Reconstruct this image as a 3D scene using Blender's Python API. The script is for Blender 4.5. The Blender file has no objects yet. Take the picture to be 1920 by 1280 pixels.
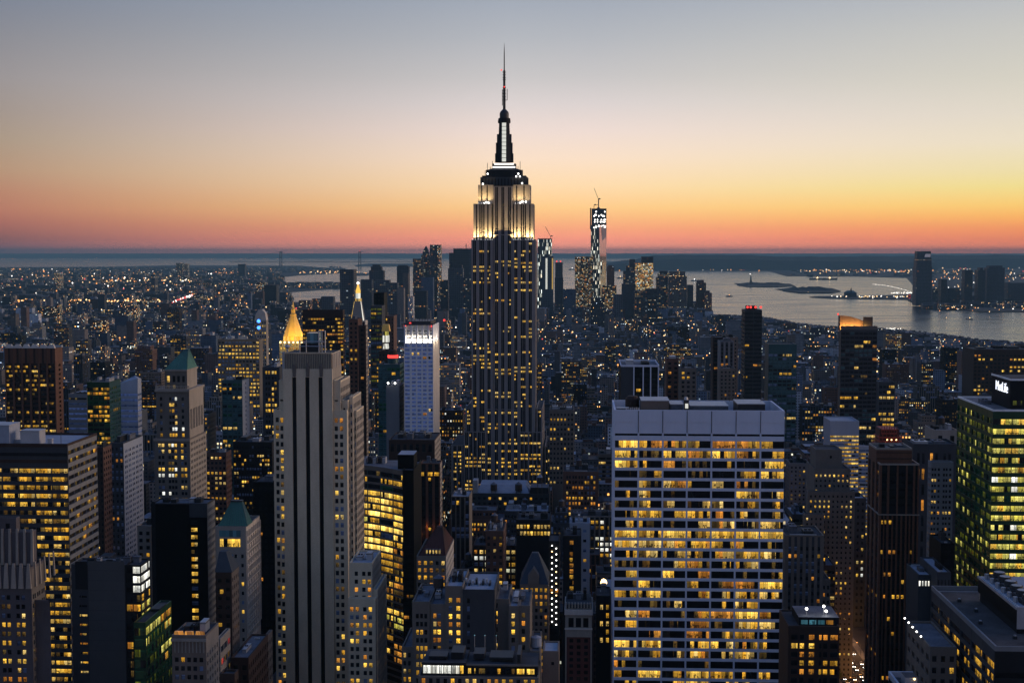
import bpy, math, random
import numpy as np
from mathutils import Vector
from math import sin, cos, tan, atan, atan2, radians, floor, sqrt, pi

S = bpy.context.scene
COL = S.collection
rnd = random.Random(11)

# ------------------------------------------------------------------ camera
FPX, HCAM = 2600.0, 260.0                 # focal length in photo pixels, height of the viewing deck
HAZE, HAZE_COL = 3.0e-5, (0.21, 0.41, 0.49, 1)
AIR = (0.020, 0.043, 0.064)              # what far things fade to through that air
YAW, PITCH = radians(2.86), atan(165 / 2600)
cam = bpy.data.objects.new('camera', bpy.data.cameras.new('camera'))
COL.objects.link(cam)
cam.location = (0, 0, HCAM)
cam.rotation_euler = (pi / 2 - PITCH, 0, YAW)
cam.data.sensor_width = 36.0
cam.data.lens = 36.0 * FPX / 1920
cam.data.clip_start, cam.data.clip_end = 1.0, 200000.0
S.camera = cam
S.view_settings.view_transform = 'Standard'
S.view_settings.look = 'None'
S.view_settings.exposure = 0.0
S.view_settings.gamma = 1.0

# ------------------------------------------------------------------ node helpers
def lin(r, g, b):
    def f(c):
        c /= 255.0
        return c / 12.92 if c <= 0.04045 else ((c + 0.055) / 1.055) ** 2.4
    return (f(r), f(g), f(b), 1.0)

class NT:
    """Small writer for a node tree."""
    def __init__(s, tree):
        s.t = tree
        tree.nodes.clear()
    def n(s, typ, ins=None, **kw):
        nd = s.t.nodes.new(typ)
        for k, v in kw.items():
            setattr(nd, k, v)
        for k, v in (ins or {}).items():
            s.set(nd.inputs[k], v)
        return nd
    def set(s, sock, v):
        if isinstance(v, bpy.types.NodeSocket):
            s.t.links.new(v, sock)
        elif v is not None:
            sock.default_value = v[:3] if sock.type == 'VECTOR' else v
    def m(s, op, a, b=None, c=None, clamp=False):
        nd = s.t.nodes.new('ShaderNodeMath')
        nd.operation = op
        nd.use_clamp = clamp
        for i, v in enumerate((a, b, c)):
            if v is not None:
                s.set(nd.inputs[i], v)
        return nd.outputs[0]
    def vm(s, op, a, b=None):
        nd = s.t.nodes.new('ShaderNodeVectorMath')
        nd.operation = op
        s.set(nd.inputs[0], a)
        if b is not None:
            s.set(nd.inputs[1], b)
        return nd
    def mix(s, f, a, b, blend='MIX'):
        nd = s.t.nodes.new('ShaderNodeMix')
        nd.data_type = 'RGBA'
        nd.blend_type = blend
        nd.clamp_factor = True
        s.set(nd.inputs[0], f)
        s.set(nd.inputs[6], a)
        s.set(nd.inputs[7], b)
        return nd.outputs[2]
    def ramp(s, f, stops, interp='LINEAR'):
        nd = s.t.nodes.new('ShaderNodeValToRGB')
        cr = nd.color_ramp
        cr.interpolation = interp
        while len(cr.elements) < len(stops):
            cr.elements.new(0.5)
        for e, (p, c) in zip(cr.elements, stops):
            e.position = p
            e.color = c if isinstance(c, tuple) else (c, c, c, 1)
        s.set(nd.inputs[0], f)
        return nd.outputs[0]
    def rng(s, v, a, b, c=0.0, d=1.0, smooth=False):
        nd = s.t.nodes.new('ShaderNodeMapRange')
        if smooth:
            nd.interpolation_type = 'SMOOTHSTEP'
        for i, x in enumerate((v, a, b, c, d)):
            s.set(nd.inputs[i], x)
        return nd.outputs[0]
    def wn(s, x, y=0.0, z=0.0):
        cb = s.n('ShaderNodeCombineXYZ', {0: x, 1: y, 2: z})
        return s.n('ShaderNodeTexWhiteNoise', {0: cb.outputs[0]}, noise_dimensions='3D')

# ------------------------------------------------------------------ sky and sun
SUN_AZ, SUN_EL = radians(62), radians(1.5)      # the afterglow is past the right edge of the view
world = bpy.data.worlds.new('World')
S.world = world
world.use_nodes = True
w = NT(world.node_tree)
tc = w.n('ShaderNodeTexCoord')
sp = w.n('ShaderNodeSeparateXYZ', {0: tc.outputs['Generated']})
X_, Y_, Z_ = sp.outputs[0], sp.outputs[1], sp.outputs[2]
hl = w.m('SQRT', w.m('ADD', w.m('MULTIPLY', X_, X_), w.m('MULTIPLY', Y_, Y_)))
sx, sy = sin(SUN_AZ - YAW), cos(SUN_AZ - YAW)
g = w.m('DIVIDE', w.m('ADD', w.m('MULTIPLY', X_, sx), w.m('MULTIPLY', Y_, sy)), hl)
def stops(lst):
    out = []
    for y, c in lst:
        z = max(0.0, (475 - y) / 2600.0)
        T = math.exp(-HAZE * min(46000, 210 / max(z, 1e-4)))        # the air between here and the sky
        k = lin(*c)
        up = 1 + 0.09 * min(1, max(0, (400 - y) / 150.0))
        k = tuple(k[i] * up * (1.0, 0.985, 0.99)[i] for i in range(3))
        out.append((min(1, z / 0.2), tuple(max(0.0, (k[i] - AIR[i] * (1 - T)) / T) for i in range(3)) + (1,)))
    return out
e = w.m('DIVIDE', w.m('MAXIMUM', Z_, 0.0), 0.2, clamp=True)
SKY_L = [(475, (104, 78, 88)), (450, (120, 84, 86)), (420, (160, 103, 94)), (398, (176, 118, 100)), (370, (178, 128, 106)), (330, (174, 142, 118)),
         (280, (162, 144, 127)), (230, (152, 140, 133)), (170, (145, 140, 142)), (100, (131, 132, 140)), (50, (120, 126, 140)), (0, (112, 124, 143))]
SKY_C = [(475, (206, 132, 116)), (450, (232, 142, 120)), (430, (242, 162, 122)), (410, (247, 184, 128)), (390, (250, 202, 138)), (350, (248, 215, 170)),
         (300, (241, 217, 194)), (250, (227, 210, 202)), (200, (209, 201, 200)), (150, (190, 188, 189)), (80, (170, 174, 181)), (0, (150, 159, 173))]
SKY_R = [(475, (196, 112, 92)), (450, (212, 122, 92)), (430, (232, 145, 94)), (410, (242, 175, 98)), (390, (243, 199, 112)), (358, (232, 215, 140)),
         (330, (228, 215, 165)), (280, (223, 213, 190)), (230, (213, 206, 192)), (170, (201, 198, 186)), (80, (186, 187, 184)), (0, (165, 172, 182))]
cl, cc, cr_ = w.ramp(e, stops(SKY_L)), w.ramp(e, stops(SKY_C)), w.ramp(e, stops(SKY_R))
gL, gC, gR = cos(SUN_AZ + radians(20.3)), cos(SUN_AZ), cos(SUN_AZ - radians(20.3))
low = w.mix(w.rng(g, gL, gC), cl, cc)
low = w.mix(w.rng(g, gC + 0.05, gR), low, cr_)
glow = w.rng(g, 0.80, 1.0, 1.0, 2.6, True)
low = w.vm('MULTIPLY', low, w.n('ShaderNodeCombineXYZ', {0: glow, 1: glow, 2: glow}).outputs[0]).outputs[0]
east = w.ramp(e, [(0.0, lin(118, 120, 140)), (0.35, lin(140, 141, 160)), (0.8, lin(144, 148, 169)), (1.0, lin(138, 148, 172))])
low = w.mix(w.rng(g, 0.05, -0.35, 0, 1, True), low, east)
high = w.ramp(w.rng(Z_, 0.2, 1.0), [(0.0, lin(130, 146, 182)), (0.35, lin(94, 122, 172)), (1.0, lin(74, 106, 170))])
sky = w.mix(w.rng(Z_, 0.16, 0.42, 0, 1, True), low, high)
nishita = w.n('ShaderNodeTexSky', sky_type='NISHITA', sun_disc=False, sun_elevation=SUN_EL, sun_rotation=SUN_AZ - YAW, altitude=260)
sky = w.mix(1.0, sky, w.mix(0.985, nishita.outputs[0], (0, 0, 0, 1)), 'ADD')
bg = w.n('ShaderNodeBackground', {0: sky, 1: 1.0})
wo = w.n('ShaderNodeOutputWorld', {0: bg.outputs[0]})

sun = bpy.data.objects.new('sun', bpy.data.lights.new('sun', 'SUN'))
COL.objects.link(sun)
sun.data.energy = 1.7
sun.data.angle = radians(30)
sun.data.color = (1.0, 0.70, 0.50)
sd = Vector((sin(SUN_AZ + radians(22) - YAW) * cos(radians(9)), cos(SUN_AZ + radians(22) - YAW) * cos(radians(9)), sin(radians(9))))
sun.rotation_euler = sd.to_track_quat('Z', 'Y').to_euler()

# ------------------------------------------------------------------ where a photo pixel lies at a real distance
RV = Vector((cos(YAW), sin(YAW), 0))
FV = Vector((-sin(YAW) * cos(PITCH), cos(YAW) * cos(PITCH), -sin(PITCH)))
UV_ = RV.cross(FV)
def ray(px, py):
    return FV + RV * ((px - 960) / FPX) + UV_ * ((640 - py) / FPX)
def at(px, py, Y):                       # point on the ray at grid depth Y
    d = ray(px, py)
    t = Y / d.y
    return (d.x * t, Y, HCAM + d.z * t)
def ground(px, py, z=0.0):
    d = ray(px, py)
    t = (z - HCAM) / d.z
    return (d.x * t, d.y * t)
def depth_at(px, py, X):                 # depth where the ray meets the plane x = X
    d = ray(px, py)
    return d.y * X / d.x
def proj(x, y, z):
    v = Vector((x, y, z - HCAM))
    c = v.dot(FV)
    return 960 + FPX * v.dot(RV) / c, 640 - FPX * v.dot(UV_) / c

# ------------------------------------------------------------------ materials
MATS = {}
def new_mat(name):
    m = bpy.data.materials.new(name)
    m.use_nodes = True
    MATS[name] = m
    return m, NT(m.node_tree)
def out(t, sh):
    t.n('ShaderNodeOutputMaterial', {0: sh})
def surf(name, col, rough=0.8, metal=0.0, var=0.25, scale=0.15, spec=0.3, streak=True):
    """A weathered solid surface: base colour with large stains and fine grain."""
    m, t = new_mat(name)
    geo = t.n('ShaderNodeNewGeometry')
    p = t.vm('MULTIPLY', geo.outputs['Position'], (1, 1, 0.35 if streak else 1)).outputs[0]
    n1 = t.n('ShaderNodeTexNoise', {'Vector': p, 'Scale': scale, 'Detail': 5.0, 'Roughness': 0.65})
    n2 = t.n('ShaderNodeTexNoise', {'Vector': geo.outputs['Position'], 'Scale': 1.7, 'Detail': 3.0})
    f = t.m('ADD', t.m('MULTIPLY', n1.outputs[0], 0.7), t.m('MULTIPLY', n2.outputs[0], 0.3))
    k = t.rng(f, 0.3, 0.7, 1 - var, 1 + var)
    c = t.vm('MULTIPLY', col, t.n('ShaderNodeCombineXYZ', {0: k, 1: k, 2: k}).outputs[0]).outputs[0]
    b = t.n('ShaderNodeBsdfPrincipled', {'Base Color': c, 'Roughness': rough, 'Metallic': metal, 'Specular IOR Level': spec})
    out(t, b.outputs[0])
    return m
def emis(name, col, strength, lightsample=False):
    m, t = new_mat(name)
    b = t.n('ShaderNodeEmission', {0: col, 1: strength})
    out(t, b.outputs[0])
    if not lightsample:
        m.cycles.emission_sampling = 'NONE'
    return m
def lit(name, ca, cb, strength, off=0.12, cell=1.7, low=0.25):
    """A lit room seen through its window: bays of blinds, furniture, ceiling lights."""
    m, t = new_mat(name)
    uv = t.n('ShaderNodeUVMap')
    s_ = t.n('ShaderNodeSeparateXYZ', {0: uv.outputs[0]})
    u, v = s_.outputs[0], s_.outputs[1]
    c = t.m('FLOOR', t.m('DIVIDE', u, cell))
    h = t.wn(c, 3.1)
    hs = t.n('ShaderNodeSeparateColor', {0: h.outputs[1]})
    br = t.rng(hs.outputs[0], off, 1.0, 0.35, 1.0)
    br = t.m('MULTIPLY', br, t.m('GREATER_THAN', hs.outputs[0], off))
    vec = t.n('ShaderNodeCombineXYZ', {0: t.m('MULTIPLY', u, 1.5), 1: t.m('MULTIPLY', v, 2.0), 2: t.m('MULTIPLY', c, 7.3)})
    n = t.n('ShaderNodeTexNoise', {'Vector': vec.outputs[0], 'Scale': 1.0, 'Detail': 2.0, 'Roughness': 0.6})
    big = t.n('ShaderNodeTexNoise', {'Vector': t.n('ShaderNodeCombineXYZ', {0: t.m('MULTIPLY', u, 0.35), 1: 0.5, 2: 1.3}).outputs[0], 'Scale': 1.0, 'Detail': 1.0})
    rooms = t.rng(big.outputs[0], 0.38, 0.62, 0.5, 1.1)
    below = t.m('LESS_THAN', v, t.rng(hs.outputs[2], 0, 1, 0.18, 0.62))           # people and furniture
    desk = t.m('SUBTRACT', 1.0, t.m('MULTIPLY', t.m('MULTIPLY', t.m('GREATER_THAN', n.outputs[0], 0.5), below), 1.0 - low))
    tube = t.m('MULTIPLY', t.m('MULTIPLY', t.m('GREATER_THAN', v, 0.76), t.m('LESS_THAN', v, 0.9)), t.m('LESS_THAN', t.m('FRACT', t.m('ADD', t.m('DIVIDE', u, 0.85), hs.outputs[1])), 0.55))
    ceil = t.m('ADD', 1.0, t.m('MULTIPLY', tube, 0.9))                          # ceiling lights
    fr = t.m('FRACT', t.m('DIVIDE', u, cell))
    mull = t.rng(t.m('ABSOLUTE', t.m('SUBTRACT', fr, 0.5)), 0.455, 0.47, 1.0, 0.12)
    st = t.m('MULTIPLY', t.m('MULTIPLY', t.m('MULTIPLY', br, rooms), t.m('MULTIPLY', desk, ceil)), mull)
    st = t.m('MULTIPLY', st, strength)
    col = t.mix(t.m('ADD', t.m('MULTIPLY', hs.outputs[1], 0.6), t.m('MULTIPLY', n.outputs[0], 0.4)), ca, cb)
    e_ = t.n('ShaderNodeEmission', {0: col, 1: st})
    gl = t.n('ShaderNodeBsdfPrincipled', {'Base Color': (0.006, 0.007, 0.009, 1), 'Roughness': 0.12, 'Specular IOR Level': 0.4})
    ad = t.n('ShaderNodeAddShader', {0: e_.outputs[0], 1: gl.outputs[0]})
    out(t, ad.outputs[0])
    m.cycles.emission_sampling = 'NONE'
    return m
def glass(name, col, rough=0.08, spec=0.5):
    m, t = new_mat(name)
    uv = t.n('ShaderNodeUVMap')
    s_ = t.n('ShaderNodeSeparateXYZ', {0: uv.outputs[0]})
    h = t.wn(t.m('FLOOR', t.m('DIVIDE', s_.outputs[0], 1.7)), 1.7)
    k = t.rng(h.outputs[0], 0, 1, 0.45, 1.6)
    blind = t.rng(s_.outputs[1], t.m('ADD', 0.45, t.m('MULTIPLY', h.outputs[0], 0.5)), t.m('ADD', 0.47, t.m('MULTIPLY', h.outputs[0], 0.5)), 1.0, 2.2)
    k = t.m('MULTIPLY', k, blind)
    c = t.vm('MULTIPLY', col, t.n('ShaderNodeCombineXYZ', {0: k, 1: k, 2: k}).outputs[0]).outputs[0]
    b = t.n('ShaderNodeBsdfPrincipled', {'Base Color': c, 'Roughness': rough, 'Specular IOR Level': spec})
    out(t, b.outputs[0])
    return m

Y1, Y2 = (1.0, 0.51, 0.035, 1), (1.0, 0.72, 0.20, 1)
lit('lit_bright', Y1, (1.0, 0.66, 0.13, 1), 1.45, 0.05, low=0.2)
lit('lit_mid', (1.0, 0.44, 0.025, 1), (1.0, 0.58, 0.07, 1), 0.85, 0.15, low=0.2)
lit('lit_dim', (0.8, 0.36, 0.06, 1), (0.75, 0.54, 0.14, 1), 0.17, 0.3, low=0.2)
lit('lit_orange', (1.0, 0.32, 0.03, 1), (1.0, 0.46, 0.07, 1), 0.7, 0.12, low=0.2)
lit('lit_pale', (1.0, 0.56, 0.08, 1), (1.0, 0.74, 0.27, 1), 1.0, 0.12, low=0.12)
lit('lit_white', (1.0, 0.93, 0.76, 1), (0.95, 1.0, 0.95, 1), 1.6, 0.03, low=0.6)
lit('lit_green', (0.85, 0.72, 0.06, 1), (1.0, 0.90, 0.26, 1), 0.95, 0.08, low=0.25)
lit('lit_cool', (0.86, 0.88, 0.55, 1), (1.0, 0.97, 0.78, 1), 0.75, 0.12, low=0.2)
lit('lit_glow', (1.0, 0.58, 0.07, 1), (1.0, 0.72, 0.2, 1), 2.5, 0.02, low=0.5)
lit('lit_green_dim', (0.40, 0.52, 0.05, 1), (0.62, 0.66, 0.06, 1), 0.17, 0.25, low=0.25)
lit('lit_red', (1.0, 0.05, 0.03, 1), (1.0, 0.12, 0.1, 1), 0.7, 0.1)
lit('lit_teal', (0.1, 0.5, 0.7, 1), (0.25, 0.7, 0.9, 1), 0.3, 0.1)
glass('glass_dark', (0.010, 0.011, 0.014, 1), 0.2, 0.25)
glass('glass_black', (0.004, 0.004, 0.005, 1), 0.3, 0.15)
glass('glass_blue', (0.09, 0.13, 0.22, 1), 0.25, 0.6)
glass('glass_sky', (0.20, 0.28, 0.50, 1), 0.3, 0.6)
glass('glass_teal', (0.03, 0.075, 0.085, 1), 0.2, 0.5)
glass('glass_green', (0.012, 0.062, 0.028, 1), 0.18, 0.4)
WCLS = {'0': 'glass_dark', 'k': 'glass_black', 'u': 'glass_blue', 's': 'glass_sky', 't': 'glass_teal', 'g': 'glass_green', 'b': 'lit_bright', 'm': 'lit_mid',
        'd': 'lit_dim', 'o': 'lit_orange', 'p': 'lit_pale', 'w': 'lit_white', 'y': 'lit_green', 'e': 'lit_green_dim', 'r': 'lit_red', 'c': 'lit_teal', 'f': 'lit_cool', 'x': 'lit_glow'}
surf('lime', (0.25, 0.22, 0.185, 1))
surf('lime_dark', (0.125, 0.11, 0.094, 1))
surf('lime_pale', (0.44, 0.40, 0.35, 1))
surf('esb_stone', (0.22, 0.20, 0.19, 1), var=0.15)
surf('slab_grey', (0.062, 0.065, 0.067, 1), var=0.12)
surf('mauve_stone', (0.075, 0.066, 0.07, 1), var=0.2)
surf('fifth_stone', (0.52, 0.44, 0.31, 1), var=0.2)
surf('travertine', (0.53, 0.565, 0.65, 1), var=0.07)
surf('white_panel', (0.30, 0.33, 0.38, 1), var=0.1)
surf('pale_frame', (0.62, 0.63, 0.66, 1), var=0.08)
surf('grey_panel', (0.16, 0.165, 0.17, 1), var=0.12)
surf('grey_dark', (0.036, 0.039, 0.045, 1), var=0.2)
surf('charcoal', (0.014, 0.014, 0.016, 1), var=0.3, spec=0.12)
surf('black_steel', (0.004, 0.004, 0.0045, 1), 0.6, spec=0.08)
surf('slate', (0.03, 0.038, 0.05, 1), 0.7)
surf('brown', (0.11, 0.052, 0.032, 1), var=0.2)
surf('brown_dark', (0.034, 0.018, 0.013, 1), var=0.25)
surf('brick', (0.10, 0.052, 0.038, 1), var=0.25)
surf('brick_tan', (0.15, 0.115, 0.092, 1), var=0.2)
surf('brick_red', (0.09, 0.03, 0.024, 1), var=0.25)
surf('copper', (0.04, 0.15, 0.115, 1), 0.6, var=0.25)
surf('copper_dark', (0.03, 0.09, 0.10, 1), 0.6, var=0.3)
surf('teal_metal', (0.018, 0.065, 0.072, 1), 0.4, var=0.2)
surf('green_metal', (0.010, 0.048, 0.020, 1), 0.4, var=0.2)
surf('gold', (0.85, 0.50, 0.10, 1), 0.45, var=0.12)
surf('roof_tar', (0.032, 0.036, 0.044, 1), 0.9, var=0.6, streak=False)
surf('roof_grey', (0.095, 0.105, 0.125, 1), 0.9, var=0.6, streak=False)
surf('roof_gravel', (0.055, 0.052, 0.052, 1), 0.95, var=0.6, streak=False)
surf('roof_light', (0.26, 0.29, 0.34, 1), 0.85, var=0.2, streak=False)
surf('roof_red', (0.05, 0.014, 0.013, 1), 0.85, var=0.25)
surf('metal_light', (0.36, 0.37, 0.39, 1), 0.45, 0.4, var=0.2)
surf('metal_dark', (0.03, 0.032, 0.037, 1), 0.5, 0.5, var=0.3)
surf('wood_tank', (0.045, 0.033, 0.027, 1), 0.9, var=0.3)
surf('scaffold_red', (0.30, 0.05, 0.03, 1), 0.7, var=0.25)
surf('steel_dark', (0.02, 0.02, 0.022, 1), 0.6)
surf('asphalt', (0.03, 0.03, 0.034, 1), 0.9, var=0.3, streak=False)
surf('paving', (0.12, 0.12, 0.125, 1), 0.9, var=0.25, streak=False)
surf('paint', (0.7, 0.7, 0.68, 1), 0.7)
emis('lamp_white', (1.0, 0.97, 0.9, 1), 6.0)
emis('lamp_warm', (1.0, 0.66, 0.28, 1), 5.0)
emis('gold_glow', (1.0, 0.58, 0.11, 1), 1.15)  # cupola and pinnacles emit in place of floodlight on their gilding
emis('lamp_orange', (1.0, 0.42, 0.10, 1), 4.0)
emis('lamp_red', (1.0, 0.06, 0.05, 1), 1.8)
emis('lamp_blue', (0.05, 0.22, 1.0, 1), 4.0)
emis('band_white', (1.0, 0.93, 0.88, 1), 1.8)
emis('sign_white', (0.80, 0.86, 1.0, 1), 1.7)

# ------------------------------------------------------------------ mesh writer
class MB:
    def __init__(s):
        s.v, s.f, s.mi, s.uv, s.mats = [], [], [], [], []
    def mat(s, name):
        if name not in s.mats:
            s.mats.append(name)
        return s.mats.index(name)
    def poly(s, pts, mat, uv=None):
        i = len(s.v)
        s.v += [tuple(p) for p in pts]
        s.f.append(tuple(range(i, i + len(pts))))
        s.mi.append(s.mat(mat))
        s.uv += uv if uv else [(p[0] + p[1], p[2]) for p in pts]
        return s
    def box(s, x0, x1, y0, y1, z0, z1, mat, top=None, skip=''):
        if x0 > x1: x0, x1 = x1, x0
        if y0 > y1: y0, y1 = y1, y0
        if x1 - x0 < 1e-4 or y1 - y0 < 1e-4 or z1 - z0 < 1e-4:
            return s
        if 'f' not in skip: s.poly([(x0, y0, z0), (x1, y0, z0), (x1, y0, z1), (x0, y0, z1)], mat)
        if 'r' not in skip: s.poly([(x1, y0, z0), (x1, y1, z0), (x1, y1, z1), (x1, y0, z1)], mat)
        if 'b' not in skip: s.poly([(x1, y1, z0), (x0, y1, z0), (x0, y1, z1), (x1, y1, z1)], mat)
        if 'l' not in skip: s.poly([(x0, y1, z0), (x0, y0, z0), (x0, y0, z1), (x0, y1, z1)], mat)
        if 't' not in skip: s.poly([(x0, y0, z1), (x1, y0, z1), (x1, y1, z1), (x0, y1, z1)], top or mat)
        if 'd' not in skip: s.poly([(x0, y1, z0), (x1, y1, z0), (x1, y0, z0), (x0, y0, z0)], mat)
        return s
    def loft(s, rings, mat, cap=None, base=False):
        """rings: lists of equal length of (x,y,z), counter-clockwise seen from above."""
        n = len(rings[0])
        for a, b in zip(rings, rings[1:]):
            for i in range(n):
                j = (i + 1) % n
                s.poly([a[i], a[j], b[j], b[i]], mat)
        s.poly(rings[-1], cap or mat)
        if base:
            s.poly(rings[0][::-1], mat)
        return s
    def frust(s, a, z0, b, z1, mat, cap=None):
        """a, b = (x0,x1,y0,y1) rectangles at z0 and z1."""
        r = lambda q, z: [(q[0], q[2], z), (q[1], q[2], z), (q[1], q[3], z), (q[0], q[3], z)]
        return s.loft([r(a, z0), r(b, z1)], mat, cap)
    def cyl(s, cx, cy, prof, mat, n=10, cap=None):
        """prof = [(radius, z), ...] from the bottom up."""
        rings = [[(cx + r * cos(2 * pi * k / n), cy + r * sin(2 * pi * k / n), z) for k in range(n)] for r, z in prof]
        return s.loft(rings, mat, cap, base=True)
    def bar(s, p, q, r, mat, n=4):
        p, q = Vector(p), Vector(q)
        d = (q - p).normalized()
        a = d.orthogonal().normalized()
        b = d.cross(a)
        ring = lambda c: [tuple(c + a * r * cos(2 * pi * k / n + pi / 4) + b * r * sin(2 * pi * k / n + pi / 4)) for k in range(n)]
        return s.loft([ring(p), ring(q)], mat, base=True)
    def seams(s, a, z0, b, z1, n, mat, r=0.12):
        """Standing seams up the front and the two flanks of a hipped roof."""
        L = lambda p, q, f: p + (q - p) * f
        for i in range(n + 1):
            f = i / n
            s.bar((L(a[0], a[1], f), a[2], z0), (L(b[0], b[1], f), b[2], z1), r, mat)
            s.bar((a[1], L(a[2], a[3], f), z0), (b[1], L(b[2], b[3], f), z1), r, mat)
            s.bar((a[0], L(a[2], a[3], f), z0), (b[0], L(b[2], b[3], f), z1), r, mat)
        return s
    def ball(s, c, r, mat, n=6):
        prof = [(max(0.02 * r, r * sin(pi * k / 4)), c[2] - r * cos(pi * k / 4)) for k in range(5)]
        return s.cyl(c[0], c[1], prof, mat, n)
    def build(s, name, parent=None, base=None):
        b = base or (Vector(parent['_base']) if parent is not None and '_base' in parent else Vector((0, 0, 0)))
        me = bpy.data.meshes.new(name)
        vv = np.array(s.v, dtype=np.float64) - np.array(b)
        nl = len(s.uv)
        me.vertices.add(len(vv))
        me.vertices.foreach_set('co', vv.astype(np.float32).ravel())
        me.loops.add(nl)
        me.loops.foreach_set('vertex_index', np.concatenate([np.array(f, dtype=np.int32) for f in s.f]))
        tot = np.array([len(f) for f in s.f], dtype=np.int32)
        me.polygons.add(len(s.f))
        me.polygons.foreach_set('loop_start', np.concatenate([[0], np.cumsum(tot)[:-1]]).astype(np.int32))
        me.polygons.foreach_set('loop_total', tot)
        me.polygons.foreach_set('material_index', np.array(s.mi, dtype=np.int32))
        ul = me.uv_layers.new(name='UVMap')
        ul.data.foreach_set('uv', np.array(s.uv, dtype=np.float32).ravel())
        for mn in s.mats:
            me.materials.append(MATS[mn])
        me.update()
        o = bpy.data.objects.new(name, me)
        COL.objects.link(o)
        if parent is not None:
            o.parent = parent
            o['_base'] = tuple(b)
        elif base is not None:
            o.location = b
            o['_base'] = tuple(b)
        return o

def tag(o, label, cat, group=None, kind=None):
    if label: o['label'] = label
    if cat: o['category'] = cat
    if group: o['group'] = group
    if kind: o['kind'] = kind
    return o
def thing(name, label, cat, base, group=None):
    o = bpy.data.objects.new(name, None)
    o.empty_display_size = 1
    COL.objects.link(o)
    o.location = base
    o['_base'] = tuple(base)
    return tag(o, label, cat, group)
def structure(name, mb):
    o = mb.build(name)
    o['kind'] = 'structure'
    return o

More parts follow.
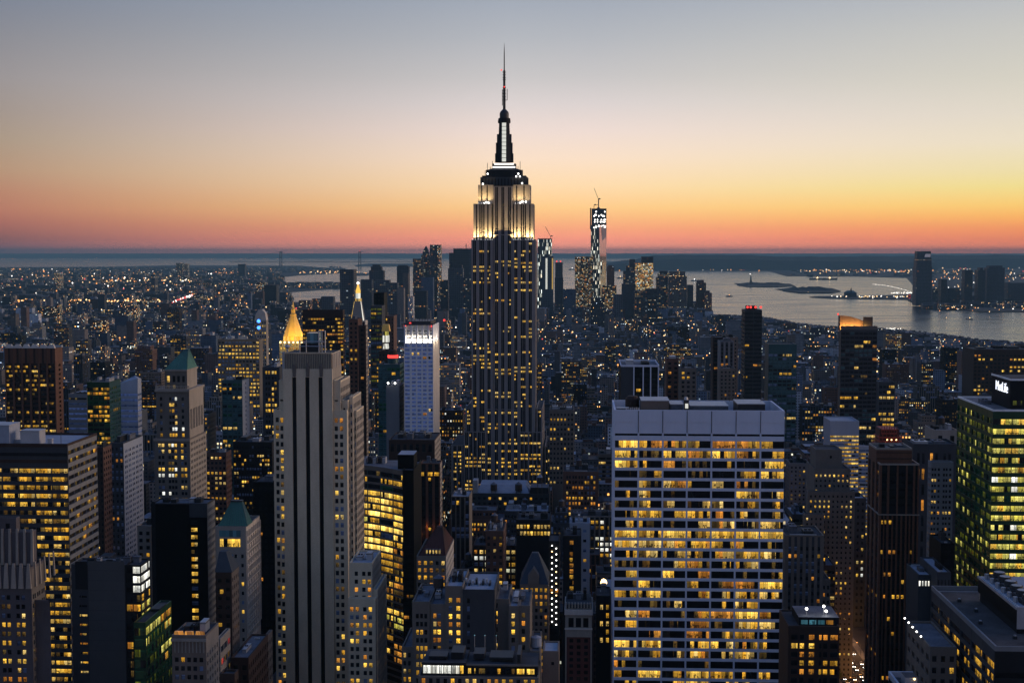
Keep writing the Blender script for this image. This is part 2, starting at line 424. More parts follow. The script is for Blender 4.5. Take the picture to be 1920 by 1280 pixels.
# ------------------------------------------------------------------ building writer
HEROES = []          # (x0, x1, y0, y1, z, lowest photo row that must stay visible)
def ST(**k):
    d = dict(wall='lime', sp=None, bay=3.2, win=0.5, fl=3.7, wh=0.52, top=1.6, dep=0.4, spd=0.0, p=0.25, on='bmmppddofw', off='000ku',
             rowf=True, cols=None, pat=None, zlow=-99, bot=0.0, rows=None, maxrows=999, pick=None)
    d.update(k)
    return d
class Tower:
    def __init__(s, name, label, cat, Y, px0, px1, py, far=None, depth=None, side='R', vb=1300, group=None, X0=None, X1=None, hide=True):
        s.Y = Y
        s.X0 = at(px0, py, Y)[0] if X0 is None else X0
        s.X1 = at(px1, py, Y)[0] if X1 is None else X1
        s.Z = at((px0 + px1) / 2, py, Y)[2]
        if far is not None:
            s.Yb = depth_at(far, py, s.X1 if side == 'R' else s.X0)
        else:
            s.Yb = Y + (depth or 25)
        s.vb = vb
        s.zlow = max(0.0, at(960, 1300 if Y < 1100 else min(vb + 90, 1300), Y)[2] - 8)
        s.root = thing(name, label, cat, ((s.X0 + s.X1) / 2, (s.Y + s.Yb) / 2, 0), group)
        s.wall = MB()
        s.wins = []
        s.k = Y / FPX                                # metres per photo pixel at the front
        if hide:
            HEROES.append((s.X0, s.X1, s.Y, s.Yb, s.Z, vb))
        s.rs = random.Random(name + label)
    def zpx(s, py, Y=None):
        return at(960, py, Y or s.Y)[2]
    def xpx(s, px, py=900, Y=None):
        return at(px, py, Y or s.Y)[0]
    # -- one wall with its openings
    def face(s, x0, x1, y0, y1, z0, z1, side, st, u0=0.0):
        W = (x1 - x0) if side == 'F' else (y1 - y0)
        dep, spd = st['dep'], st['spd']
        wall, sp = st['wall'], st['sp'] or st['wall']
        mb = s.wall
        def bx(ua, ub, da, db, za, zb, mat, skip=''):
            if side == 'F': mb.box(x0 + ua, x0 + ub, y0 + da, y0 + db, za, zb, mat, skip=skip)
            elif side == 'R': mb.box(x1 - db, x1 - da, y0 + ua, y0 + ub, za, zb, mat, skip=skip)
            else: mb.box(x0 + da, x0 + db, y0 + ua, y0 + ub, za, zb, mat, skip=skip)
        def P(u, d, z):
            return (x0 + u, y0 + d, z) if side == 'F' else ((x1 - d, y0 + u, z) if side == 'R' else (x0 + d, y0 + u, z))
        if st['cols'] is not None:
            cols = [c for c in st['cols'] if c[0] >= u0 and c[1] <= W]
        elif st['pat']:
            per, op = st['pat']
            n = max(1, int((W - u0) / per + 0.25))
            o0 = u0 + ((W - u0) - n * per) / 2
            cols = [(o0 + i * per + a, o0 + i * per + b) for i in range(n) for a, b in op if o0 + i * per + a > u0 + 0.05 and o0 + i * per + b < W - 0.05]
        else:
            n = max(1, round((W - u0) / st['bay']))
            b = (W - u0) / n
            cols = [(u0 + i * b + b * (1 - st['win']) / 2, u0 + i * b + b * (1 + st['win']) / 2) for i in range(n)]
        zl = max(z0 + st['bot'], st['zlow'], s.zlow)
        rows = []
        if st['rows'] is not None:
            rows = st['rows']
        else:
            k = 0
            while k < st['maxrows']:
                ft = z1 - st['top'] - k * st['fl']
                zt = ft - st['fl'] * (1 - st['wh']) * 0.4
                zb = zt - st['fl'] * st['wh']
                if zb < zl: break
                rows.append((zb, zt))
                k += 1
        edges = [u0] + [q for c in cols for q in c] + [W]
        for a, b in zip(edges[0::2], edges[1::2]):
            bx(a, b, 0.0, dep, z0, z1, wall, 'd')
        for a, b in cols:
            zs = [z1] + [q for r in rows for q in (r[1], r[0])] + [z0]
            for zt, zb in zip(zs[0::2], zs[1::2]):
                bx(a, b, spd, dep, zb, zt, sp)
        q = s.rs.random
        rf = [st['p'] * (s.rs.choice([0.25, 0.6, 1, 1, 1.4, 2.2]) if st['rowf'] else 1) for _ in rows]
        if st['rowf'] == 'strong':
            rf = [min(0.97, st['p'] * s.rs.choice([0.05, 0.1, 0.3, 0.6, 1.0, 1.6, 3.0])) for _ in rows]
        for ri, (zb, zt) in enumerate(rows):
            prev = None
            for ci, (a, b) in enumerate(cols):
                if st['pick']:
                    cls = st['pick'](ri, ci)
                    if cls is None:
                        cls = s.rs.choice(st['on']) if q() < rf[ri] else s.rs.choice(st['off'])
                else:
                    cls = s.rs.choice(st['on']) if q() < rf[ri] else s.rs.choice(st['off'])
                    if prev is not None and q() < 0.42: cls = prev        # neighbouring windows share a room
                    prev = cls
                n = len(cls)
                panes = []
                uo = 1.7 * s.rs.randint(0, 4000)
                for i, c in enumerate(cls):
                    ua, ub = a + (b - a) * i / n, a + (b - a) * (i + 1) / n
                    pts = [P(ua, dep - 0.06, zb), P(ub, dep - 0.06, zb), P(ub, dep - 0.06, zt), P(ua, dep - 0.06, zt)]
                    if side == 'L': pts = [pts[1], pts[0], pts[3], pts[2]]
                    panes.append((c, pts, [(uo + ua - a, 0), (uo + ub - a, 0), (uo + ub - a, 1), (uo + ua - a, 1)]))
                litn = any(c in 'bmopwydrefx' for c in cls)
                area = (b - a) * (zt - zb) * (1.0 if side == 'F' else min(0.6, abs((x1 if side == 'R' else x0)) / y0))
                s.wins.append((area * (2.2 if litn else 1.0) + zt * 1e-4, panes))
    def block(s, x0, x1, y0, y1, z0, z1, sides, wall='lime', roof='roof_tar', par=0.7, cap=None):
        dF = sides['F']['dep'] if 'F' in sides else 0
        dR = sides['R']['dep'] if 'R' in sides else 0
        dL = sides['L']['dep'] if 'L' in sides else 0
        s.wall.box(x0 + dL, x1 - dR, y0 + dF, y1, z0, z1, wall, top=roof, skip='d')
        if dL and 'F' not in sides: pass
        for sd, st in sides.items():
            s.face(x0, x1, y0, y1, z0, z1, sd, st, u0=0.0 if sd == 'F' else dF)
        if par:
            c = cap or (sides['F']['wall'] if 'F' in sides else wall)
            s.wall.box(x0, x1, y0, y0 + 0.5, z1, z1 + par, c, skip='d')
            s.wall.box(x0, x1, y1 - 0.5, y1, z1, z1 + par, c, skip='d')
            s.wall.box(x0, x0 + 0.5, y0 + 0.5, y1 - 0.5, z1, z1 + par, c, skip='dfb')
            s.wall.box(x1 - 0.5, x1, y0 + 0.5, y1 - 0.5, z1, z1 + par, c, skip='dfb')
        return s
    def part(s, name, mb):
        return mb.build(name, s.root)
    def clutter(s, x0, x1, y0, y1, z, n=3, mats=('metal_dark', 'roof_grey', 'metal_light', 'charcoal'), tank=False, hmax=4.0):
        r = s.rs
        if x1 - x0 < 2 or y1 - y0 < 3: return
        n = min(n, max(1, int((x1 - x0) / 2.5)))
        nx = max(1, n)
        for i in range(n):
            cw = (x1 - x0) / nx
            wd, dp, h = cw * r.uniform(0.35, 0.75), (y1 - y0) * r.uniform(0.25, 0.55), r.uniform(0.35, 1.0) * hmax
            xx, yy = x0 + i * cw + (cw - wd) * r.random(), y0 + (y1 - y0 - dp) * r.uniform(0.15, 0.85)
            m = MB().box(xx, xx + wd, yy, yy + dp, z, z + h, r.choice(mats))
            if r.random() < 0.6:
                for q in range(2):
                    m.cyl(xx + wd * (0.28 + 0.44 * q), yy + dp * 0.5, [(min(wd, dp) * 0.17, z + h), (min(wd, dp) * 0.17, z + h + 0.5)], 'metal_dark', 8)
            m.box(xx - 0.15, xx + wd + 0.15, yy - 0.15, yy + dp + 0.15, z + h * 0.82, z + h * 0.88, 'metal_dark')
            s.part(r.choice(['rooftop_unit', 'bulkhead', 'penthouse']), m)
        m = MB()
        for i in range(1):                              # a duct along the roof
            ya = y0 + (y1 - y0) * r.random()
            m.box(x0 + (x1 - x0) * r.uniform(0, .3), x0 + (x1 - x0) * r.uniform(.5, .95), ya, ya + 0.5, z + 0.2, z + 0.75, 'metal_light')
        s.part('duct', m)
        if tank:
            s.tank(x0 + (x1 - x0) * r.uniform(0.25, 0.75), (y0 + y1) / 2, z)
    def tank(s, cx, cy, z, r=1.9, h=3.6, leg=3.2):
        m = MB()
        m.cyl(cx, cy, [(r, z + leg), (r * 0.97, z + leg + h)], 'wood_tank', 12)
        tk = s.part('water_tank', m)
        MB().cyl(cx, cy, [(r * 1.08, z + leg + h), (0.05, z + leg + h + r * 0.75)], 'roof_grey', 12).build('tank_roof', tk)
        l = MB()
        for a in (-1, 1):
            for b in (-1, 1):
                l.bar((cx + a * r * .65, cy + b * r * .65, z), (cx + a * r * .65, cy + b * r * .65, z + leg), 0.14, 'steel_dark')
        l.build('tank_stand', tk)
    def finish(s, maxparts=100, wall_name='wall'):
        maxparts = min(maxparts, 100 if s.Y < 700 or 'spired' in s.root.name else 70 if s.Y < 1100 else 24 if s.Y < 1600 else 0)
        if s.wall.f:
            s.part(wall_name, s.wall)
        s.wins.sort(key=lambda q: -q[0])
        for _, panes in s.wins[:maxparts]:
            m = MB()
            for c, pts, uv in panes:
                m.poly(pts, WCLS[c], uv)
            s.part('window', m)
        rest = s.wins[maxparts:]
        if rest:
            m = MB()
            for _, panes in rest:
                for c, pts, uv in panes:
                    m.poly(pts, WCLS[c], uv)
            s.part('window', m)['kind'] = 'stuff'
        return s

def simple(name, label, cat, Y, px0, px1, py, st, far=None, depth=None, side='R', sst=None, vb=1300, roof='roof_tar', par=0.7, n=2, tank=False, maxparts=100, wall=None, fin=True, group=None):
    t = Tower(name, label, cat, Y, px0, px1, py, far=far, depth=depth, side=side, vb=vb, group=group)
    sides = {'F': st}
    if sst is not None or far is not None:
        sides[side] = sst or st
    t.block(t.X0, t.X1, t.Y, t.Yb, 0, t.Z - par, sides, wall=wall or st['wall'], roof=roof, par=par)
    if n:
        t.clutter(t.X0 + 1.5, t.X1 - 1.5, t.Y + 1.5, t.Yb - 1.5, t.Z - par, n, tank=tank)
    if fin:
        t.finish(maxparts)
    return t

# ================================================================== the spired tower in the middle
def spired_tower():
    Y = 1250.0
    t = Tower('spired_skyscraper', 'tallest tower, pale stone with floodlit shoulders and a needle spire', 'skyscraper', Y, 868, 1020, 806, depth=95, vb=905)
    k, X, Zp = t.k, t.xpx, t.zpx
    zb = 0.0
    base = dict(wall='esb_stone', sp='charcoal', dep=0.7, spd=0.45, fl=3.5, wh=0.5, top=1.2, rowf='strong', off='kkk0')
    c0 = (X(868) + X(1020)) / 2
    def tier(pa, pb, ptop, y0, y1, z0, cols, p, on='bbmpp', top=1.2, right=True, F=True, maxrows=999):
        xa, xb, z1 = X(pa), X(pb), Zp(ptop)
        cl = [((a - pa) * k, (b - pa) * k) for a, b in cols]
        sd = {}
        if F: sd['F'] = ST(**{**base, 'cols': cl, 'p': p, 'on': on, 'top': top, 'maxrows': maxrows})
        if right: sd['R'] = ST(**{**base, 'pat': (6.0, [(0.8, 2.6), (3.2, 5.0)]), 'p': p * 0.5, 'on': on, 'top': top})
        t.block(xa, xb, y0, y1, z0, z1, sd, wall='esb_stone', roof='roof_tar', par=0.6)
    pairs = lambda lst: [(c + o, c + o + 2.5) for c, n in lst for o in ([-2.7, 0.3] if n == 2 else [-4.4, -1.25, 1.9])]
    # low wings
    tier(845, 867.6, 838, Y + 6, Y + 80, zb, pairs([(852, 2), (861, 2)]), 0.5)
    tier(1021, 1040, 839, Y + 6, Y + 80, zb, pairs([(1026, 2), (1034.5, 2)]), 0.55)
    # lower tiers
    tier(871, 912, 809, Y - 6, Y + 80, zb, pairs([(876, 2), (884, 2), (892, 2), (900, 2), (907.5, 2)]), 0.62)
    tier(975, 1017, 809, Y - 6, Y + 80, zb, pairs([(979.5, 2), (987, 2), (996, 2), (1003.5, 2), (1011, 2)]), 0.62)
    tier(872.5, 884.2, 767, Y + 2, Y + 76, zb, pairs([(878.5, 2)]), 0.5)
    tier(1005.6, 1016.5, 767, Y + 2, Y + 76, zb, pairs([(1011, 2)]), 0.5)
    tier(912.3, 974.7, 768, Y - 1, Y + 20, zb, pairs([(917.5, 2), (931, 2), (943.5, 2), (955.5, 2), (967.5, 2)]), 0.6)
    # main shaft: two flanks and a set-back centre
    L = pairs([(890.6, 2), (904, 3), (917.4, 2)])
    C = pairs([(931, 2), (942.6, 2), (955, 2)])
    R_ = pairs([(967.2, 2), (981, 3), (994.2, 2)])
    zs = Zp(768)
    def plitF(frac): return frac
    tier(884.5, 924.5, 451, Y, Y + 42, Zp(812), L, 0.26)
    tier(924.8, 961.2, 441, Y + 2.5, Y + 42, Zp(771), C, 0.26, right=False)
    tier(961.5, 1003.5, 451, Y, Y + 42, Zp(812), R_, 0.30)
    # floodlit shoulders
    z451 = Zp(451)
    tier(888, 921.5, 383, Y + 3, Y + 39, z451 + 0.7, [(892.5, 895), (899, 901.5), (902.7, 905.2), (906.4, 908.9), (914, 916.5)], 0.03, 'd', 5)
    tier(924.9, 961.1, 350, Y + 4.5, Y + 39, Zp(441) + 0.7, pairs([(931, 2), (942.6, 2), (955, 2)]), 0.02, 'd', 4, right=False)
    tier(963.5, 999.5, 383, Y + 3, Y + 39, z451 + 0.7, [(967.5, 970), (976, 978.5), (979.7, 982.2), (983.4, 985.9), (992, 994.5)], 0.06, 'd', 5)
    tier(896, 924.4, 347, Y + 8, Y + 35, Zp(383) + 0.7, [(901.5, 904), (912, 914.5)], 0.0, 'd', 14, maxrows=1)
    tier(961.6, 993, 347, Y + 8, Y + 35, Zp(383) + 0.7, [(966.5, 969), (980.5, 983)], 0.0, 'd', 14, maxrows=1)
    t.finish(100)
    # crown of dark metal steps
    m = MB()
    m.box(X(900), X(988), Y + 9, Y + 34, Zp(347.5), Zp(331), 'grey_dark', top='roof_tar')
    for px in range(903, 988, 6):
        m.box(X(px), X(px + 2.0), Y + 8.4, Y + 9, Zp(347.5), Zp(334), 'charcoal')
    m.box(X(903), X(985), Y + 11, Y + 32, Zp(331), Zp(328), 'charcoal')
    m.box(X(910), X(977), Y + 12, Y + 31, Zp(328), Zp(317), 'charcoal', top='roof_tar')
    m.frust((X(912), X(975), Y + 13, Y + 30), Zp(317), (X(922), X(965), Y + 16, Y + 27), Zp(313.5), 'grey_dark')
    m.box(X(922), X(965), Y + 16, Y + 27, Zp(313.5), Zp(304.5), 'charcoal')
    t.part('crown', m)
    for pa, pb, yy in ((921.4, 964.5, 313), (925, 962, 307)):
        t.part('light_band', MB().box(X(pa), X(pb), Y + 15.4, Y + 15.9, Zp(yy), Zp(yy - 3.0), 'band_white'))
    m = MB()
    r = random.Random(3)
    for px in (908, 912, 917, 922, 924, 962, 965, 969, 973, 978):   # masts round the deck
        x, y = X(px), Y + r.uniform(13, 28)
        z = Zp(317 if 911 < px < 976 else 331)
        m.bar((x, y, z), (x, y, z + r.uniform(3, 9)), 0.22, 'steel_dark')
    t.part('antenna', m)
    # mooring mast
    cx, cy = X(943.3), Y + 21.5
    kk = (Y + 21.5) / FPX
    def oct_(r, z):
        return [(cx + r * cos(pi / 8 + pi / 4 * i), cy + r * sin(pi / 8 + pi / 4 * i), z) for i in range(8)]
    zz = lambda py: at(960, py, Y + 21.5)[2]
    m = MB()
    m.loft([oct_(15 * kk, zz(305)), oct_(13.2 * kk, zz(270)), oct_(11 * kk, zz(250)), oct_(10.3 * kk, zz(231))], 'charcoal')
    for sx_ in (-1, 1):                                             # stepped wings
        for (w_, top) in ((17, 288), (15.5, 268), (13.5, 252)):
            m.box(cx + sx_ * 4 * kk, cx + sx_ * w_ * kk, cy - 2.2, cy + 2.2, zz(305), zz(top), 'grey_dark')
    m.cyl(cx, cy, [(11.5 * kk, zz(231)), (12 * kk, zz(228)), (11 * kk, zz(222))], 'charcoal', 16)
    m.cyl(cx, cy, [(8.6 * kk, zz(222)), (8.6 * kk, zz(213)), (7.5 * kk, zz(210)), (4.0 * kk, zz(206)), (1.6 * kk, zz(204))], 'metal_dark', 16)
    t.part('mast', m)
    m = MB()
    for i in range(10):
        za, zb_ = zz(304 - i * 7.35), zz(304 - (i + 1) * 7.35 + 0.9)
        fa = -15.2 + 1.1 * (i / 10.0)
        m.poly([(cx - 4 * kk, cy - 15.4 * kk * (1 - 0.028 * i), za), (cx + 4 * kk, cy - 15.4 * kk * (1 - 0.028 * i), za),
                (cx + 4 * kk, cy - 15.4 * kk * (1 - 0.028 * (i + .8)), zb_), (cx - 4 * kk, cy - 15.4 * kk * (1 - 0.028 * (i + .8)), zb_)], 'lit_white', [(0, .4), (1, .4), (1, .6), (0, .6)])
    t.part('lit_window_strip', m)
    m = MB()
    m.cyl(cx, cy, [(2.6 * kk, zz(205)), (2.4 * kk, zz(165))], 'steel_dark', 6)
    m.cyl(cx, cy, [(2.3 * kk, zz(165)), (1.9 * kk, zz(132))], 'steel_dark', 6)
    m.cyl(cx, cy, [(1.1 * kk, zz(132)), (0.9 * kk, zz(100)), (0.25 * kk, zz(82))], 'steel_dark', 6)
    for py in (136, 141, 146, 150, 165, 170, 176, 182, 188):
        m.box(cx - 3 * kk, cx + 3 * kk, cy - 3 * kk, cy + 3 * kk, zz(py), zz(py - 0.8), 'steel_dark')
    m.bar((cx - 3.6 * kk, cy, zz(198)), (cx - 3.6 * kk, cy, zz(168)), 0.3, 'metal_dark')
    m.bar((cx + 5.4 * kk, cy, zz(188)), (cx + 5.4 * kk, cy, zz(167)), 0.3, 'steel_dark')
    m.bar((cx + 5.4 * kk, cy, zz(188)), (cx, cy, zz(188)), 0.25, 'steel_dark')
    t.part('spire', m)
    for px, py in ((940.6, 132), (946, 163.5)):
        t.part('warning_light', MB().ball((X(px, Y=Y + 21), Y + 20, zz(py)), 0.7, 'lamp_red'))
    # floodlights on the setbacks, each a lamp and its housing
    def flood(px, py, dy, power, tilt=0.12, spot=2.2):
        x, y, z = X(px), Y + dy, Zp(py) + 0.9
        h = t.part('floodlight', MB().cyl(x, y, [(0.45, z - 0.5), (0.6, z + 0.1)], 'metal_dark', 8).cyl(x, y, [(0.5, z + 0.12), (0.5, z + 0.2)], 'lamp_white', 8))
        ld = bpy.data.lights.new('floodlight_lamp', 'SPOT')
        ld.energy = power
        ld.color = (1.0, 0.68, 0.28)
        ld.spot_size = spot
        ld.spot_blend = 0.8
        ld.shadow_soft_size = 0.5
        lo = bpy.data.objects.new('floodlight_lamp', ld)
        COL.objects.link(lo)
        lo.parent = h
        lo.location = Vector((x, y, z + 0.4)) - Vector(t.root['_base'])
        lo.rotation_euler = (pi - tilt, 0, 0)      # upwards, leaning in towards the wall
    for px in (887, 892, 897.5, 902.5, 910.5, 915, 919.5, 923.5, 927, 959, 963, 966.5, 971, 975.5, 985, 990, 994.5, 998.5):
        flood(px, 451, 0.5 if not 926 < px < 960 else 3.2, FLOOD * (1.25 if px in (919.5, 923.5, 963, 966.5) else 0.8), 0.10)
    for px in (898, 903, 908, 913, 918, 966, 971, 976, 981, 986):
        flood(px, 383, 3.8, FLOOD * 0.42, 0.16)
    for y in (8, 18, 28):
        x, z = X(1003.5) - 0.9, Zp(451) + 1.2
        h = t.part('floodlight', MB().cyl(x, Y + y, [(0.45, z - 0.5), (0.6, z + 0.1)], 'metal_dark', 8))
        ld = bpy.data.lights.new('floodlight_lamp', 'POINT')
        ld.energy, ld.color, ld.shadow_soft_size = FLOOD * 0.12, (1.0, 0.68, 0.28), 0.4
        lo = bpy.data.objects.new('floodlight_lamp', ld)
        COL.objects.link(lo)
        lo.parent = h
        lo.location = Vector((x + 0.5, Y + y, z + 0.4)) - Vector(t.root['_base'])
    for px, py in ((908, 381), (912, 379), (916, 380), (975, 380), (979, 377.5), (985, 378), (905, 344), (978, 343), (967, 330), (974, 330), (914, 325), (971, 325)):
        t.part('lamp', MB().ball((X(px), Y + 5 if py > 360 else Y + 7.5, Zp(py)), 0.75, 'lamp_white'))
FLOOD = 17000.0
spired_tower()

# ================================================================== the white office slab with lit ribbons
def white_slab():
    Y = 600.0
    t = Tower('white_office_slab', 'wide white travertine slab with black window bands lit yellow, right of the spired tower', 'office tower', Y, 1151.5, 1471.3, 769, depth=41)
    k = t.k
    rowpx = [824.3 + 18.63 * i for i in range(26)]
    rows = [(t.zpx(y + 13.0), t.zpx(y - 0.2)) for y in rowpx]
    rows = [(t.zpx(815), t.zpx(811))] + rows
    code = """bb mo om d0 oo om m0|bb 0d bb om bb om 0m|bm d0 o0 d0 0d d0 bb|0d dd 00 0d 00 mm bb|00 pd pm d0 p0 o0 00|0d p0 00 00 00 bp 0p|00 p0 p0 0p p0 0p 0p
|0m md 0m mm md pd 0p|0p d0 00 0p mp dp pp|bb bm bb mm bb bb bb|pp pp pm bm md m0 b0|0d pp mp pd mp pp pp|dd d0 0p om 0d dp 0d|0b 00 b0 0o dd 00 0d
|0d b0 00 m0 0o om bb|mm mb 00 0m 0p pp pp|d0 0d 0p 00 0d pm 00|0p o0 00 dm oo bb m0|dm d0 00 oo d0 pp pp|00 0o d0 oo 0m mm m0|bb bb 00 bb bp mm md
|pd 0p 0p pm 0p pp p0|m0 00 00 0d 00 00 00|dd bb 0m bb mm md m0|0m 00 0m bm 0m dd d0|0m m0 dd mm bb 0m mm"""
    code = [r.split() for r in code.replace('\n', '').split('|')]
    r = random.Random(5)
    def pick(ri, ci):
        if ri == 0: return 'k'
        a = code[min(ri - 1, len(code) - 1)][ci]
        o = ''
        for ch in a:
            for q in range(3):
                c = ch
                if ch == '0': c = 'k' if r.random() < 0.93 else 'd'
                elif ch == 'd': c = r.choice('kdkdm')
                elif ch == 'm': c = r.choice('mmdmo')
                elif ch == 'p': c = r.choice('pppmd')
                elif ch == 'b': c = r.choice('bbbbm')
                o += c
        return o
    offs = [(1153.4 + 45.6 * i, 1153.4 + 45.6 * i + 42.4) for i in range(7)]
    cols = [((a - 1151.5) * k, (b - 1151.5) * k) for a, b in offs]
    st = ST(wall='travertine', dep=0.5, spd=0.14, rows=rows, cols=cols, pick=pick)
    Z = t.Z
    t.block(t.X0, t.X1, Y, t.Yb, 0, Z - 5.2, {'F': st}, wall='travertine', roof='roof_tar', par=0)
    # upper wall panels with joints, parapet round a sunken roof
    m = t.wall
    m.box(t.X0, t.X0 + 0.8, Y + 0.8, t.Yb - 0.8, Z - 5.2, Z, 'travertine', skip='d')
    m.box(t.X1 - 0.8, t.X1, Y + 0.8, t.Yb - 0.8, Z - 5.2, Z, 'travertine', skip='d')
    m.box(t.X0, t.X1, Y, Y + 0.8, Z - 5.2, Z, 'travertine', skip='d')
    m.box(t.X0, t.X1, t.Yb - 0.8, t.Yb, Z - 5.2, Z, 'travertine', skip='d')
    for a, b in offs:
        for u in (a - 2.2, b + 0.6):
            x = t.X0 + (u - 1151.5) * k
            if u > 1152.5:
                m.box(x, x + 0.22, Y - 0.16, Y - 0.002, t.zpx(809), Z - 0.3, 'grey_panel')
    zr = Z - 5.2
    def rb(name, a, b, ya, yb, h, mat, top=None):
        t.part(name, MB().box(t.X0 + (a - 1151.5) * k, t.X0 + (b - 1151.5) * k, Y + ya, Y + yb, zr, zr + h, mat, top=top).box(
            t.X0 + (a - 1151.5) * k - .2, t.X0 + (b - 1151.5) * k + .2, Y + ya - .2, Y + yb + .2, zr + h, zr + h + 0.35, 'metal_light'))
    rb('penthouse', 1205, 1258, 14, 30, 7.6, 'brick_tan', 'roof_tar')
    rb('rooftop_unit', 1262, 1286, 18, 32, 5.6, 'roof_grey')
    rb('penthouse', 1300, 1372, 16, 34, 5.2, 'roof_grey', 'roof_grey')
    rb('rooftop_unit', 1388, 1440, 12, 30, 6.6, 'metal_dark')
    rb('bulkhead', 1158, 1180, 10, 14, 4.6, 'metal_dark')
    m = MB()
    x0 = t.X0 + (1190 - 1151.5) * k
    m.cyl(x0, Y + 28, [(3.2, zr), (3.2, zr + 7), (2.2, zr + 8.5)], 'brown_dark', 14)
    t.part('water_tank', m)
    m = MB()
    xa = t.X0 + (1290 - 1151.5) * k
    m.box(xa - 1, xa + 1.2, Y + 12, Y + 14, zr, zr + 8.4, 'metal_dark')
    m.cyl(xa, Y + 13, [(0.9, zr + 8.4), (0.7, zr + 9.6)], 'metal_light', 10)
    hut = t.part('stair_hut', m)
    MB().poly([(xa - 0.5, Y + 11.9, zr + 4.7), (xa + 0.9, Y + 11.9, zr + 4.7), (xa + 0.9, Y + 11.9, zr + 6.8), (xa - 0.5, Y + 11.9, zr + 6.8)], 'lit_white', [(0, .4), (1, .4), (1, .6), (0, .6)]).build('lit_window', hut)
    m = MB()
    for i in range(7):
        m.cyl(t.X0 + 2.5 + i * 0.9 + 3, Y + 7 + (i % 2), [(0.35, zr), (0.35, zr + 5.4)], 'metal_light', 8)
    t.part('vent_stack', m)
    m = MB()
    for xx in (t.X0 + 52, t.X0 + 66):
        m.bar((xx, Y + 22, zr + 6.9), (xx, Y + 22, zr + 12.5), 0.12, 'steel_dark')
    m.bar((t.X0 + 52, Y + 22, zr + 9), (t.X0 + 66, Y + 22, zr + 9), 0.08, 'steel_dark')
    t.part('antenna', m)
    t.finish(100)
white_slab()

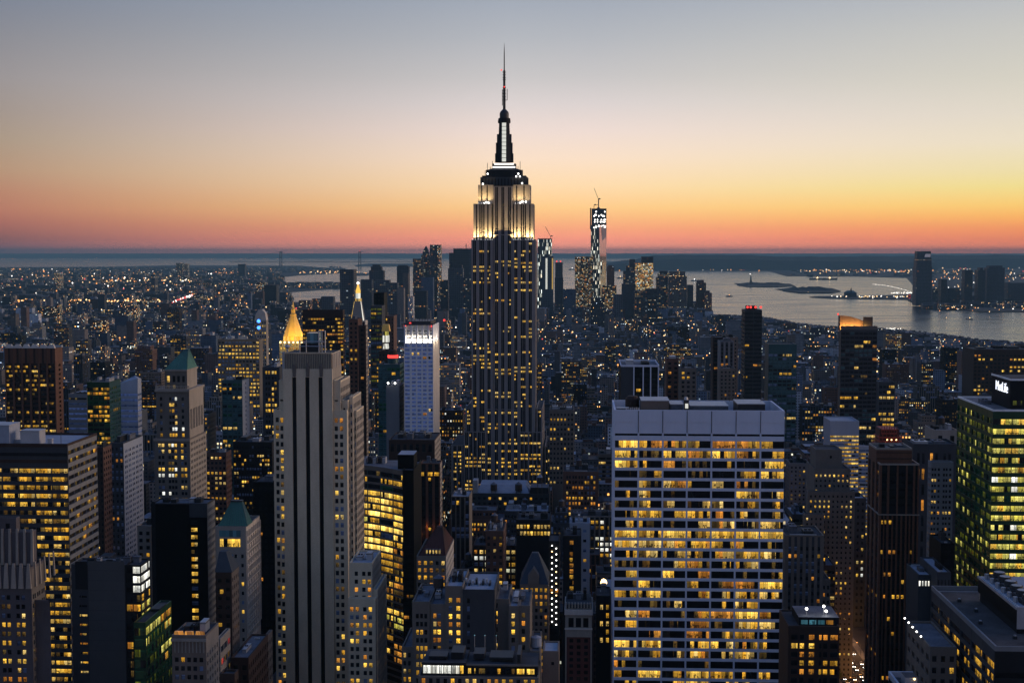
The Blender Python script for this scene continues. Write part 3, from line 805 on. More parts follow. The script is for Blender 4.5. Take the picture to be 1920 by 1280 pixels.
# ================================================================== the grey stone tower with three black stripes
def striped_stone_tower():
    Y = 674.0
    t = Tower('grey_stone_tower', 'grey limestone setback tower with three tall black window stripes', 'skyscraper', Y, 510, 664, 755, depth=34)
    k = t.k
    X = lambda px: t.xpx(px, 700)
    Zp = t.zpx
    z660, z690 = Zp(665), Zp(693)
    # central shaft, nothing but three recessed stripes
    a0 = 530.5
    cols = [((c - 4.0 - a0) * k, (c + 4.0 - a0) * k) for c in (551.8, 577.0, 602.3)]
    st = ST(wall='fifth_stone', dep=1.1, cols=cols, rows=[(t.zlow, Zp(709))], pick=lambda r, c: 'k')
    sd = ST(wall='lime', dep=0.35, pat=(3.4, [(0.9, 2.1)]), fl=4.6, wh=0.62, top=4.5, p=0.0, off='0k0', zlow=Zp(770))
    yb = Y + 26
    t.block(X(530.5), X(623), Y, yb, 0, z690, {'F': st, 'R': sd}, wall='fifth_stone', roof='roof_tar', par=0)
    # fluted crown with three pinnacle ornaments
    m = t.wall
    zc = Zp(664)
    m.box(X(533), X(621.5), Y + 0.9, yb - 1, z690, zc, 'fifth_stone', top='roof_tar')
    px = 534.0
    while px < 620:
        m.box(X(px), X(px + 1.5), Y + 0.5, Y + 0.898, z690, zc - 0.3, 'lime_dark')
        px += 3.3
    m.box(X(532.6), X(622), Y + 0.45, Y + 1.2, zc, zc + 0.5, 'fifth_stone')
    for c in (551.8, 577.0, 602.3):
        m.frust((X(c - 2.8), X(c + 2.8), Y - 0.35, Y + 0.4), Zp(708), (X(c - 3.6), X(c + 3.6), Y - 0.3, Y + 0.4), Zp(690), 'lime_dark')
        m.frust((X(c - 3.6), X(c + 3.6), Y - 0.3, Y + 0.4), Zp(690), (X(c - 0.5), X(c + 0.5), Y - 0.1, Y + 0.4), Zp(682), 'lime_dark')
    # right face of the crown: fluted pale panels
    m.box(X(621.5), X(622.6), Y + 1.3, yb - 1.2, z690, zc - 0.4, 'lime')
    for i in range(5):
        yy = Y + 3 + i * 4.6
        m.box(X(622.6), X(622.6) + 0.3, yy, yy + 1.2, z690, zc - 0.4, 'lime_pale')
    # shoulders to the left and right
    w2 = dict(wall='fifth_stone', dep=0.4, fl=15.45 * k, wh=0.58, top=2.2, p=0.33, on='bbmmopod', off='000k0u')
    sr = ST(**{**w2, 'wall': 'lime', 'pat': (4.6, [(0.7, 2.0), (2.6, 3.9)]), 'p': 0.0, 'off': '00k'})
    def sh(pa, pb, top, dy, yb_, cols, right=False, extra=None):
        c = [((a - pa) * k, (b - pa) * k) for a, b in cols]
        stt = ST(**{**w2, 'cols': c, **(extra or {})})
        sds = {'F': stt}
        if right: sds['R'] = sr
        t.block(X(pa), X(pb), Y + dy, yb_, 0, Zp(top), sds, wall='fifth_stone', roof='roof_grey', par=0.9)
    slot = dict(rows=[(Zp(772), Zp(755)), (Zp(752), Zp(734))], pick=lambda r, c: 'k')
    sh(521, 530.2, 719, 2.0, yb + 4, [(523, 529)], extra=slot)
    sh(510, 520.8, 775, 2.2, yb + 6, [(514.2, 520.2)])
    sh(623.3, 637, 719, 2.0, yb + 4, [(626, 632)], right=True, extra=slot)
    sh(637.3, 649, 757, 4.0, yb + 8, [(640.5, 644.5)], right=True, extra=dict(p=0.0))
    # window pairs beside the shaft, in front of the shoulders
    sh(521.3, 530.1, 775, 0.9, Y + 1.95, [(523.8, 529.6)])
    sh(623.4, 649.3, 775, 0.9, Y + 3.9, [(626.0, 632.2), (636.0, 642.2)])
    sh(649.6, 656, 752, 8.0, yb + 8, [(651.5, 654.5)], right=True, extra=dict(p=0.0))
    sh(656.3, 660.5, 780, 12.0, yb + 9, [(657.5, 659.5)], right=True, extra=dict(p=0.0))
    # rooftop frame
    m = MB()
    zr = zc
    m.box(X(558), X(592), Y + 8, Y + 20, zr, zr + 4.5, 'metal_dark')
    m.box(X(568), X(590), Y + 10, Y + 18, zr + 4.5, zr + 9.5, 'glass_teal')
    t.part('penthouse', m)
    m = MB()
    for px in (558, 570, 594, 600, 606):
        top = 640 if px < 590 else 622
        m.bar((X(px), Y + 6, zr), (X(px), Y + 6, Zp(top)), 0.28, 'metal_light')
    for py, a, b in ((652, 558, 606), (643, 558, 606), (623, 594, 606)):
        m.bar((X(a), Y + 6, Zp(py)), (X(b), Y + 6, Zp(py)), 0.25, 'metal_light')
    t.part('rooftop_frame', m)
    m = MB().cyl(X(537), Y + 3, [(0.5, zr), (0.5, zr + 2.2), (1.4, zr + 3.0), (1.0, zr + 4.0)], 'metal_light', 10)
    t.part('satellite_dish', m)
    m = MB().box(X(527), X(531), Y + 3, Y + 5, Zp(719), Zp(662), 'metal_light')
    t.part('vent_stack', m)
    t.finish(100)
    # stepped wing at its foot on the right
    t = Tower('stepped_stone_wing', 'lower stepped stone building at the right foot of the black striped tower', 'building', 640.0, 655, 706, 1058, far=719)
    w3 = ST(wall='fifth_stone', dep=0.4, fl=15.4 * t.k, wh=0.55, top=2.6, p=0.33, on='bbmop', off='0000ku', pat=(25 * t.k, [(2.5 * t.k, 9 * t.k), (13 * t.k, 19.5 * t.k)]))
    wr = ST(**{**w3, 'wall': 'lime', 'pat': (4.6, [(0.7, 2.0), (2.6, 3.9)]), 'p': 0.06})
    X = lambda px, y=640: t.xpx(px, 1080, y)
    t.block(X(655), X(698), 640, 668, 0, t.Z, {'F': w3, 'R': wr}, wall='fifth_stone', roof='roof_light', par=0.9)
    z2 = t.zpx(1124)
    t.block(X(698) + 0.02, X(707), 641, 672, 0, t.zpx(1112), {'F': ST(**{**w3, 'pat': None, 'bay': 2.2}), 'R': wr}, wall='fifth_stone', roof='roof_light', par=0.9)
    t.block(X(655), X(706), 636, 639.9, 0, z2, {'F': w3, 'R': ST(**{**wr, 'pat': (3.0, [(0.6, 1.9)])})}, wall='fifth_stone', roof='roof_light', par=0.7)
    t.clutter(X(660), X(694), 646, 664, t.Z, 2)
    t.finish(100)
striped_stone_tower()

# ================================================================== left foreground
def left_foreground():
    # striped office block
    t = Tower('banded_office_block', 'broad office block at the left edge with pale ribbed bands on its west side', 'office building', 600.0, -90, 126.5, 831, far=182, vb=1290)
    k = t.k
    f = ST(wall='grey_dark', bay=30.5 * k, win=0.96, fl=16.3 * k, wh=0.52, top=41 * k, dep=0.6, spd=0.1, p=0.9, on=['mmpp', 'bmmp', 'mmmd', 'ppmd', 'mdmm', 'dmmd', 'bbmm', 'ddmp'], off=['0dd0', 'dd00', 'd0d0'], rowf=False)
    r = ST(wall='grey_panel', bay=7.5, win=0.985, fl=16.3 * k, wh=0.5, top=1.5, dep=0.6, spd=0.06, p=0.8, on=['d0d0', '0dd0', 'dd0d', '00md', 'd00d', 'ddmo'], off=['0000', '0d00'], rowf=False)  # same cladding as the front, western light put into its paler colour
    r['sp'] = 'grey_panel'
    t.block(t.X0, t.X1, 600, t.Yb, 0, t.Z - 1.0, {'F': f, 'R': r}, wall='grey_dark', roof='roof_light', par=1.0, cap='brown_dark')
    for i, py in enumerate((838, 855, 868)):
        t.wall.box(t.X0, t.X1 - 0.1, 599.8, 599.998, t.zpx(py + 6), t.zpx(py), 'brown_dark' if i % 2 == 0 else 'charcoal')
    for a, b, ya, yb, h, m in ((33, 69, 604, 611, 6.0, 'metal_light'), (-30, 14, 603, 615, 8.5, 'roof_light'), (84, 92, 604, 606, 2.4, 'metal_light')):
        t.part('penthouse' if h > 5 else 'vent', MB().box(t.xpx(a), t.xpx(b), ya, yb, t.Z - 1, t.Z - 1 + h, m, top='roof_grey').box(t.xpx(a) - .2, t.xpx(b) + .2, ya - .2, yb + .2, t.Z - 1 + h, t.Z - .7 + h, 'metal_light'))
    t.part('duct', MB().box(t.xpx(14), t.xpx(33), 608, 609, t.Z - 0.8, t.Z + 0.6, 'metal_light'))
    t.part('antenna', MB().bar((t.xpx(108), 605, t.Z - 1), (t.xpx(108), 605, t.Z + 4), 0.12, 'steel_dark'))
    t.finish(100)
    # stepped stone tower in the corner
    t = Tower('stepped_crown_tower', 'stepped dark stone tower with carved crown in the lower left corner', 'building', 500.0, -60, 58, 1067, far=84, vb=1300)
    k = t.k
    p2 = ST(wall='mauve_stone', dep=0.5, fl=17.9 * k, wh=0.52, top=9.0, p=0.42, on='bbomp', off='0kkud', pat=(29 * k, [(2 * k, 9.5 * k), (12.5 * k, 20 * k)]))
    pr = ST(**{**p2, 'pat': (4.2, [(0.6, 1.9), (2.4, 3.6)]), 'p': 0.35, 'wall': 'lime_dark'})
    t.block(t.X0, t.X1, 500, t.Yb, 0, t.Z, {'F': p2, 'R': pr}, wall='mauve_stone', par=1.0)
    x82 = at(82, 1146, 497)[0]
    t.block(t.X1 + 0.02, x82, 503, depth_at(94, 1146, x82), 0, t.zpx(1146), {'F': ST(**{**p2, 'pat': None, 'bay': 3.4, 'top': 3}), 'R': pr}, wall='mauve_stone', par=1.3)
    x53 = t.xpx(50, 1005)
    up = ST(wall='mauve_stone', dep=0.6, pat=(29 * k, [(4 * k, 11 * k)]), fl=14, wh=0.72, top=2.0, p=0.0, off='k', maxrows=1)
    t.block(t.xpx(-50, 1005), x53, 504, 509, t.Z, t.zpx(1006, 504), {'F': up, 'R': up}, wall='mauve_stone', par=0.0)
    t.block(t.xpx(-50, 985), t.xpx(20, 985), 505, 508.4, t.zpx(1006, 504), t.zpx(982, 505), {'F': ST(wall='mauve_stone', pat=(4, [(1, 2.6)]), fl=4, p=0, off='k', top=.8)}, wall='mauve_stone', par=0.5)
    m = MB()
    for i in range(8):                                     # carved buttress heads along the set-backs
        x = t.xpx(-48 + 14 * i, 1005)
        m.frust((x, x + 1.0, 503.0, 503.99), t.Z + 1.01, (x + .1, x + .9, 503.5, 503.99), t.zpx(1000, 504), 'lime')
        m.frust((x - .5, x + 1.5, 499.2, 499.99), t.Z - 7, (x, x + 1, 499.6, 499.99), t.Z + 2.4, 'lime')
    for i in range(5):
        y = 503 + i * 4.5
        m.frust((t.X1 + 0.01, t.X1 + 0.7, y, y + 1.1), t.Z - 7, (t.X1 + 0.01, t.X1 + 0.35, y + .2, y + .9), t.Z + 2.4, 'lime')
    t.part('buttress', m)
    t.finish(100)
    # blank grey slab with glazed corner
    t = Tower('blank_grey_slab', 'blank grey concrete slab with a bright white glazed top corner', 'building', 545.0, 133, 264, 1058, far=282)
    k = t.k
    c = lambda px: (px - 133) * k
    fl = 17.9 * k
    top = t.Z
    X = lambda px: t.xpx(px, 1058)
    f = ST(wall='grey_dark', dep=0.4, cols=[(c(148), c(151.5)), (c(152.5), c(163))], rows=[(t.zpx(1126 + 17.9 * i + 4), t.zpx(1126 + 17.9 * i)) for i in range(9)], p=0.45, on='moop', off='k0', rowf=False)
    t.block(X(133), X(234), 545, t.Yb, 0, top - 0.6, {'F': f}, wall='grey_dark', roof='roof_tar', par=0.6)
    t.wall.box(X(141), X(163.6), 544.8, 544.998, t.zpx(1114), t.zpx(1061), 'charcoal')
    t.wall.box(X(165), X(233), 544.86, 544.998, t.zlow, t.zpx(1060), 'slab_grey')
    for i in range(9):
        t.wall.box(X(165), X(233), 544.84, 544.858, t.zpx(1078 + 19 * i), t.zpx(1077.3 + 19 * i), 'grey_dark')
    rows = [(t.zpx(1058 + 12 + 17.9 * i + 13), t.zpx(1058 + 12 + 17.9 * i)) for i in range(12)]
    f = ST(wall='charcoal', dep=0.4, cols=[(c(236.2) - c(234.3), c(248) - c(234.3)), (c(249) - c(234.3), c(263.3) - c(234.3))], rows=rows,
           pick=lambda ri, ci: ('w' if ci else 'k') if ri < 3 else None, p=0.6, on=['mo', 'om', 'bb', 'md', 'mm'], off=['00', '0d'])
    g_ = ST(wall='charcoal', dep=0.4, bay=9, win=0.97, rows=rows, pick=lambda ri, ci: 'www' if ri < 3 else None, p=0.5, on=['mdm', 'ydy', 'mee'], off=['ge0', '0gg', 'gge'])
    t.block(X(234.3), X(264), 545, t.Yb, 0, top - 0.6, {'F': f, 'R': g_}, wall='charcoal', roof='roof_tar', par=0.6)
    t.clutter(X(150), X(258), 549, t.Yb - 3, top - 0.6, 6, hmax=2.6)
    t.finish(100)
    x1 = t.X1
    # green glass annex
    t = Tower('green_glass_annex', 'low dark green glass annex lit amber inside, beside the blank grey slab', 'building', 534.0, 266, 273, 1166, far=322, X0=x1 + 0.3)
    g_ = ST(wall='green_metal', bay=5.2, win=0.93, fl=21 * t.k, wh=0.72, top=1.4, dep=0.3, p=0.42, on=['my', 'yy', 'me', 'om', 'ee'], off=['gg', 'g0', 'eg'])
    t.block(t.X0, t.X1, 534, t.Yb, 0, t.Z - .5, {'F': g_, 'R': g_}, wall='green_metal', roof='roof_tar', par=0.5)
    t.clutter(t.X0, t.X1, 540, t.Yb - 4, t.Z - .5, 1, hmax=2)
    t.finish(100)
    # black slab
    t = Tower('black_slab_tower', 'windowless black slab tower with one column of lit windows', 'office tower', 690.0, 283, 388, 943, far=403)
    k = t.k
    c = lambda px: (px - 283) * k
    rows = [(t.zpx(981 + 13.9 * i + 7.5), t.zpx(981 + 13.9 * i)) for i in range(18)]
    f = ST(wall='black_steel', dep=0.4, cols=[(c(360), c(372.5))], rows=rows, p=0.75, on=['bm', 'mm', 'bb', 'mp'], off=['00', 'd0', 'uu'], rowf=False)
    r_ = ST(wall='grey_panel', sp='grey_panel', dep=0.4, pat=(2.4, [(0.7, 1.9)]), fl=3.7, wh=0.5, p=0.05, on='mp', off='00uu')
    t.block(t.X0, t.X1, 690, t.Yb, 0, t.Z - .8, {'F': f, 'R': r_}, wall='black_steel', roof='roof_grey', par=0.8, cap='metal_dark')
    t.wall.box(t.xpx(355, 943), t.X1 - .05, 689.85, 689.998, t.zpx(975), t.zpx(950), 'grey_dark')
    t.wall.box(t.xpx(284, 943), t.xpx(291, 943), 689.85, 689.998, t.zlow, t.zpx(946), 'charcoal')
    t.clutter(t.X0 + 2, t.X1 - 2, 693, t.Yb - 2, t.Z - .8, 4, hmax=2.2)
    t.finish(100)
    simple('stone_block', 'pale stone block with lit windows just left of the black slab tower', 'building', 705.0, 257, 283.5, 985, ST(wall='lime', bay=3, fl=3.8, p=0.45, on='mmpo'), depth=20, vb=1050, n=1)
    # big green-roofed stone tower
    t = Tower('green_pyramid_tower', 'stone tower with a steep green copper pyramid roof, the taller of two', 'skyscraper', 800.0, 289, 356, 829, far=387, vb=935)
    k = t.k
    X = lambda px: t.xpx(px, 830)
    fl = 11.6 * k
    cols = [((a - 289) * k, (b - 289) * k) for a, b in ((296.5, 301.5), (303, 308.5), (316, 321), (322, 327), (328, 333), (340.5, 345.5), (347, 352))]
    st = ST(wall='lime_dark', dep=0.5, cols=cols, fl=fl, wh=0.56, top=1.5, p=0.36, on='bbmwpp', off='000kud')
    sr = ST(wall='lime', dep=0.5, pat=(5.6, [(0.8, 2.2), (3.0, 4.4)]), fl=fl, wh=0.5, top=1.0, p=0.06, off='0k0')
    t.block(X(289), X(356), 800, t.Yb, 0, t.zpx(829), {'F': st, 'R': sr}, wall='lime_dark', roof='roof_tar', par=0.8)
    m2 = t.wall
    m2.box(X(288.4), X(356.6), 799.4, 799.99, t.zpx(831), t.zpx(829) + 1.0, 'lime')
    c2 = [((a - 292) * k, (b - 292) * k) for a, b in ((299, 304), (317, 321.5), (322.5, 327), (328, 332.5), (341, 346))]
    st2 = ST(**{**st, 'cols': c2, 'p': 0.42, 'top': 2.6, 'maxrows': 7})
    t.block(X(292), X(354), 802, t.Yb - 3, t.zpx(829) + .8, t.zpx(738), {'F': st2, 'R': ST(**{**sr, 'fl': 16, 'wh': 0.75, 'top': 9, 'maxrows': 1})}, wall='lime_dark', roof='roof_tar', par=0.0)
    z = t.zpx(738)
    m2.box(X(290.5), X(355.5), 801.0, t.Yb - 2, z + 0.002, z + 1.4, 'lime')
    for i in range(22):
        xx = X(291.5 + 2.9 * i)
        m2.box(xx, xx + 0.45, 801.2, 801.6, z + 1.4, z + 3.0, 'lime')
    m2.box(X(291), X(355), 801.15, 801.65, z + 3.0, z + 3.5, 'lime')
    c3 = [((a - 305) * k, (b - 305) * k) for a, b in ((309, 315), (320, 325.5), (329, 334.5), (339, 344))]
    yA, yB = 806, 806 + (t.Yb - 806) * 0.72
    pick = lambda ri, ci: ['p', 'k', 'k', 'k', ][ci] if ri == 0 else ['d', 'p', 'k', 'p'][ci]
    t.block(X(305), X(347), yA, yB, z + 1.4, t.zpx(700), {'F': ST(wall='lime_dark', dep=0.5, cols=c3, rows=[(t.zpx(721), t.zpx(709)), (t.zpx(733), t.zpx(727))], pick=pick),
            'R': ST(wall='lime', dep=0.5, pat=(4, [(0.8, 2.8)]), fl=11, wh=0.7, p=0, off='k', maxrows=1)}, wall='lime_dark', roof='roof_tar', par=0)
    z7 = t.zpx(700)
    m2.box(X(304), X(348), yA - .6, yB + .6, z7 + 0.002, z7 + 1.0, 'lime')
    ym = (yA + yB) / 2
    t.part('roof', MB().frust((X(305), X(347.5), yA, yB), z7 + 1.0, (X(334), X(341), ym - 1.5, ym + 1.5), t.zpx(660), 'copper').seams((X(305), X(347.5), yA, yB), z7 + 1.0, (X(334), X(341), ym - 1.5, ym + 1.5), t.zpx(660), 9, 'copper_dark'))
    t.part('arched_window', MB().poly([(X(323) + 3.9 * k * cos(a) - 0, 799.99, t.zpx(765) + 3.4 * k * sin(a)) for a in [pi * i / 8 for i in range(9)]], 'lit_bright', [(i * .2, .5) for i in range(9)]))
    t.finish(100)
    # second green roofed tower
    t = Tower('small_pyramid_tower', 'grey stone tower with a lower green copper pyramid roof and white side grille', 'skyscraper', 640.0, 404, 461, 988, far=487, vb=1190)
    k = t.k
    X = lambda px: t.xpx(px, 990)
    fl = 18.0 * k
    cols = [((a - 404) * k, (b - 404) * k) for a, b in ((412, 417), (419, 424), (426, 431), (433, 438), (440, 445), (453, 458))]
    st = ST(wall='lime', dep=0.45, cols=cols, fl=fl, wh=0.4, top=48 * k, p=0.45, on='bmmod')
    sr = ST(wall='lime_pale', dep=0.45, pat=(4.6, [(0.5, 1.9), (2.6, 4.0)]), fl=fl, wh=0.6, p=0.12, on='od', off='0k0')
    t.block(t.X0, t.X1, 640, t.Yb, 0, t.Z, {'F': st, 'R': sr}, wall='lime', roof='roof_tar', par=0.4)
    t.wall.box(X(411), X(451), 639.9, 639.99, t.zpx(1011), t.zpx(999), 'glass_teal')
    t.part('lit_window', MB().poly([(X(412), 639.88, t.zpx(1030)), (X(450), 639.88, t.zpx(1030)), (X(450), 639.88, t.zpx(1015)), (X(412), 639.88, t.zpx(1015))], 'lit_bright', [(0, 0), (9, 0), (9, 1), (0, 1)]))
    z0 = t.Z + 0.4
    t.part('roof', MB().frust((X(408), X(463), 641, 651), z0, (X(429), X(449), 645, 647), t.zpx(944, 646), 'copper').seams((X(408), X(463), 641, 651), z0, (X(429), X(449), 645, 647), t.zpx(944, 646), 11, 'copper_dark').box(X(428), X(450), 644.5, 647.5, t.zpx(944, 646), t.zpx(941.5, 646), 'metal_dark'))
    m = MB()                                                   # white braced lattice on the west side
    xs = X(461) + 0.25
    z0 = t.zpx(1195)
    z1 = t.zpx(1000)
    y0, y1 = 641, t.Yb
    for i in range(7):
        yy = y0 + (y1 - y0) * i / 6
        m.box(xs - .2, xs + 0.2, yy - .3, yy + .3, z0, z1, 'lime_pale')
    n = 14
    for i in range(n):
        za = z0 + (z1 - z0) * i / n
        zc = z0 + (z1 - z0) * (i + 1) / n
        m.box(xs - .15, xs + .15, y0 + .3, y1 - .3, za, za + .5, 'lime_pale')
    t.part('side_grille', m)
    t.finish(100)
    # dark neighbours
    simple('black_tower', 'featureless black tower rising behind the small green pyramid tower', 'office tower', 790.0, 474, 513, 903, ST(wall='black_steel', bay=3, fl=3.8, p=0.02, on='o', off='k'), depth=24, vb=1250, n=1)
    t = Tower('dark_hipped_tower', 'dark brown brick tower with a slate hipped roof below the green pyramid', 'building', 590.0, 404, 434, 1074, far=448, vb=1230)
    st = ST(wall='brown_dark', bay=3, fl=3.9, wh=0.45, p=0.06, on='om', off='kk0')
    sr = ST(wall='brick_tan', pat=(3.2, [(0.8, 2.2)]), fl=3.7, wh=0.5, p=0.03, off='0k')
    t.block(t.X0, t.X1, 590, t.Yb, 0, t.Z, {'F': st, 'R': sr}, wall='brown_dark', par=0.4)
    x_ = lambda px: t.xpx(px, 1074)
    t.part('roof', MB().frust((t.X0 - .3, t.X1 + .3, 590, t.Yb), t.Z + .4, (x_(407), x_(420), 594, 598), t.zpx(1038, 596), 'slate'))
    t.part('lit_window', MB().poly([(x_(405) + 1.6, 589.9, t.zpx(1119)), (x_(405) + 3.2, 589.9, t.zpx(1119)), (x_(405) + 3.2, 589.9, t.zpx(1111)), (x_(405) + 1.6, 589.9, t.zpx(1111))], 'lit_mid', [(0, 0), (1, 0), (1, 1), (0, 1)]))
    t.finish(60)
    t = Tower('colonnade_building', 'tan stone building with a top-floor colonnade and glowing orange skylights', 'building', 500.0, 322, 386, 1190, far=410)
    st = ST(wall='brick_tan', pat=(6.0 * t.k * 2, [(2.0 * t.k, 9.4 * t.k)]), fl=17 * t.k, wh=0.55, top=38 * t.k, p=0.35, on='bpmo', off='0kku')
    sr = ST(wall='lime', pat=(3.4, [(0.7, 2.3)]), fl=17 * t.k, wh=0.55, top=6, p=0.05)
    t.block(t.X0, t.X1, 500, t.Yb, 0, t.Z - .5, {'F': st, 'R': sr}, wall='brick_tan', roof='roof_tar', par=0.5)
    for i in range(9):
        xx = t.X0 + 1 + i * 1.35
        t.wall.box(xx, xx + 0.4, 499.72, 499.99, t.Z - 6.6, t.Z - 2.4, 'lime')
    t.wall.box(t.X0 - .2, t.X1 + .3, 499.3, 499.99, t.Z - 2.3, t.Z - 1.3, 'lime')
    for i in range(3):
        xa = t.X0 + .4 + i * 4.0
        t.part('skylight', MB().frust((xa, xa + 3.3, 501.2, 502.6), t.Z - .45, (xa + .2, xa + 3.1, 501.6, 502.5), t.Z + 0.9, 'lit_orange'))
    t.clutter(t.X0 + 2, t.X1 - 1, 505, t.Yb - 2, t.Z - .5, 3)
    t.finish(80)
    simple('narrow_tan_building', 'narrow tan building with red-lit side windows beside the colonnade building', 'building', 530.0, 405, 413, 1197, ST(wall='lime', bay=2.2, fl=4, p=0.3, on='om', off='k0'), far=432,
           sst=ST(wall='lime', bay=6, win=0.9, fl=5.2, wh=0.5, p=0.4, on=['do', 'od', 'dr'], off=['k0', '00', 'kd']), n=1)
    simple('low_cornice_building', 'low dark building with a pale overhanging cornice at the bottom left', 'building', 470.0, 412, 440, 1262, ST(wall='brown_dark', bay=3, fl=4, p=0.1, on='o', off='k'), far=447, n=2)
    simple('brown_loft_building', 'brown brick loft building with a wide grey roof left of the striped stone tower', 'building', 540.0, 433, 466, 1232, ST(wall='brown_dark', bay=3.2, fl=4, p=0.12, on='o', off='k0'), far=503,
           sst=ST(wall='brown_dark', bay=3.0, fl=4.2, wh=0.55, p=0.02, on='o', off='k0'), roof='roof_grey', n=2)
    simple('grey_loft_building', 'grey stone loft building tight against the left foot of the striped stone tower', 'building', 590.0, 488, 494, 1200, ST(wall='lime_dark', bay=3.2, fl=4, p=0.1, on='m', off='k0'), far=511, roof='roof_grey', n=1)
left_foreground()

# ================================================================== left middle distance
def left_middle():
    t = Tower('fluted_brown_tower', 'red-brown fluted tower with scalloped white-capped top at the far left', 'office tower', 950.0, 8, 103, 650, far=117, vb=835)
    k = t.k
    fl = 8.8 * k
    n = 6
    w_ = (t.X1 - t.X0) / n
    st = ST(wall='brown', sp='brown_dark', dep=1.6, spd=0.7, bay=w_, win=0.80, fl=fl, wh=0.5, top=32 * k, p=0.55, on=['mmp', 'dm0', 'pp0', 'm0d', '0mp', 'bpp', '0d0'], off=['000', 'k0k', 'd00'])
    sr = ST(wall='brown', dep=1.2, bay=30, win=0.3, fl=fl, wh=0.5, top=30 * k, p=0.0, off='k')
    t.block(t.X0, t.X1, 950, t.Yb, 0, t.Z - 1, {'F': st, 'R': sr}, wall='brown', roof='roof_tar', par=0)
    m = MB()
    for i in range(n):                                         # concave white-capped scallops
        xa, xb = t.X0 + i * w_, t.X0 + (i + 1) * w_
        m.frust((xa + .4, xb - .4, 950.2, 953), t.Z - 1, (xa + 1.6, xb - 1.6, 951, 953), t.Z + 1.6, 'lime_pale')
    t.part('cap', m)
    m = MB()
    for i in range(n):
        xc = t.X0 + (i + .5) * w_
        pts = [(xc + w_ * 0.42 * cos(a), 951.1 - 1.3 * abs(cos(a)) , 0) for a in [pi * j / 6 for j in range(7)]][::-1]
        for a, b in zip(pts, pts[1:]):
            m.poly([(a[0], a[1], t.Z - 11.6), (b[0], b[1], t.Z - 11.6), (b[0], b[1], t.Z - 1.2), (a[0], a[1], t.Z - 1.2)], 'brown')
    t.part('scallop', m)
    t.finish(100)
    gst = ST(wall='green_metal', bay=4.0, win=0.9, fl=8.3 * .4, wh=0.6, top=3, dep=0.3, p=0.55, on=['mo', 'om', 'bm', 'dm', 'md'], off=['00', 'g0', 'gg'])
    simple('green_glass_tower', 'small green glass tower with amber windows between the fluted tower and white building', 'office tower', 1000.0, 163, 205, 716, gst, far=226,
           sst=ST(wall='teal_metal', bay=4.0, win=0.9, fl=3.3, wh=0.6, top=3, dep=0.3, p=0.12, on=['dg', 'md'], off=['tg', 'tt', 'gt']), vb=845, n=3)
    t = Tower('sloped_white_building', 'pale striped building with a sloping curved roof behind the green glass tower', 'building', 1120.0, 225, 258, 732, depth=10, vb=800)
    s_ = ST(wall='white_panel', sp='white_panel', bay=14, win=0.98, fl=4.4, wh=0.4, p=0.05, on='dm', off='ssu', dep=.3)
    t.block(t.X0, t.X1, 1120, t.Yb, 0, t.Z, {'F': s_, 'R': s_}, wall='white_panel', par=0)
    t.part('roof', MB().loft([[(t.X0, 1120, t.Z), (t.X1, 1120, t.Z), (t.X1, t.Yb, t.Z), (t.X0, t.Yb, t.Z)], [(t.X0, 1121, t.Z + 6), (t.X1, 1121, t.Z + 10), (t.X1, t.Yb, t.Z + 9), (t.X0, t.Yb, t.Z + 6)],
            [(t.X0 + 3, 1126, t.Z + 7), (t.X1 - 4, 1126, t.Z + 12), (t.X1 - 5, t.Yb - 6, t.Z + 11), (t.X0 + 3, t.Yb - 6, t.Z + 7)]], 'white_panel'))
    t.finish(60)
    simple('striped_annex', 'low white striped block left of the green glass tower', 'building', 1090.0, 128, 163, 738, ST(wall='grey_panel', bay=16, win=0.97, fl=4, wh=0.4, p=0.1, on='dm', off='uus'), depth=12, vb=850, n=1)
    simple('pale_side_building', 'dark fronted building whose long west wall shows pale rows of windows', 'building', 900.0, 206, 231, 830, ST(wall='grey_dark', bay=3.2, fl=3.9, p=0.05, on='om', off='0ku'), far=268,
           sst=ST(wall='white_panel', pat=(7.5, [(1.0, 3.0), (4.0, 6.0)]), fl=3.5, wh=0.5, p=0.0, off='0uu', top=4), vb=945, n=2)
    simple('brown_apartment_block', 'plain brown apartment block squeezed beside the banded office block', 'building', 860.0, 178, 193, 838, ST(wall='brown_dark', bay=3, fl=3.8, p=0.03, off='k'), far=209,
           sst=ST(wall='brick', bay=4, fl=3.6, p=0.02, off='k0'), vb=930, n=1)
    simple('brick_office_building', 'red brick office building with two glowing rows near its roof', 'building', 960.0, 386, 424, 848, ST(wall='brick', bay=3.0, win=.6, fl=3.6, wh=.5, p=0.45, on='mmop', off='0k0'), far=434,
           sst=ST(wall='brick', bay=3.2, fl=3.6, p=0.35, on='moo'), vb=935, n=2)
    simple('dark_office_block', 'dark glass office block with scattered rows of orange and yellow windows', 'office building', 880.0, 437, 510, 828, ST(wall='charcoal', pat=(15 * .338, [(.3, 1.6), (2.0, 3.2), (3.5, 4.7)]), fl=8.3 * .338, wh=.55, p=0.3, on='mmpobd', off='kk0u'), depth=30, vb=905, n=3)
    simple('grey_finned_tower', 'slim teal glass tower with one pale vertical fin', 'office tower', 1180.0, 416, 454, 712, ST(wall='teal_metal', bay=4, win=.8, fl=3.8, wh=.6, p=0.1, on='mp', off='tt0g'), far=467,
           sst=ST(wall='white_panel', bay=30, win=.1, fl=4, p=0, off='0'), vb=815, n=2)
    simple('ribbon_window_block', 'long low office block with rows of yellow windows beyond the pyramid tower', 'office building', 1900.0, 408, 486, 636, ST(wall='lime_dark', bay=5, win=.7, fl=5.2, wh=.5, p=0.75, on='mpb', off='0u'), depth=22, vb=690, n=3)
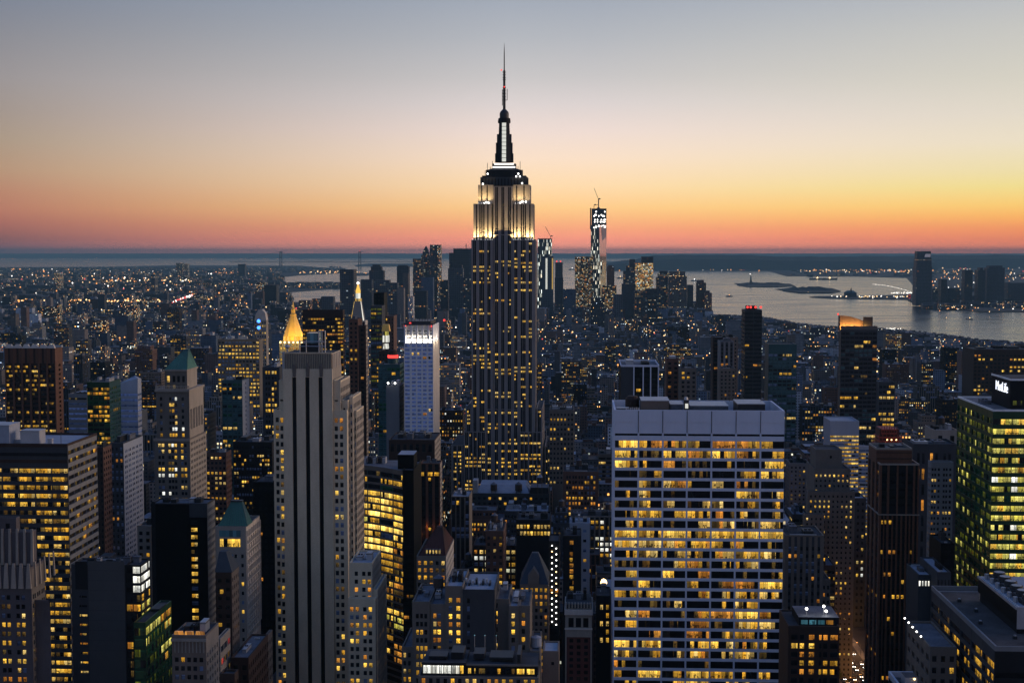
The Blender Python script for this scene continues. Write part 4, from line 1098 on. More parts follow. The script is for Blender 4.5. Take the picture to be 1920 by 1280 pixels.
    simple('lit_brick_block', 'brick block with bright window pairs left of the striped stone tower crown', 'building', 1050.0, 492, 524, 688, ST(wall='grey_dark', pat=(5, [(.5, 2), (2.6, 4.2)]), fl=4.2, wh=.55, p=0.55, on='mbp', off='0k'), depth=30, vb=790, n=2)
    t = Tower('blue_disc_tower', 'pale round-topped tower with two glowing blue discs left of the gold pyramid', 'tower', 2350.0, 477, 499, 600, depth=16, vb=660)
    st = ST(wall='lime', bay=4.5, fl=6, p=0.3, on='mop')
    t.block(t.X0, t.X1, 2350, t.Yb, 0, t.Z, {'F': st}, wall='lime', par=0)
    X = lambda px: t.xpx(px, 600)
    t.part('roof', MB().loft([[(t.X0, 2350, t.Z), (t.X1, 2350, t.Z), (t.X1, t.Yb, t.Z), (t.X0, t.Yb, t.Z)], [(X(479), 2350.5, t.zpx(591)), (X(497), 2350.5, t.zpx(588)), (X(497), t.Yb, t.zpx(588)), (X(479), t.Yb, t.zpx(591))], [(X(484), 2351, t.zpx(582)), (X(491), 2351, t.zpx(581)), (X(491), t.Yb, t.zpx(581)), (X(484), t.Yb, t.zpx(582))]], 'lime_pale'))
    for py in (603, 615.5):
        z = t.zpx(py)
        m = MB()
        m.poly([(X(485) + 3.0 * cos(a), 2349.6, z + 3.0 * sin(a)) for a in [pi * i / 8 for i in range(16)]], 'lamp_blue')
        t.part('glowing_disc', m)
    t.finish(20)
    # glowing gold pyramid
    t = Tower('gold_pyramid_tower', 'floodlit golden pyramid roof with a small lantern', 'tower', 1820.0, 524, 565, 641, depth=32, vb=652)
    st = ST(wall='lime_dark', bay=4, fl=5, p=0.4, on='mob')
    t.block(t.X0, t.X1, 1820, t.Yb, 0, t.Z, {'F': st, 'R': st}, wall='lime_dark', par=1.5)
    X = lambda px: t.xpx(px, 630)
    cx, cy = X(545.5), 1836.0
    o8 = lambda r, z: [(cx + r * cos(pi / 8 + pi / 4 * i), cy + r * sin(pi / 8 + pi / 4 * i), z) for i in range(8)]
    k = t.k
    z = lambda py: at(960, py, 1836)[2]
    rf = t.part('roof', MB().loft([o8(19 * k, z(631)), o8(5.6 * k, z(593))], 'gold'))
    MB().loft([o8(6.2 * k, z(593)), o8(6.2 * k, z(590)), o8(4.0 * k, z(589)), o8(3.8 * k, z(582)), o8(4.6 * k, z(581)), o8(2.2 * k, z(577)), o8(.4 * k, z(566))], 'gold').build('lantern', rf)
    t.part('drum', MB().loft([o8(15.5 * k, z(641)), o8(15.5 * k, z(631.5))], 'gold'))
    m = MB()
    for i in range(8):
        a = pi / 8 + pi / 4 * i
        m.cyl(cx + 17.5 * k * cos(a), cy + 17.5 * k * sin(a), [(1.6, z(642)), (1.3, z(633)), (.2, z(628))], 'gold_glow', 6)
    t.part('pinnacle', m)
    for i in range(6):
        t.part('lamp', MB().ball((X(526 + 8 * i), 1819, z(641.5)), 1.3, 'lamp_warm'))
    for dx, dy, pw in ((-22, -34, 26000), (12, -34, 36000), (30, 2, 36000)):
        ld = bpy.data.lights.new('roof_floodlight', 'POINT')
        ld.energy, ld.color, ld.shadow_soft_size = pw * 1.25, (1.0, 0.70, 0.22), 1.0
        lo = bpy.data.objects.new('roof_floodlight', ld)
        COL.objects.link(lo)
        lo.location = (cx + dx, cy + dy, z(636))
    t.finish(30)
    # white lit campanile
    t = Tower('clock_campanile', 'white campanile with tall lit spire and golden cupola', 'tower', 2080.0, 659, 685, 602, depth=22, vb=598)
    st = ST(wall='lime_pale', bay=4, fl=5, p=0.3, on='pmw')
    t.block(t.X0, t.X1, 2080, t.Yb, 0, t.Z, {'F': st}, wall='lime_pale', par=1)
    k = t.k
    X = lambda px: t.xpx(px, 560)
    z = lambda py: at(960, py, 2091)[2]
    cx, cy = X(669.3), 2091.0
    t.part('spire', MB().frust((cx - 12 * k, cx + 12 * k, 2081, 2101), z(602), (cx - 6.0 * k, cx + 6.0 * k, 2086, 2096), z(565), 'grey_panel'))
    t.part('edge_glow', MB().frust((cx - 12.4 * k, cx - 11.6 * k, 2080.5, 2082), z(602), (cx - 6.4 * k, cx - 5.9 * k, 2085.5, 2086.5), z(565), 'lit_pale').frust((cx + 11.2 * k, cx + 12.6 * k, 2080.5, 2084), z(602), (cx + 5.7 * k, cx + 6.4 * k, 2085.5, 2087), z(565), 'lit_white'))  # emissive strips stand in for the lit edges of the spire
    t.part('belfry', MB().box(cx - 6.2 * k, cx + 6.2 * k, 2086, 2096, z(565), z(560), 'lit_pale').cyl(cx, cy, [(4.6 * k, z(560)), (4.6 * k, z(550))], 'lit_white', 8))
    t.part('cupola', MB().cyl(cx, cy, [(4.4 * k, z(550)), (4.8 * k, z(546)), (3.2 * k, z(541)), (1.8 * k, z(536)), (1.2 * k, z(533))], 'gold_glow', 10))
    t.part('lantern', MB().ball((cx, cy, z(531)), 2.3 * k, 'lamp_white'))
    t.finish(20)
    # dark slab behind, lit at the top
    t = simple('dark_lit_slab', 'dark brown slab with close rows of yellow windows behind the gold pyramid', 'office tower', 1380.0, 567, 643, 581, ST(wall='brown_dark', bay=76 * .53 / 15, win=.86, fl=7.2 * .53, wh=.5, top=13 * .53, p=0.55, on='mmmbod', off='k00', spd=.1), far=646, vb=760, n=0, fin=False)
    t.wall.box(t.X0, t.X1, 1379.7, 1379.99, t.zpx(593), t.zpx(581), 'brown_dark')
    t.finish(100)
    t = simple('maroon_tower', 'slim dark maroon tower in front of the lit campanile', 'office tower', 1150.0, 671.5, 686, 610, ST(wall='brown_dark', bay=5, win=.4, fl=4, p=0.01, on='o', off='k'), far=689.5,
           sst=ST(wall='lime', pat=(3, [(.5, 2)]), fl=3.6, p=0.15, on='pd', off='0'), vb=835, n=1)
    simple('red_beacon_tower', 'brown tower with red roof beacons left of the slim maroon tower', 'office tower', 1200.0, 654, 671, 598, ST(wall='brown', bay=4, win=.5, fl=3.9, p=0.12, on='om', off='k0'), depth=25, vb=700, n=1)
    simple('teal_banded_block', 'teal and black banded office block below the slim maroon tower', 'office building', 1260.0, 648, 672, 655, ST(wall='teal_metal', bay=8, win=.95, fl=4, wh=.5, p=0.2, on='mod', off='t0k'), depth=25, vb=830, n=2)
    simple('green_grid_tower', 'greenish glass tower with a blank black top beyond the maroon tower', 'office tower', 1700.0, 695, 716, 573, ST(wall='grey_dark', bay=6, win=.9, fl=5.2, wh=.5, p=0.45, on='dme', off='tu0'), depth=30, vb=720, n=0)
    simple('black_notched_tower', 'black notched tower peeking over the greenish glass tower', 'office tower', 1760.0, 701, 720, 549, ST(wall='black_steel', bay=5, win=.5, fl=5, p=0.0, off='k'), depth=30, vb=575, n=0)
    simple('brown_stepped_tower', 'brown stepped apartment tower right of the greenish glass tower', 'building', 1650.0, 722, 738, 592, ST(wall='brick', bay=4, win=.4, fl=4.4, p=0.1, on='om', off='0k'), depth=30, vb=720, n=0)
    t = Tower('lantern_tower', 'small tower with a gold roof and white glowing lantern floors', 'tower', 1560.0, 715, 729, 660, depth=14, vb=664)
    st = ST(wall='brown_dark', bay=4, fl=4, p=0.15, on='om')
    t.block(t.X0 - 3, t.X1 + 3, 1560, t.Yb, 0, t.Z, {'F': st}, wall='brown_dark', par=1)
    X = lambda px: t.xpx(px, 640)
    z = t.zpx
    t.part('lantern', MB().frust((X(717.5), X(727), 1563, 1571), z(655), (X(718.5), X(726), 1564, 1570), z(645), 'lit_white').frust((X(716.5), X(728), 1563, 1571), z(642.5), (X(717), X(727.5), 1563, 1571), z(630), 'lit_white')
           .box(X(718), X(727), 1564, 1570, z(645), z(642.5), 'brown_dark').box(X(718.5), X(726.5), 1564, 1570, z(630), z(622), 'lit_green'))
    t.part('roof', MB().frust((X(715), X(730), 1562, 1572), z(622), (X(717), X(728), 1564, 1570), z(609), 'gold'))
    t.finish(20)
    t = simple('teal_glass_tower', 'teal glass tower with a red glowing drum on its roof', 'office tower', 1110.0, 709, 750, 683, ST(wall='teal_metal', bay=3.4, win=.85, fl=3.6, wh=.62, p=0.07, on='pmd', off='tttg'), far=757,
           sst=ST(wall='teal_metal', bay=3.4, win=.85, fl=3.6, wh=.62, p=0.45, on='pmd', off='tg'), vb=850, n=1, fin=False)
    k = t.k
    t.part('drum', MB().cyl(t.xpx(733, 680), 1122, [(10 * k, t.Z), (10 * k, t.zpx(674))], 'teal_metal', 14).cyl(t.xpx(733, 680), 1122, [(10.2 * k, t.zpx(673.5)), (10.2 * k, t.zpx(668))], 'lamp_red', 14).cyl(t.xpx(733, 680), 1122, [(9 * k, t.zpx(668)), (8 * k, t.zpx(661)), (5 * k, t.zpx(658))], 'brown_dark', 14))
    t.finish(100)
    t = simple('blank_pale_tower', 'blank pale grey party-wall tower in front of the teal glass tower', 'building', 1020.0, 724, 748.5, 723, ST(wall='grey_panel', bay=60, win=.01, fl=400, p=0, off='0'), far=757.5,
           sst=ST(wall='grey_dark', pat=(3.4, [(.8, 2.4)]), fl=3.3, wh=.5, p=0.12, on='mo', off='kk'), vb=845, n=2, fin=False)
    for px in (728, 741):
        t.part('lamp', MB().ball((t.xpx(px, 722), 1019, t.zpx(719)), 0.8, 'lamp_white'))
    t.finish(60)
    # white tower with floodlit crown
    t = Tower('bright_crown_tower', 'pale blue-white tower with a blazing floodlit crown, left of the tallest tower', 'skyscraper', 1000.0, 757.5, 812, 643, far=824, vb=818)
    k = t.k
    X = lambda px: t.xpx(px, 640)
    fl = 7.62 * k
    cols = [((a - 757.5) * k, (b - 757.5) * k) for a, b in ((759, 768), (772, 779.5), (782.5, 790), (793, 800), (803.5, 812 - .6))]
    st = ST(wall='pale_frame', dep=0.35, cols=cols, fl=fl, wh=0.62, top=0.6, p=0.12, on=['sp', 'ps', 'pd', 'oo', 'sm'], off=['ss'], spd=.1)
    sr = ST(wall='lime_pale', dep=0.35, bay=30, win=.02, fl=400, p=0, off='0')
    t.block(t.X0, t.X1, 1000, t.Yb, 0, t.Z, {'F': st, 'R': sr}, wall='pale_frame', par=0)
    m = MB()
    zt = t.zpx(610)
    m.box(X(759), X(811), 1003, t.Yb - 2, t.Z, zt, 'pale_frame', top='roof_tar')
    for a, b in ((757.5, 760), (769.5, 772), (780, 782.5), (790.5, 793), (801.5, 804), (810, 812)):
        m.box(X(a), X(b), 1000, 1003, t.Z, zt, 'pale_frame')
    for i in range(4):
        yy = 1003.2 + i * (t.Yb - 1005) / 3.2
        m.box(X(811), X(812), yy, yy + 1.5, t.Z, zt, 'pale_frame')
    m.box(X(757.5), X(812), 1000, 1003, zt, zt + 1.2, 'grey_dark')
    t.part('crown', m)
    for a, b in ((761, 769), (772.5, 779.5), (783, 790), (793.5, 801), (804.5, 810)):
        x = (X(a) + X(b)) / 2
        h = t.part('floodlight', MB().box(X(a) + .3, X(b) - .3, 1000.6, 1001.2, t.Z, t.Z + 0.7, 'lamp_white'))
        ld = bpy.data.lights.new('floodlight_lamp', 'POINT')
        ld.energy, ld.color, ld.shadow_soft_size = 1800, (1.0, 0.85, 0.62), 0.4
        lo = bpy.data.objects.new('floodlight_lamp', ld)
        COL.objects.link(lo)
        lo.parent = h
        lo.location = Vector((x, 1001.0, t.Z + 2.0)) - Vector(t.root['_base'])
        m = MB()
        for j in range(3):
            m.box(X(a) + .4, X(b) - .4, 1002.4, 1002.99, t.Z + 5.2 - j * 0 + j * 2.6 - 2.2, t.Z + 5.8 + j * 2.6 - 2.2, 'grey_dark')
        t.part('louver', m)
    for yy in (1004, 1004 + (t.Yb - 1005) * .5):
        ld = bpy.data.lights.new('floodlight_lamp', 'POINT')
        ld.energy, ld.color, ld.shadow_soft_size = 2300, (1.0, 0.85, 0.62), 0.4
        lo = bpy.data.objects.new('floodlight_lamp', ld)
        COL.objects.link(lo)
        lo.parent = t.root
        lo.location = Vector((t.X1 + 2.2, yy + 4, t.Z + 1.5)) - Vector(t.root['_base'])
    for px, py in ((759, 611), (769, 607), (810, 612), (822, 606)):
        t.part('warning_light', MB().ball((X(px), 1001 if px < 815 else t.Yb - 2, t.zpx(py)), 0.9, 'lamp_red'))
    m = MB()
    m.box(X(763), X(806), 1006, t.Yb - 4, zt, zt + 2.5, 'metal_dark')
    r = random.Random(8)
    for i in range(8):
        x, y = X(764 + 6 * i), 1006 + r.random() * 10
        m.bar((x, y, zt), (x, y, zt + r.uniform(3, 8)), .2, 'steel_dark')
    m.bar((X(822), t.Yb - 2, zt), (X(822), t.Yb - 2, t.zpx(592)), .25, 'steel_dark')
    t.part('antenna', m)
    t.finish(100)
    simple('cornice_block', 'old stone block with roof sheds at the foot of the bright crowned tower', 'building', 905.0, 729, 815, 824, ST(wall='brown_dark', sp='brown_dark', pat=(4.2, [(.6, 2.8)]), fl=7, wh=.75, top=1.5, p=0.05, on='m', off='k0', maxrows=1), far=826,
           sst=ST(wall='lime', pat=(3, [(.6, 2.0)]), fl=3.6, p=0.15, on='mo'), vb=850, n=4)
left_middle()

# ================================================================== centre foreground
def centre():
    # curved office with glowing floors
    t = Tower('curved_glass_office', 'curved office block with glowing yellow floors beside a black end wall', 'office building', 745.0, 664, 776, 883, far=790, vb=1270)
    k = t.k
    X = lambda px, y=760: at(px, 900, y)[0]
    xa, xb = X(664, 782), X(760, 758)
    NS = 12
    pts = [(xa + (xb - xa) * i / NS, 782 - 24 * (i / NS) ** 1.6) for i in range(NS + 1)]
    z_of = lambda py: at(700, py, 772)[2]
    m = MB()
    topz = z_of(876)
    fl = 13.0 * 772 / FPX
    nf = 31
    bands = []
    for f in range(nf):
        zt = topz - 2.6 - f * fl
        bands.append((zt - fl * 0.70, zt))
    zprev = topz
    for zb, zt in bands:
        for (x0, y0), (x1, y1) in zip(pts, pts[1:]):
            m.poly([(x0, y0, zt), (x1, y1, zt), (x1, y1, zprev), (x0, y0, zprev)], 'lime_dark')
            m.poly([(x0, y0 + .5, zt), (x1, y1 + .5, zt), (x1, y1, zt), (x0, y0, zt)], 'grey_dark')
            m.poly([(x0, y0, zb), (x1, y1, zb), (x1, y1 + .5, zb), (x0, y0 + .5, zb)], 'lime_dark')
        zprev = zb
    for (x0, y0), (x1, y1) in zip(pts, pts[1:]):
        m.poly([(x0, y0, 0), (x1, y1, 0), (x1, y1, zprev), (x0, y0, zprev)], 'lime_dark')
    m.poly([(p[0], p[1], topz) for p in pts] + [(xb, 800, topz), (xa, 800, topz)], 'roof_grey')
    m.poly([(xb, 800, 0), (xa, 800, 0), (xa, 800, topz), (xb, 800, topz)], 'charcoal')
    m.poly([(xa, 800, 0), (xa, 782, 0), (xa, 782, topz), (xa, 800, topz)], 'charcoal')
    t.part('wall', m)
    r = random.Random(4)
    rowmix = ['0000', 'm0mm', '00g0', 'mbxb', 'xbxm', 'xbxm', 'mxbx', 'ym0b', 'bxxx', 'bmux', 'xxbm', 'xxxo', 'dmmd', 'dmmo', 'odmd', 'dodm', '0mdo', 'dood', '0omd', 'oo00', '00bb', '00yy', '0m0y', 'o0d0', '0dm0', 'd00o']
    for f, (zb, zt) in enumerate(bands[:28]):
        rm = rowmix[min(f, len(rowmix) - 1)]
        for g_ in range(4):
            mb = MB()
            c = rm[g_]
            uo = 1.7 * r.randint(0, 4000)
            for i in range(g_ * 3, g_ * 3 + 3):
                (x0, y0), (x1, y1) = pts[i], pts[i + 1]
                d = c if r.random() < 0.9 else r.choice('dmb')
                L = sqrt((x1 - x0) ** 2 + (y1 - y0) ** 2)
                mb.poly([(x0, y0 + .45, zb), (x1, y1 + .45, zb), (x1, y1 + .45, zt), (x0, y0 + .45, zt)], WCLS[d], [(uo, 0), (uo + L, 0), (uo + L, 1), (uo, 1)])
                uo += L
            x0, y0 = pts[g_ * 3]
            mb.box(x0 - .3, x0 + .3, y0 + 0.1, y0 + .44, zb, zt, 'teal_metal')
            t.part('window', mb)
    # black end wall
    x0, x1 = X(760.5, 757), X(776, 745)
    z883 = at(768, 883, 745)[2]
    st = ST(wall='black_steel', bay=9, win=.9, fl=fl, wh=.45, top=40, p=0.3, on=['dk', 'od', 'dd'], off='k', dep=.3)
    t.block(x0, x1, 744, t.Yb, 0, z883, {'F': st}, wall='black_steel', roof='roof_grey', par=0.8)
    t.part('penthouse', MB().box(X(746, 752), X(776, 752), 752, 768, z883, at(760, 852, 752)[2], 'black_steel', top='roof_light'))
    m = MB()
    for i in range(6):
        m.box(X(672 + 9 * i, 786), X(678 + 9 * i, 786), 786, 792, topz, topz + 3.4, 'metal_light' if i % 2 else 'metal_dark')
        m.cyl(X(675 + 9 * i, 789), 789, [(1.1, topz + 3.4), (1.1, topz + 4.0)], 'metal_dark', 8)
    t.part('cooling_tower', m)
    t.finish(0)
    # orange lit columns
    t = Tower('amber_column_building', 'dark building with tall amber-lit column bays beside the curved office', 'building', 870.0, 788, 825, 868, far=829, vb=1010)
    st = ST(wall='brown', sp='charcoal', dep=.8, spd=.5, bay=4.1, win=.62, fl=4, wh=.5, top=8, p=0.2, on='mo', off='kk0')
    t.block(t.X0, t.X1, 870, t.Yb, 0, t.Z - .6, {'F': st, 'R': ST(wall='lime', pat=(2.6, [(.5, 1.7)]), fl=3.6, p=0.05)}, wall='brown_dark', par=.6)
    x0 = t.X0
    b = (t.X1 - t.X0) / 3
    for i in range(3):
        t.part('lit_window', MB().poly([(x0 + b * i + .6, 869.9, t.zpx(893)), (x0 + b * i + b - .5, 869.9, t.zpx(893)), (x0 + b * i + b - .5, 869.9, t.zpx(886)), (x0 + b * i + .6, 869.9, t.zpx(886))], 'lit_mid', [(i * 7, 0), (i * 7 + 3, 0), (i * 7 + 3, 1), (i * 7, 1)]))
    for i in range(4):                                         # uplights washing the bays
        ld = bpy.data.lights.new('uplight_lamp', 'POINT')
        ld.energy, ld.color, ld.shadow_soft_size = 170, (1.0, 0.36, 0.08), 0.3
        lo = bpy.data.objects.new('uplight_lamp', ld)
        COL.objects.link(lo)
        lo.location = (x0 + 0.4 + i * b * .95, 868.4, t.zpx(1004 - 16 * (i % 2)))
    t.clutter(t.X0 + 1, t.X1 - 1, 873, t.Yb - 2, t.Z - .6, 2)
    t.finish(80)
    # red mansard tower
    t = Tower('red_roofed_tower', 'brown stone tower with a dark red mansard roof', 'building', 640.0, 781, 836, 1044, far=851, vb=1135)
    k = t.k
    st = ST(wall='lime_dark', dep=.45, pat=(11.3 * k, [(2.6 * k, 8.6 * k)]), fl=14.0 * k, wh=.55, top=1.2, p=0.5, on='oommp', off='0kd')
    sr = ST(wall='lime_pale', pat=(3.4, [(.8, 2.4)]), fl=14 * k, wh=.5, p=0.0, off='k0')
    t.block(t.X0, t.X1, 640, t.Yb, 0, t.Z, {'F': st, 'R': sr}, wall='lime_dark', par=.5)
    ym = (640 + t.Yb) / 2
    x_ = lambda px: t.xpx(px, 1040)
    t.part('roof', MB().frust((t.X0 + 1, t.X1 - .3, 641, t.Yb - 1), t.Z + .5, (x_(812), x_(822), ym - 2, ym + 2), t.zpx(1003), 'roof_red').seams((t.X0 + 1, t.X1 - .3, 641, t.Yb - 1), t.Z + .5, (x_(812), x_(822), ym - 2, ym + 2), t.zpx(1003), 9, 'brown_dark'))
    m = MB()
    for i in range(5):
        x = t.X0 + 4.2 + i * 1.5
        m.box(x, x + 1.0, 641.4, 643.0, t.Z + .5, t.Z + 3.4, 'lime_dark')
        m.poly([(x + .12, 641.38, t.Z + 1.5), (x + .88, 641.38, t.Z + 1.5), (x + .88, 641.38, t.Z + 3.0), (x + .12, 641.38, t.Z + 3.0)], 'lit_pale', [(i * 5, .2), (i * 5 + 1, .2), (i * 5 + 1, .8), (i * 5, .8)])
    t.part('dormer', m)
    t.finish(100)
    # apartment complex at the bottom centre
    t = Tower('tan_apartment_complex', 'stepped tan apartment block with a blank grey wall and bright windows, bottom centre', 'apartment building', 500.0, 773, 993, 1137, depth=30)
    k = t.k
    X = lambda px: t.xpx(px, 1150)
    fl = 15.2 * k
    r0 = 1152
    def blk(pa, pb, top, dy, wins, p=0.62, wall='lime_dark', roof='roof_grey', back=28, on='bbmmpo', off='00kud'):
        cols = [((a - pa) * k, (b - pa) * k) for a, b in wins]
        zt = t.zpx(top, 500 + dy)
        n0 = max(0, int((top + 8 - r0) / 15.2) + (1 if top + 8 > r0 else 0))
        rows = []
        y = r0 - 15.2 * 4
        while y < 1300:
            if y > top + 5: rows.append((t.zpx(y + 9), t.zpx(y)))
            y += 15.2
        st = ST(wall=wall, dep=.35, cols=cols, rows=rows, p=p, on=on, off=off, rowf=False)
        t.block(X(pa), X(pb), 500 + dy, 500 + back, 0, zt, {'F': st}, wall=wall, roof=roof, par=.7)
    blk(752, 772.8, 1218, 1.5, [(755, 760), (764, 769)])
    blk(773, 805.8, 1133, 0, [(780, 785.5), (788, 793.5), (796, 801.5)], p=.8)
    blk(806, 834.8, 1137, .6, [(812, 818), (820, 826.5)], p=.62)
    blk(835, 867.8, 1103, 0, [(834.5 + 7, 848), (856, 863.5)], p=.6, roof='roof_light')
    blk(868, 927.8, 1109, -.5, [(876, 881.5)], p=0.0, wall='grey_dark', off='0u0k', roof='roof_light')
    blk(928, 953.2, 1126, 5, [(929, 931.5)], p=.3)
    blk(953.4, 971.6, 1139, 2, [(958.5, 965)], p=.6, roof='roof_light')
    blk(971.8, 993, 1138, 3, [(977.5, 984)], p=.6)
    blk(993.2, 1012, 1222, 1, [(998, 1006)], p=.4)
    m = MB()
    for i in range(10):
        x = X(855 + 6.5 * i)
        m.box(x, x + .7, 508 + (i % 3), 512 + (i % 2), t.zpx(1109), t.zpx(1109) + 1.2 + .5 * (i % 3), 'metal_dark' if i % 2 else 'metal_light')
    t.part('rooftop_unit', m)
    for pa, pb, top in ((776, 803, 1133), (808, 832, 1137), (838, 865, 1103), (930, 951, 1126), (955, 970, 1139), (974, 991, 1138)):
        t.clutter(X(pa), X(pb), 507, 524, t.zpx(top), 3, hmax=3, tank=top == 1137)
    t.part('water_tank', MB().cyl(X(1004), 508, [(2.0, t.zpx(1222)), (2.0, t.zpx(1222) + 3.6), (.4, t.zpx(1222) + 4.2)], 'roof_light', 14))
    t.finish(100)
    t = Tower('clerestory_block', 'low dark roofed block with a glowing clerestory strip at the bottom edge', 'building', 425.0, 784, 1010, 1250, depth=20)
    k = t.k
    X = lambda px: t.xpx(px, 1255)
    st = ST(wall='lime_dark', dep=.4, pat=(14 * k, [(3 * k, 10 * k)]), rows=[(t.zpx(1284), t.zpx(1273)), (t.zpx(1300), t.zpx(1290))], p=.8, on='mmpo', off='0d', rowf=False)
    t.block(X(784), X(1010), 425, 444, 0, t.zpx(1271), {'F': st}, wall='lime_dark', roof='roof_tar', par=.3)
    zc, z2 = t.zpx(1271), t.zpx(1249)
    m = MB()
    m.box(X(790), X(872), 427, 443, zc, z2, 'charcoal', top='roof_tar')
    m.box(X(872.3), X(1008), 428, 443, zc, t.zpx(1253), 'charcoal', top='roof_tar')
    m.box(X(789), X(873), 426.4, 426.99, z2, z2 + .6, 'metal_dark').box(X(872.5), X(1009), 427.4, 427.99, t.zpx(1253), t.zpx(1253) + .5, 'lime_dark')
    t.part('upper_storey', m)
    for i in range(10):
        xa, xb = X(792 + 7.7 * i), X(798.6 + 7.7 * i)
        t.part('window', MB().poly([(xa, 426.9, zc + .7), (xb, 426.9, zc + .7), (xb, 426.9, z2 - .5), (xa, 426.9, z2 - .5)], 'lit_white' if i < 9 else 'lit_bright', [(i * 10, 0.1), (i * 10 + 1.2, 0.1), (i * 10 + 1.2, .9), (i * 10, .9)]))
    for i in range(7):
        xa, xb = X(876 + 18.5 * i), X(890 + 18.5 * i)
        t.part('window', MB().poly([(xa, 427.9, zc + .5), (xb, 427.9, zc + .5), (xb, 427.9, zc + 2.2), (xa, 427.9, zc + 2.2)], WCLS['bd0mdb'[i % 6]], [(i * 30, 0), (i * 30 + 4, 0), (i * 30 + 4, 1), (i * 30, 1)]))
    for a, b, y0, y1, h in ((800, 835, 431, 437, 1.4), (842, 866, 432, 440, 2.4), (884, 905, 433, 440, 1.8), (915, 960, 432, 440, 1.0), (968, 975, 430, 441, 2.6)):
        t.part('rooftop_unit', MB().box(X(a), X(b), y0, y1, t.zpx(1250), t.zpx(1250) + h, 'metal_dark').box(X(a) + .4, X(b) - .4, y0 - .1, y0 - .02, t.zpx(1250) + .2, t.zpx(1250) + h - .2, 'charcoal'))
    for px in (883, 903, 925):
        t.part('lamp', MB().bar((X(px), 440, z2), (X(px), 440, z2 + 5.5), .07, 'metal_light').ball((X(px), 440, z2 + 5.6), .22, 'lit_teal'))
    t.finish(100)
    # gothic roofed tower
    t = Tower('gabled_stone_tower', 'tan tower with a steep blue slate roof and a pointed front gable', 'building', 640.0, 975, 1028, 1096, depth=24, vb=1200)
    k = t.k
    st = ST(wall='brick_tan', dep=.4, pat=(9 * k, [(1.8 * k, 6.6 * k)]), fl=13.0 * k, wh=.58, top=1.0, p=.62, on='bmpmoo', off='0kd')
    t.block(t.X0, t.X1, 640, 664, 0, t.Z, {'F': st, 'R': st}, wall='brick_tan', par=.3)
    x_ = lambda px: t.xpx(px, 1090)
    t.part('roof', MB().frust((t.X0 - .2, t.X1 + .2, 640, 664), t.Z + .3, (x_(996), x_(1008), 651, 654), t.zpx(1045), 'slate'))
    m = MB()
    xa, xb, xm = x_(990), x_(1010), x_(1000)
    za, zb_ = t.Z + .35, t.zpx(1077)
    zp = t.zpx(1064)
    for yy in (639.6,):
        m.poly([(xa, yy, za), (xb, yy, za), (xb, yy, zb_), (xm, yy, zp), (xa, yy, zb_)], 'brick_tan')
    m.poly([(xb, 639.6, za), (xb, 648, za), (xb, 648, zb_), (xb, 639.6, zb_)], 'brick_tan').poly([(xa, 648, za), (xa, 639.6, za), (xa, 639.6, zb_), (xa, 648, zb_)], 'brick_tan')
    m.poly([(xb, 639.6, zb_), (xb, 650, zb_), (xm, 650, zp), (xm, 639.6, zp)], 'slate').poly([(xa, 650, zb_), (xa, 639.6, zb_), (xm, 639.6, zp), (xm, 650, zp)], 'slate')
    t.part('gable', m)
    t.finish(100)
    # strings of lamps on a dark tower
    t = Tower('lamp_string_tower', 'dark tower marked by two vertical strings of bright white lamps', 'building', 690.0, 1029, 1049, 1016, depth=18, vb=1185)
    st = ST(wall='charcoal', bay=2.6, fl=3.6, p=.04, on='o', off='k')
    t.block(t.X0, t.X1, 690, 708, 0, t.Z, {'F': st}, wall='charcoal', par=.6)
    for i in range(14):
        for px, dy in ((1035, 0), (1043, 5.2)):
            y = 1021 + dy + 10.95 * i
            if y < 1176:
                t.part('lamp', MB().ball((t.xpx(px, y), 689.4, t.zpx(y)), .36, 'lamp_white' if rnd.random() < .7 else 'lamp_warm'))
    t.finish(40)
    simple('orange_stair_building', 'dark building with one glowing orange stair shaft of windows', 'building', 760.0, 1056, 1090, 1004, ST(wall='charcoal', cols=[(3.6, 5.6)], fl=3.2, wh=.7, p=.9, on='oom', off='0', rowf=False), depth=22, vb=1110, n=2)
    # ornate arcaded tower
    t = Tower('arcaded_tower', 'narrow ornate tower with pale arcaded top and dark brick shaft near the white slab', 'building', 610.0, 1060, 1110, 1128, depth=22, vb=1260)
    k = t.k
    X = lambda px: t.xpx(px, 1130)
    rows = [(t.zpx(1174), t.zpx(1156))]
    cols = [((a - 1060) * k, (b - 1060) * k) for a, b in ((1066, 1076), (1080, 1090), (1094, 1104))]
    t.block(X(1060), X(1110), 610, 632, t.zpx(1192), t.zpx(1140), {'F': ST(wall='lime', dep=.5, cols=cols, rows=rows, p=.1, on='o', off='k')}, wall='lime', par=0)
    rows = [(t.zpx(1196 + 11.8 * i + 7), t.zpx(1196 + 11.8 * i)) for i in range(7)]
    cols = [((a - 1062) * k, (b - 1062) * k) for a, b in ((1068, 1075), (1082, 1089), (1096, 1103))]
    t.block(X(1062), X(1108), 610.6, 632, 0, t.zpx(1192), {'F': ST(wall='brick_red', dep=.4, cols=cols, rows=rows, p=.06, on='o', off='k0')}, wall='brick_red', par=0)
    m = t.wall
    for a in (1060, 1107.5):
        m.box(X(a), X(a + 2.5), 610.0, 610.6, 0, t.zpx(1192), 'lime')
    m.box(X(1058.5), X(1111.5), 609.2, 633, t.zpx(1150), t.zpx(1140), 'lime_pale')
    m.box(X(1059), X(1111), 609.5, 609.998, t.zpx(1178), t.zpx(1175), 'lime_pale')
    for i in range(9):
        m.box(X(1060 + 5.7 * i), X(1063 + 5.7 * i), 609.6, 611, t.zpx(1140), t.zpx(1128), 'lime')
    m.box(X(1061), X(1109), 612, 632, t.zpx(1140), t.zpx(1133), 'metal_dark', top='roof_tar')
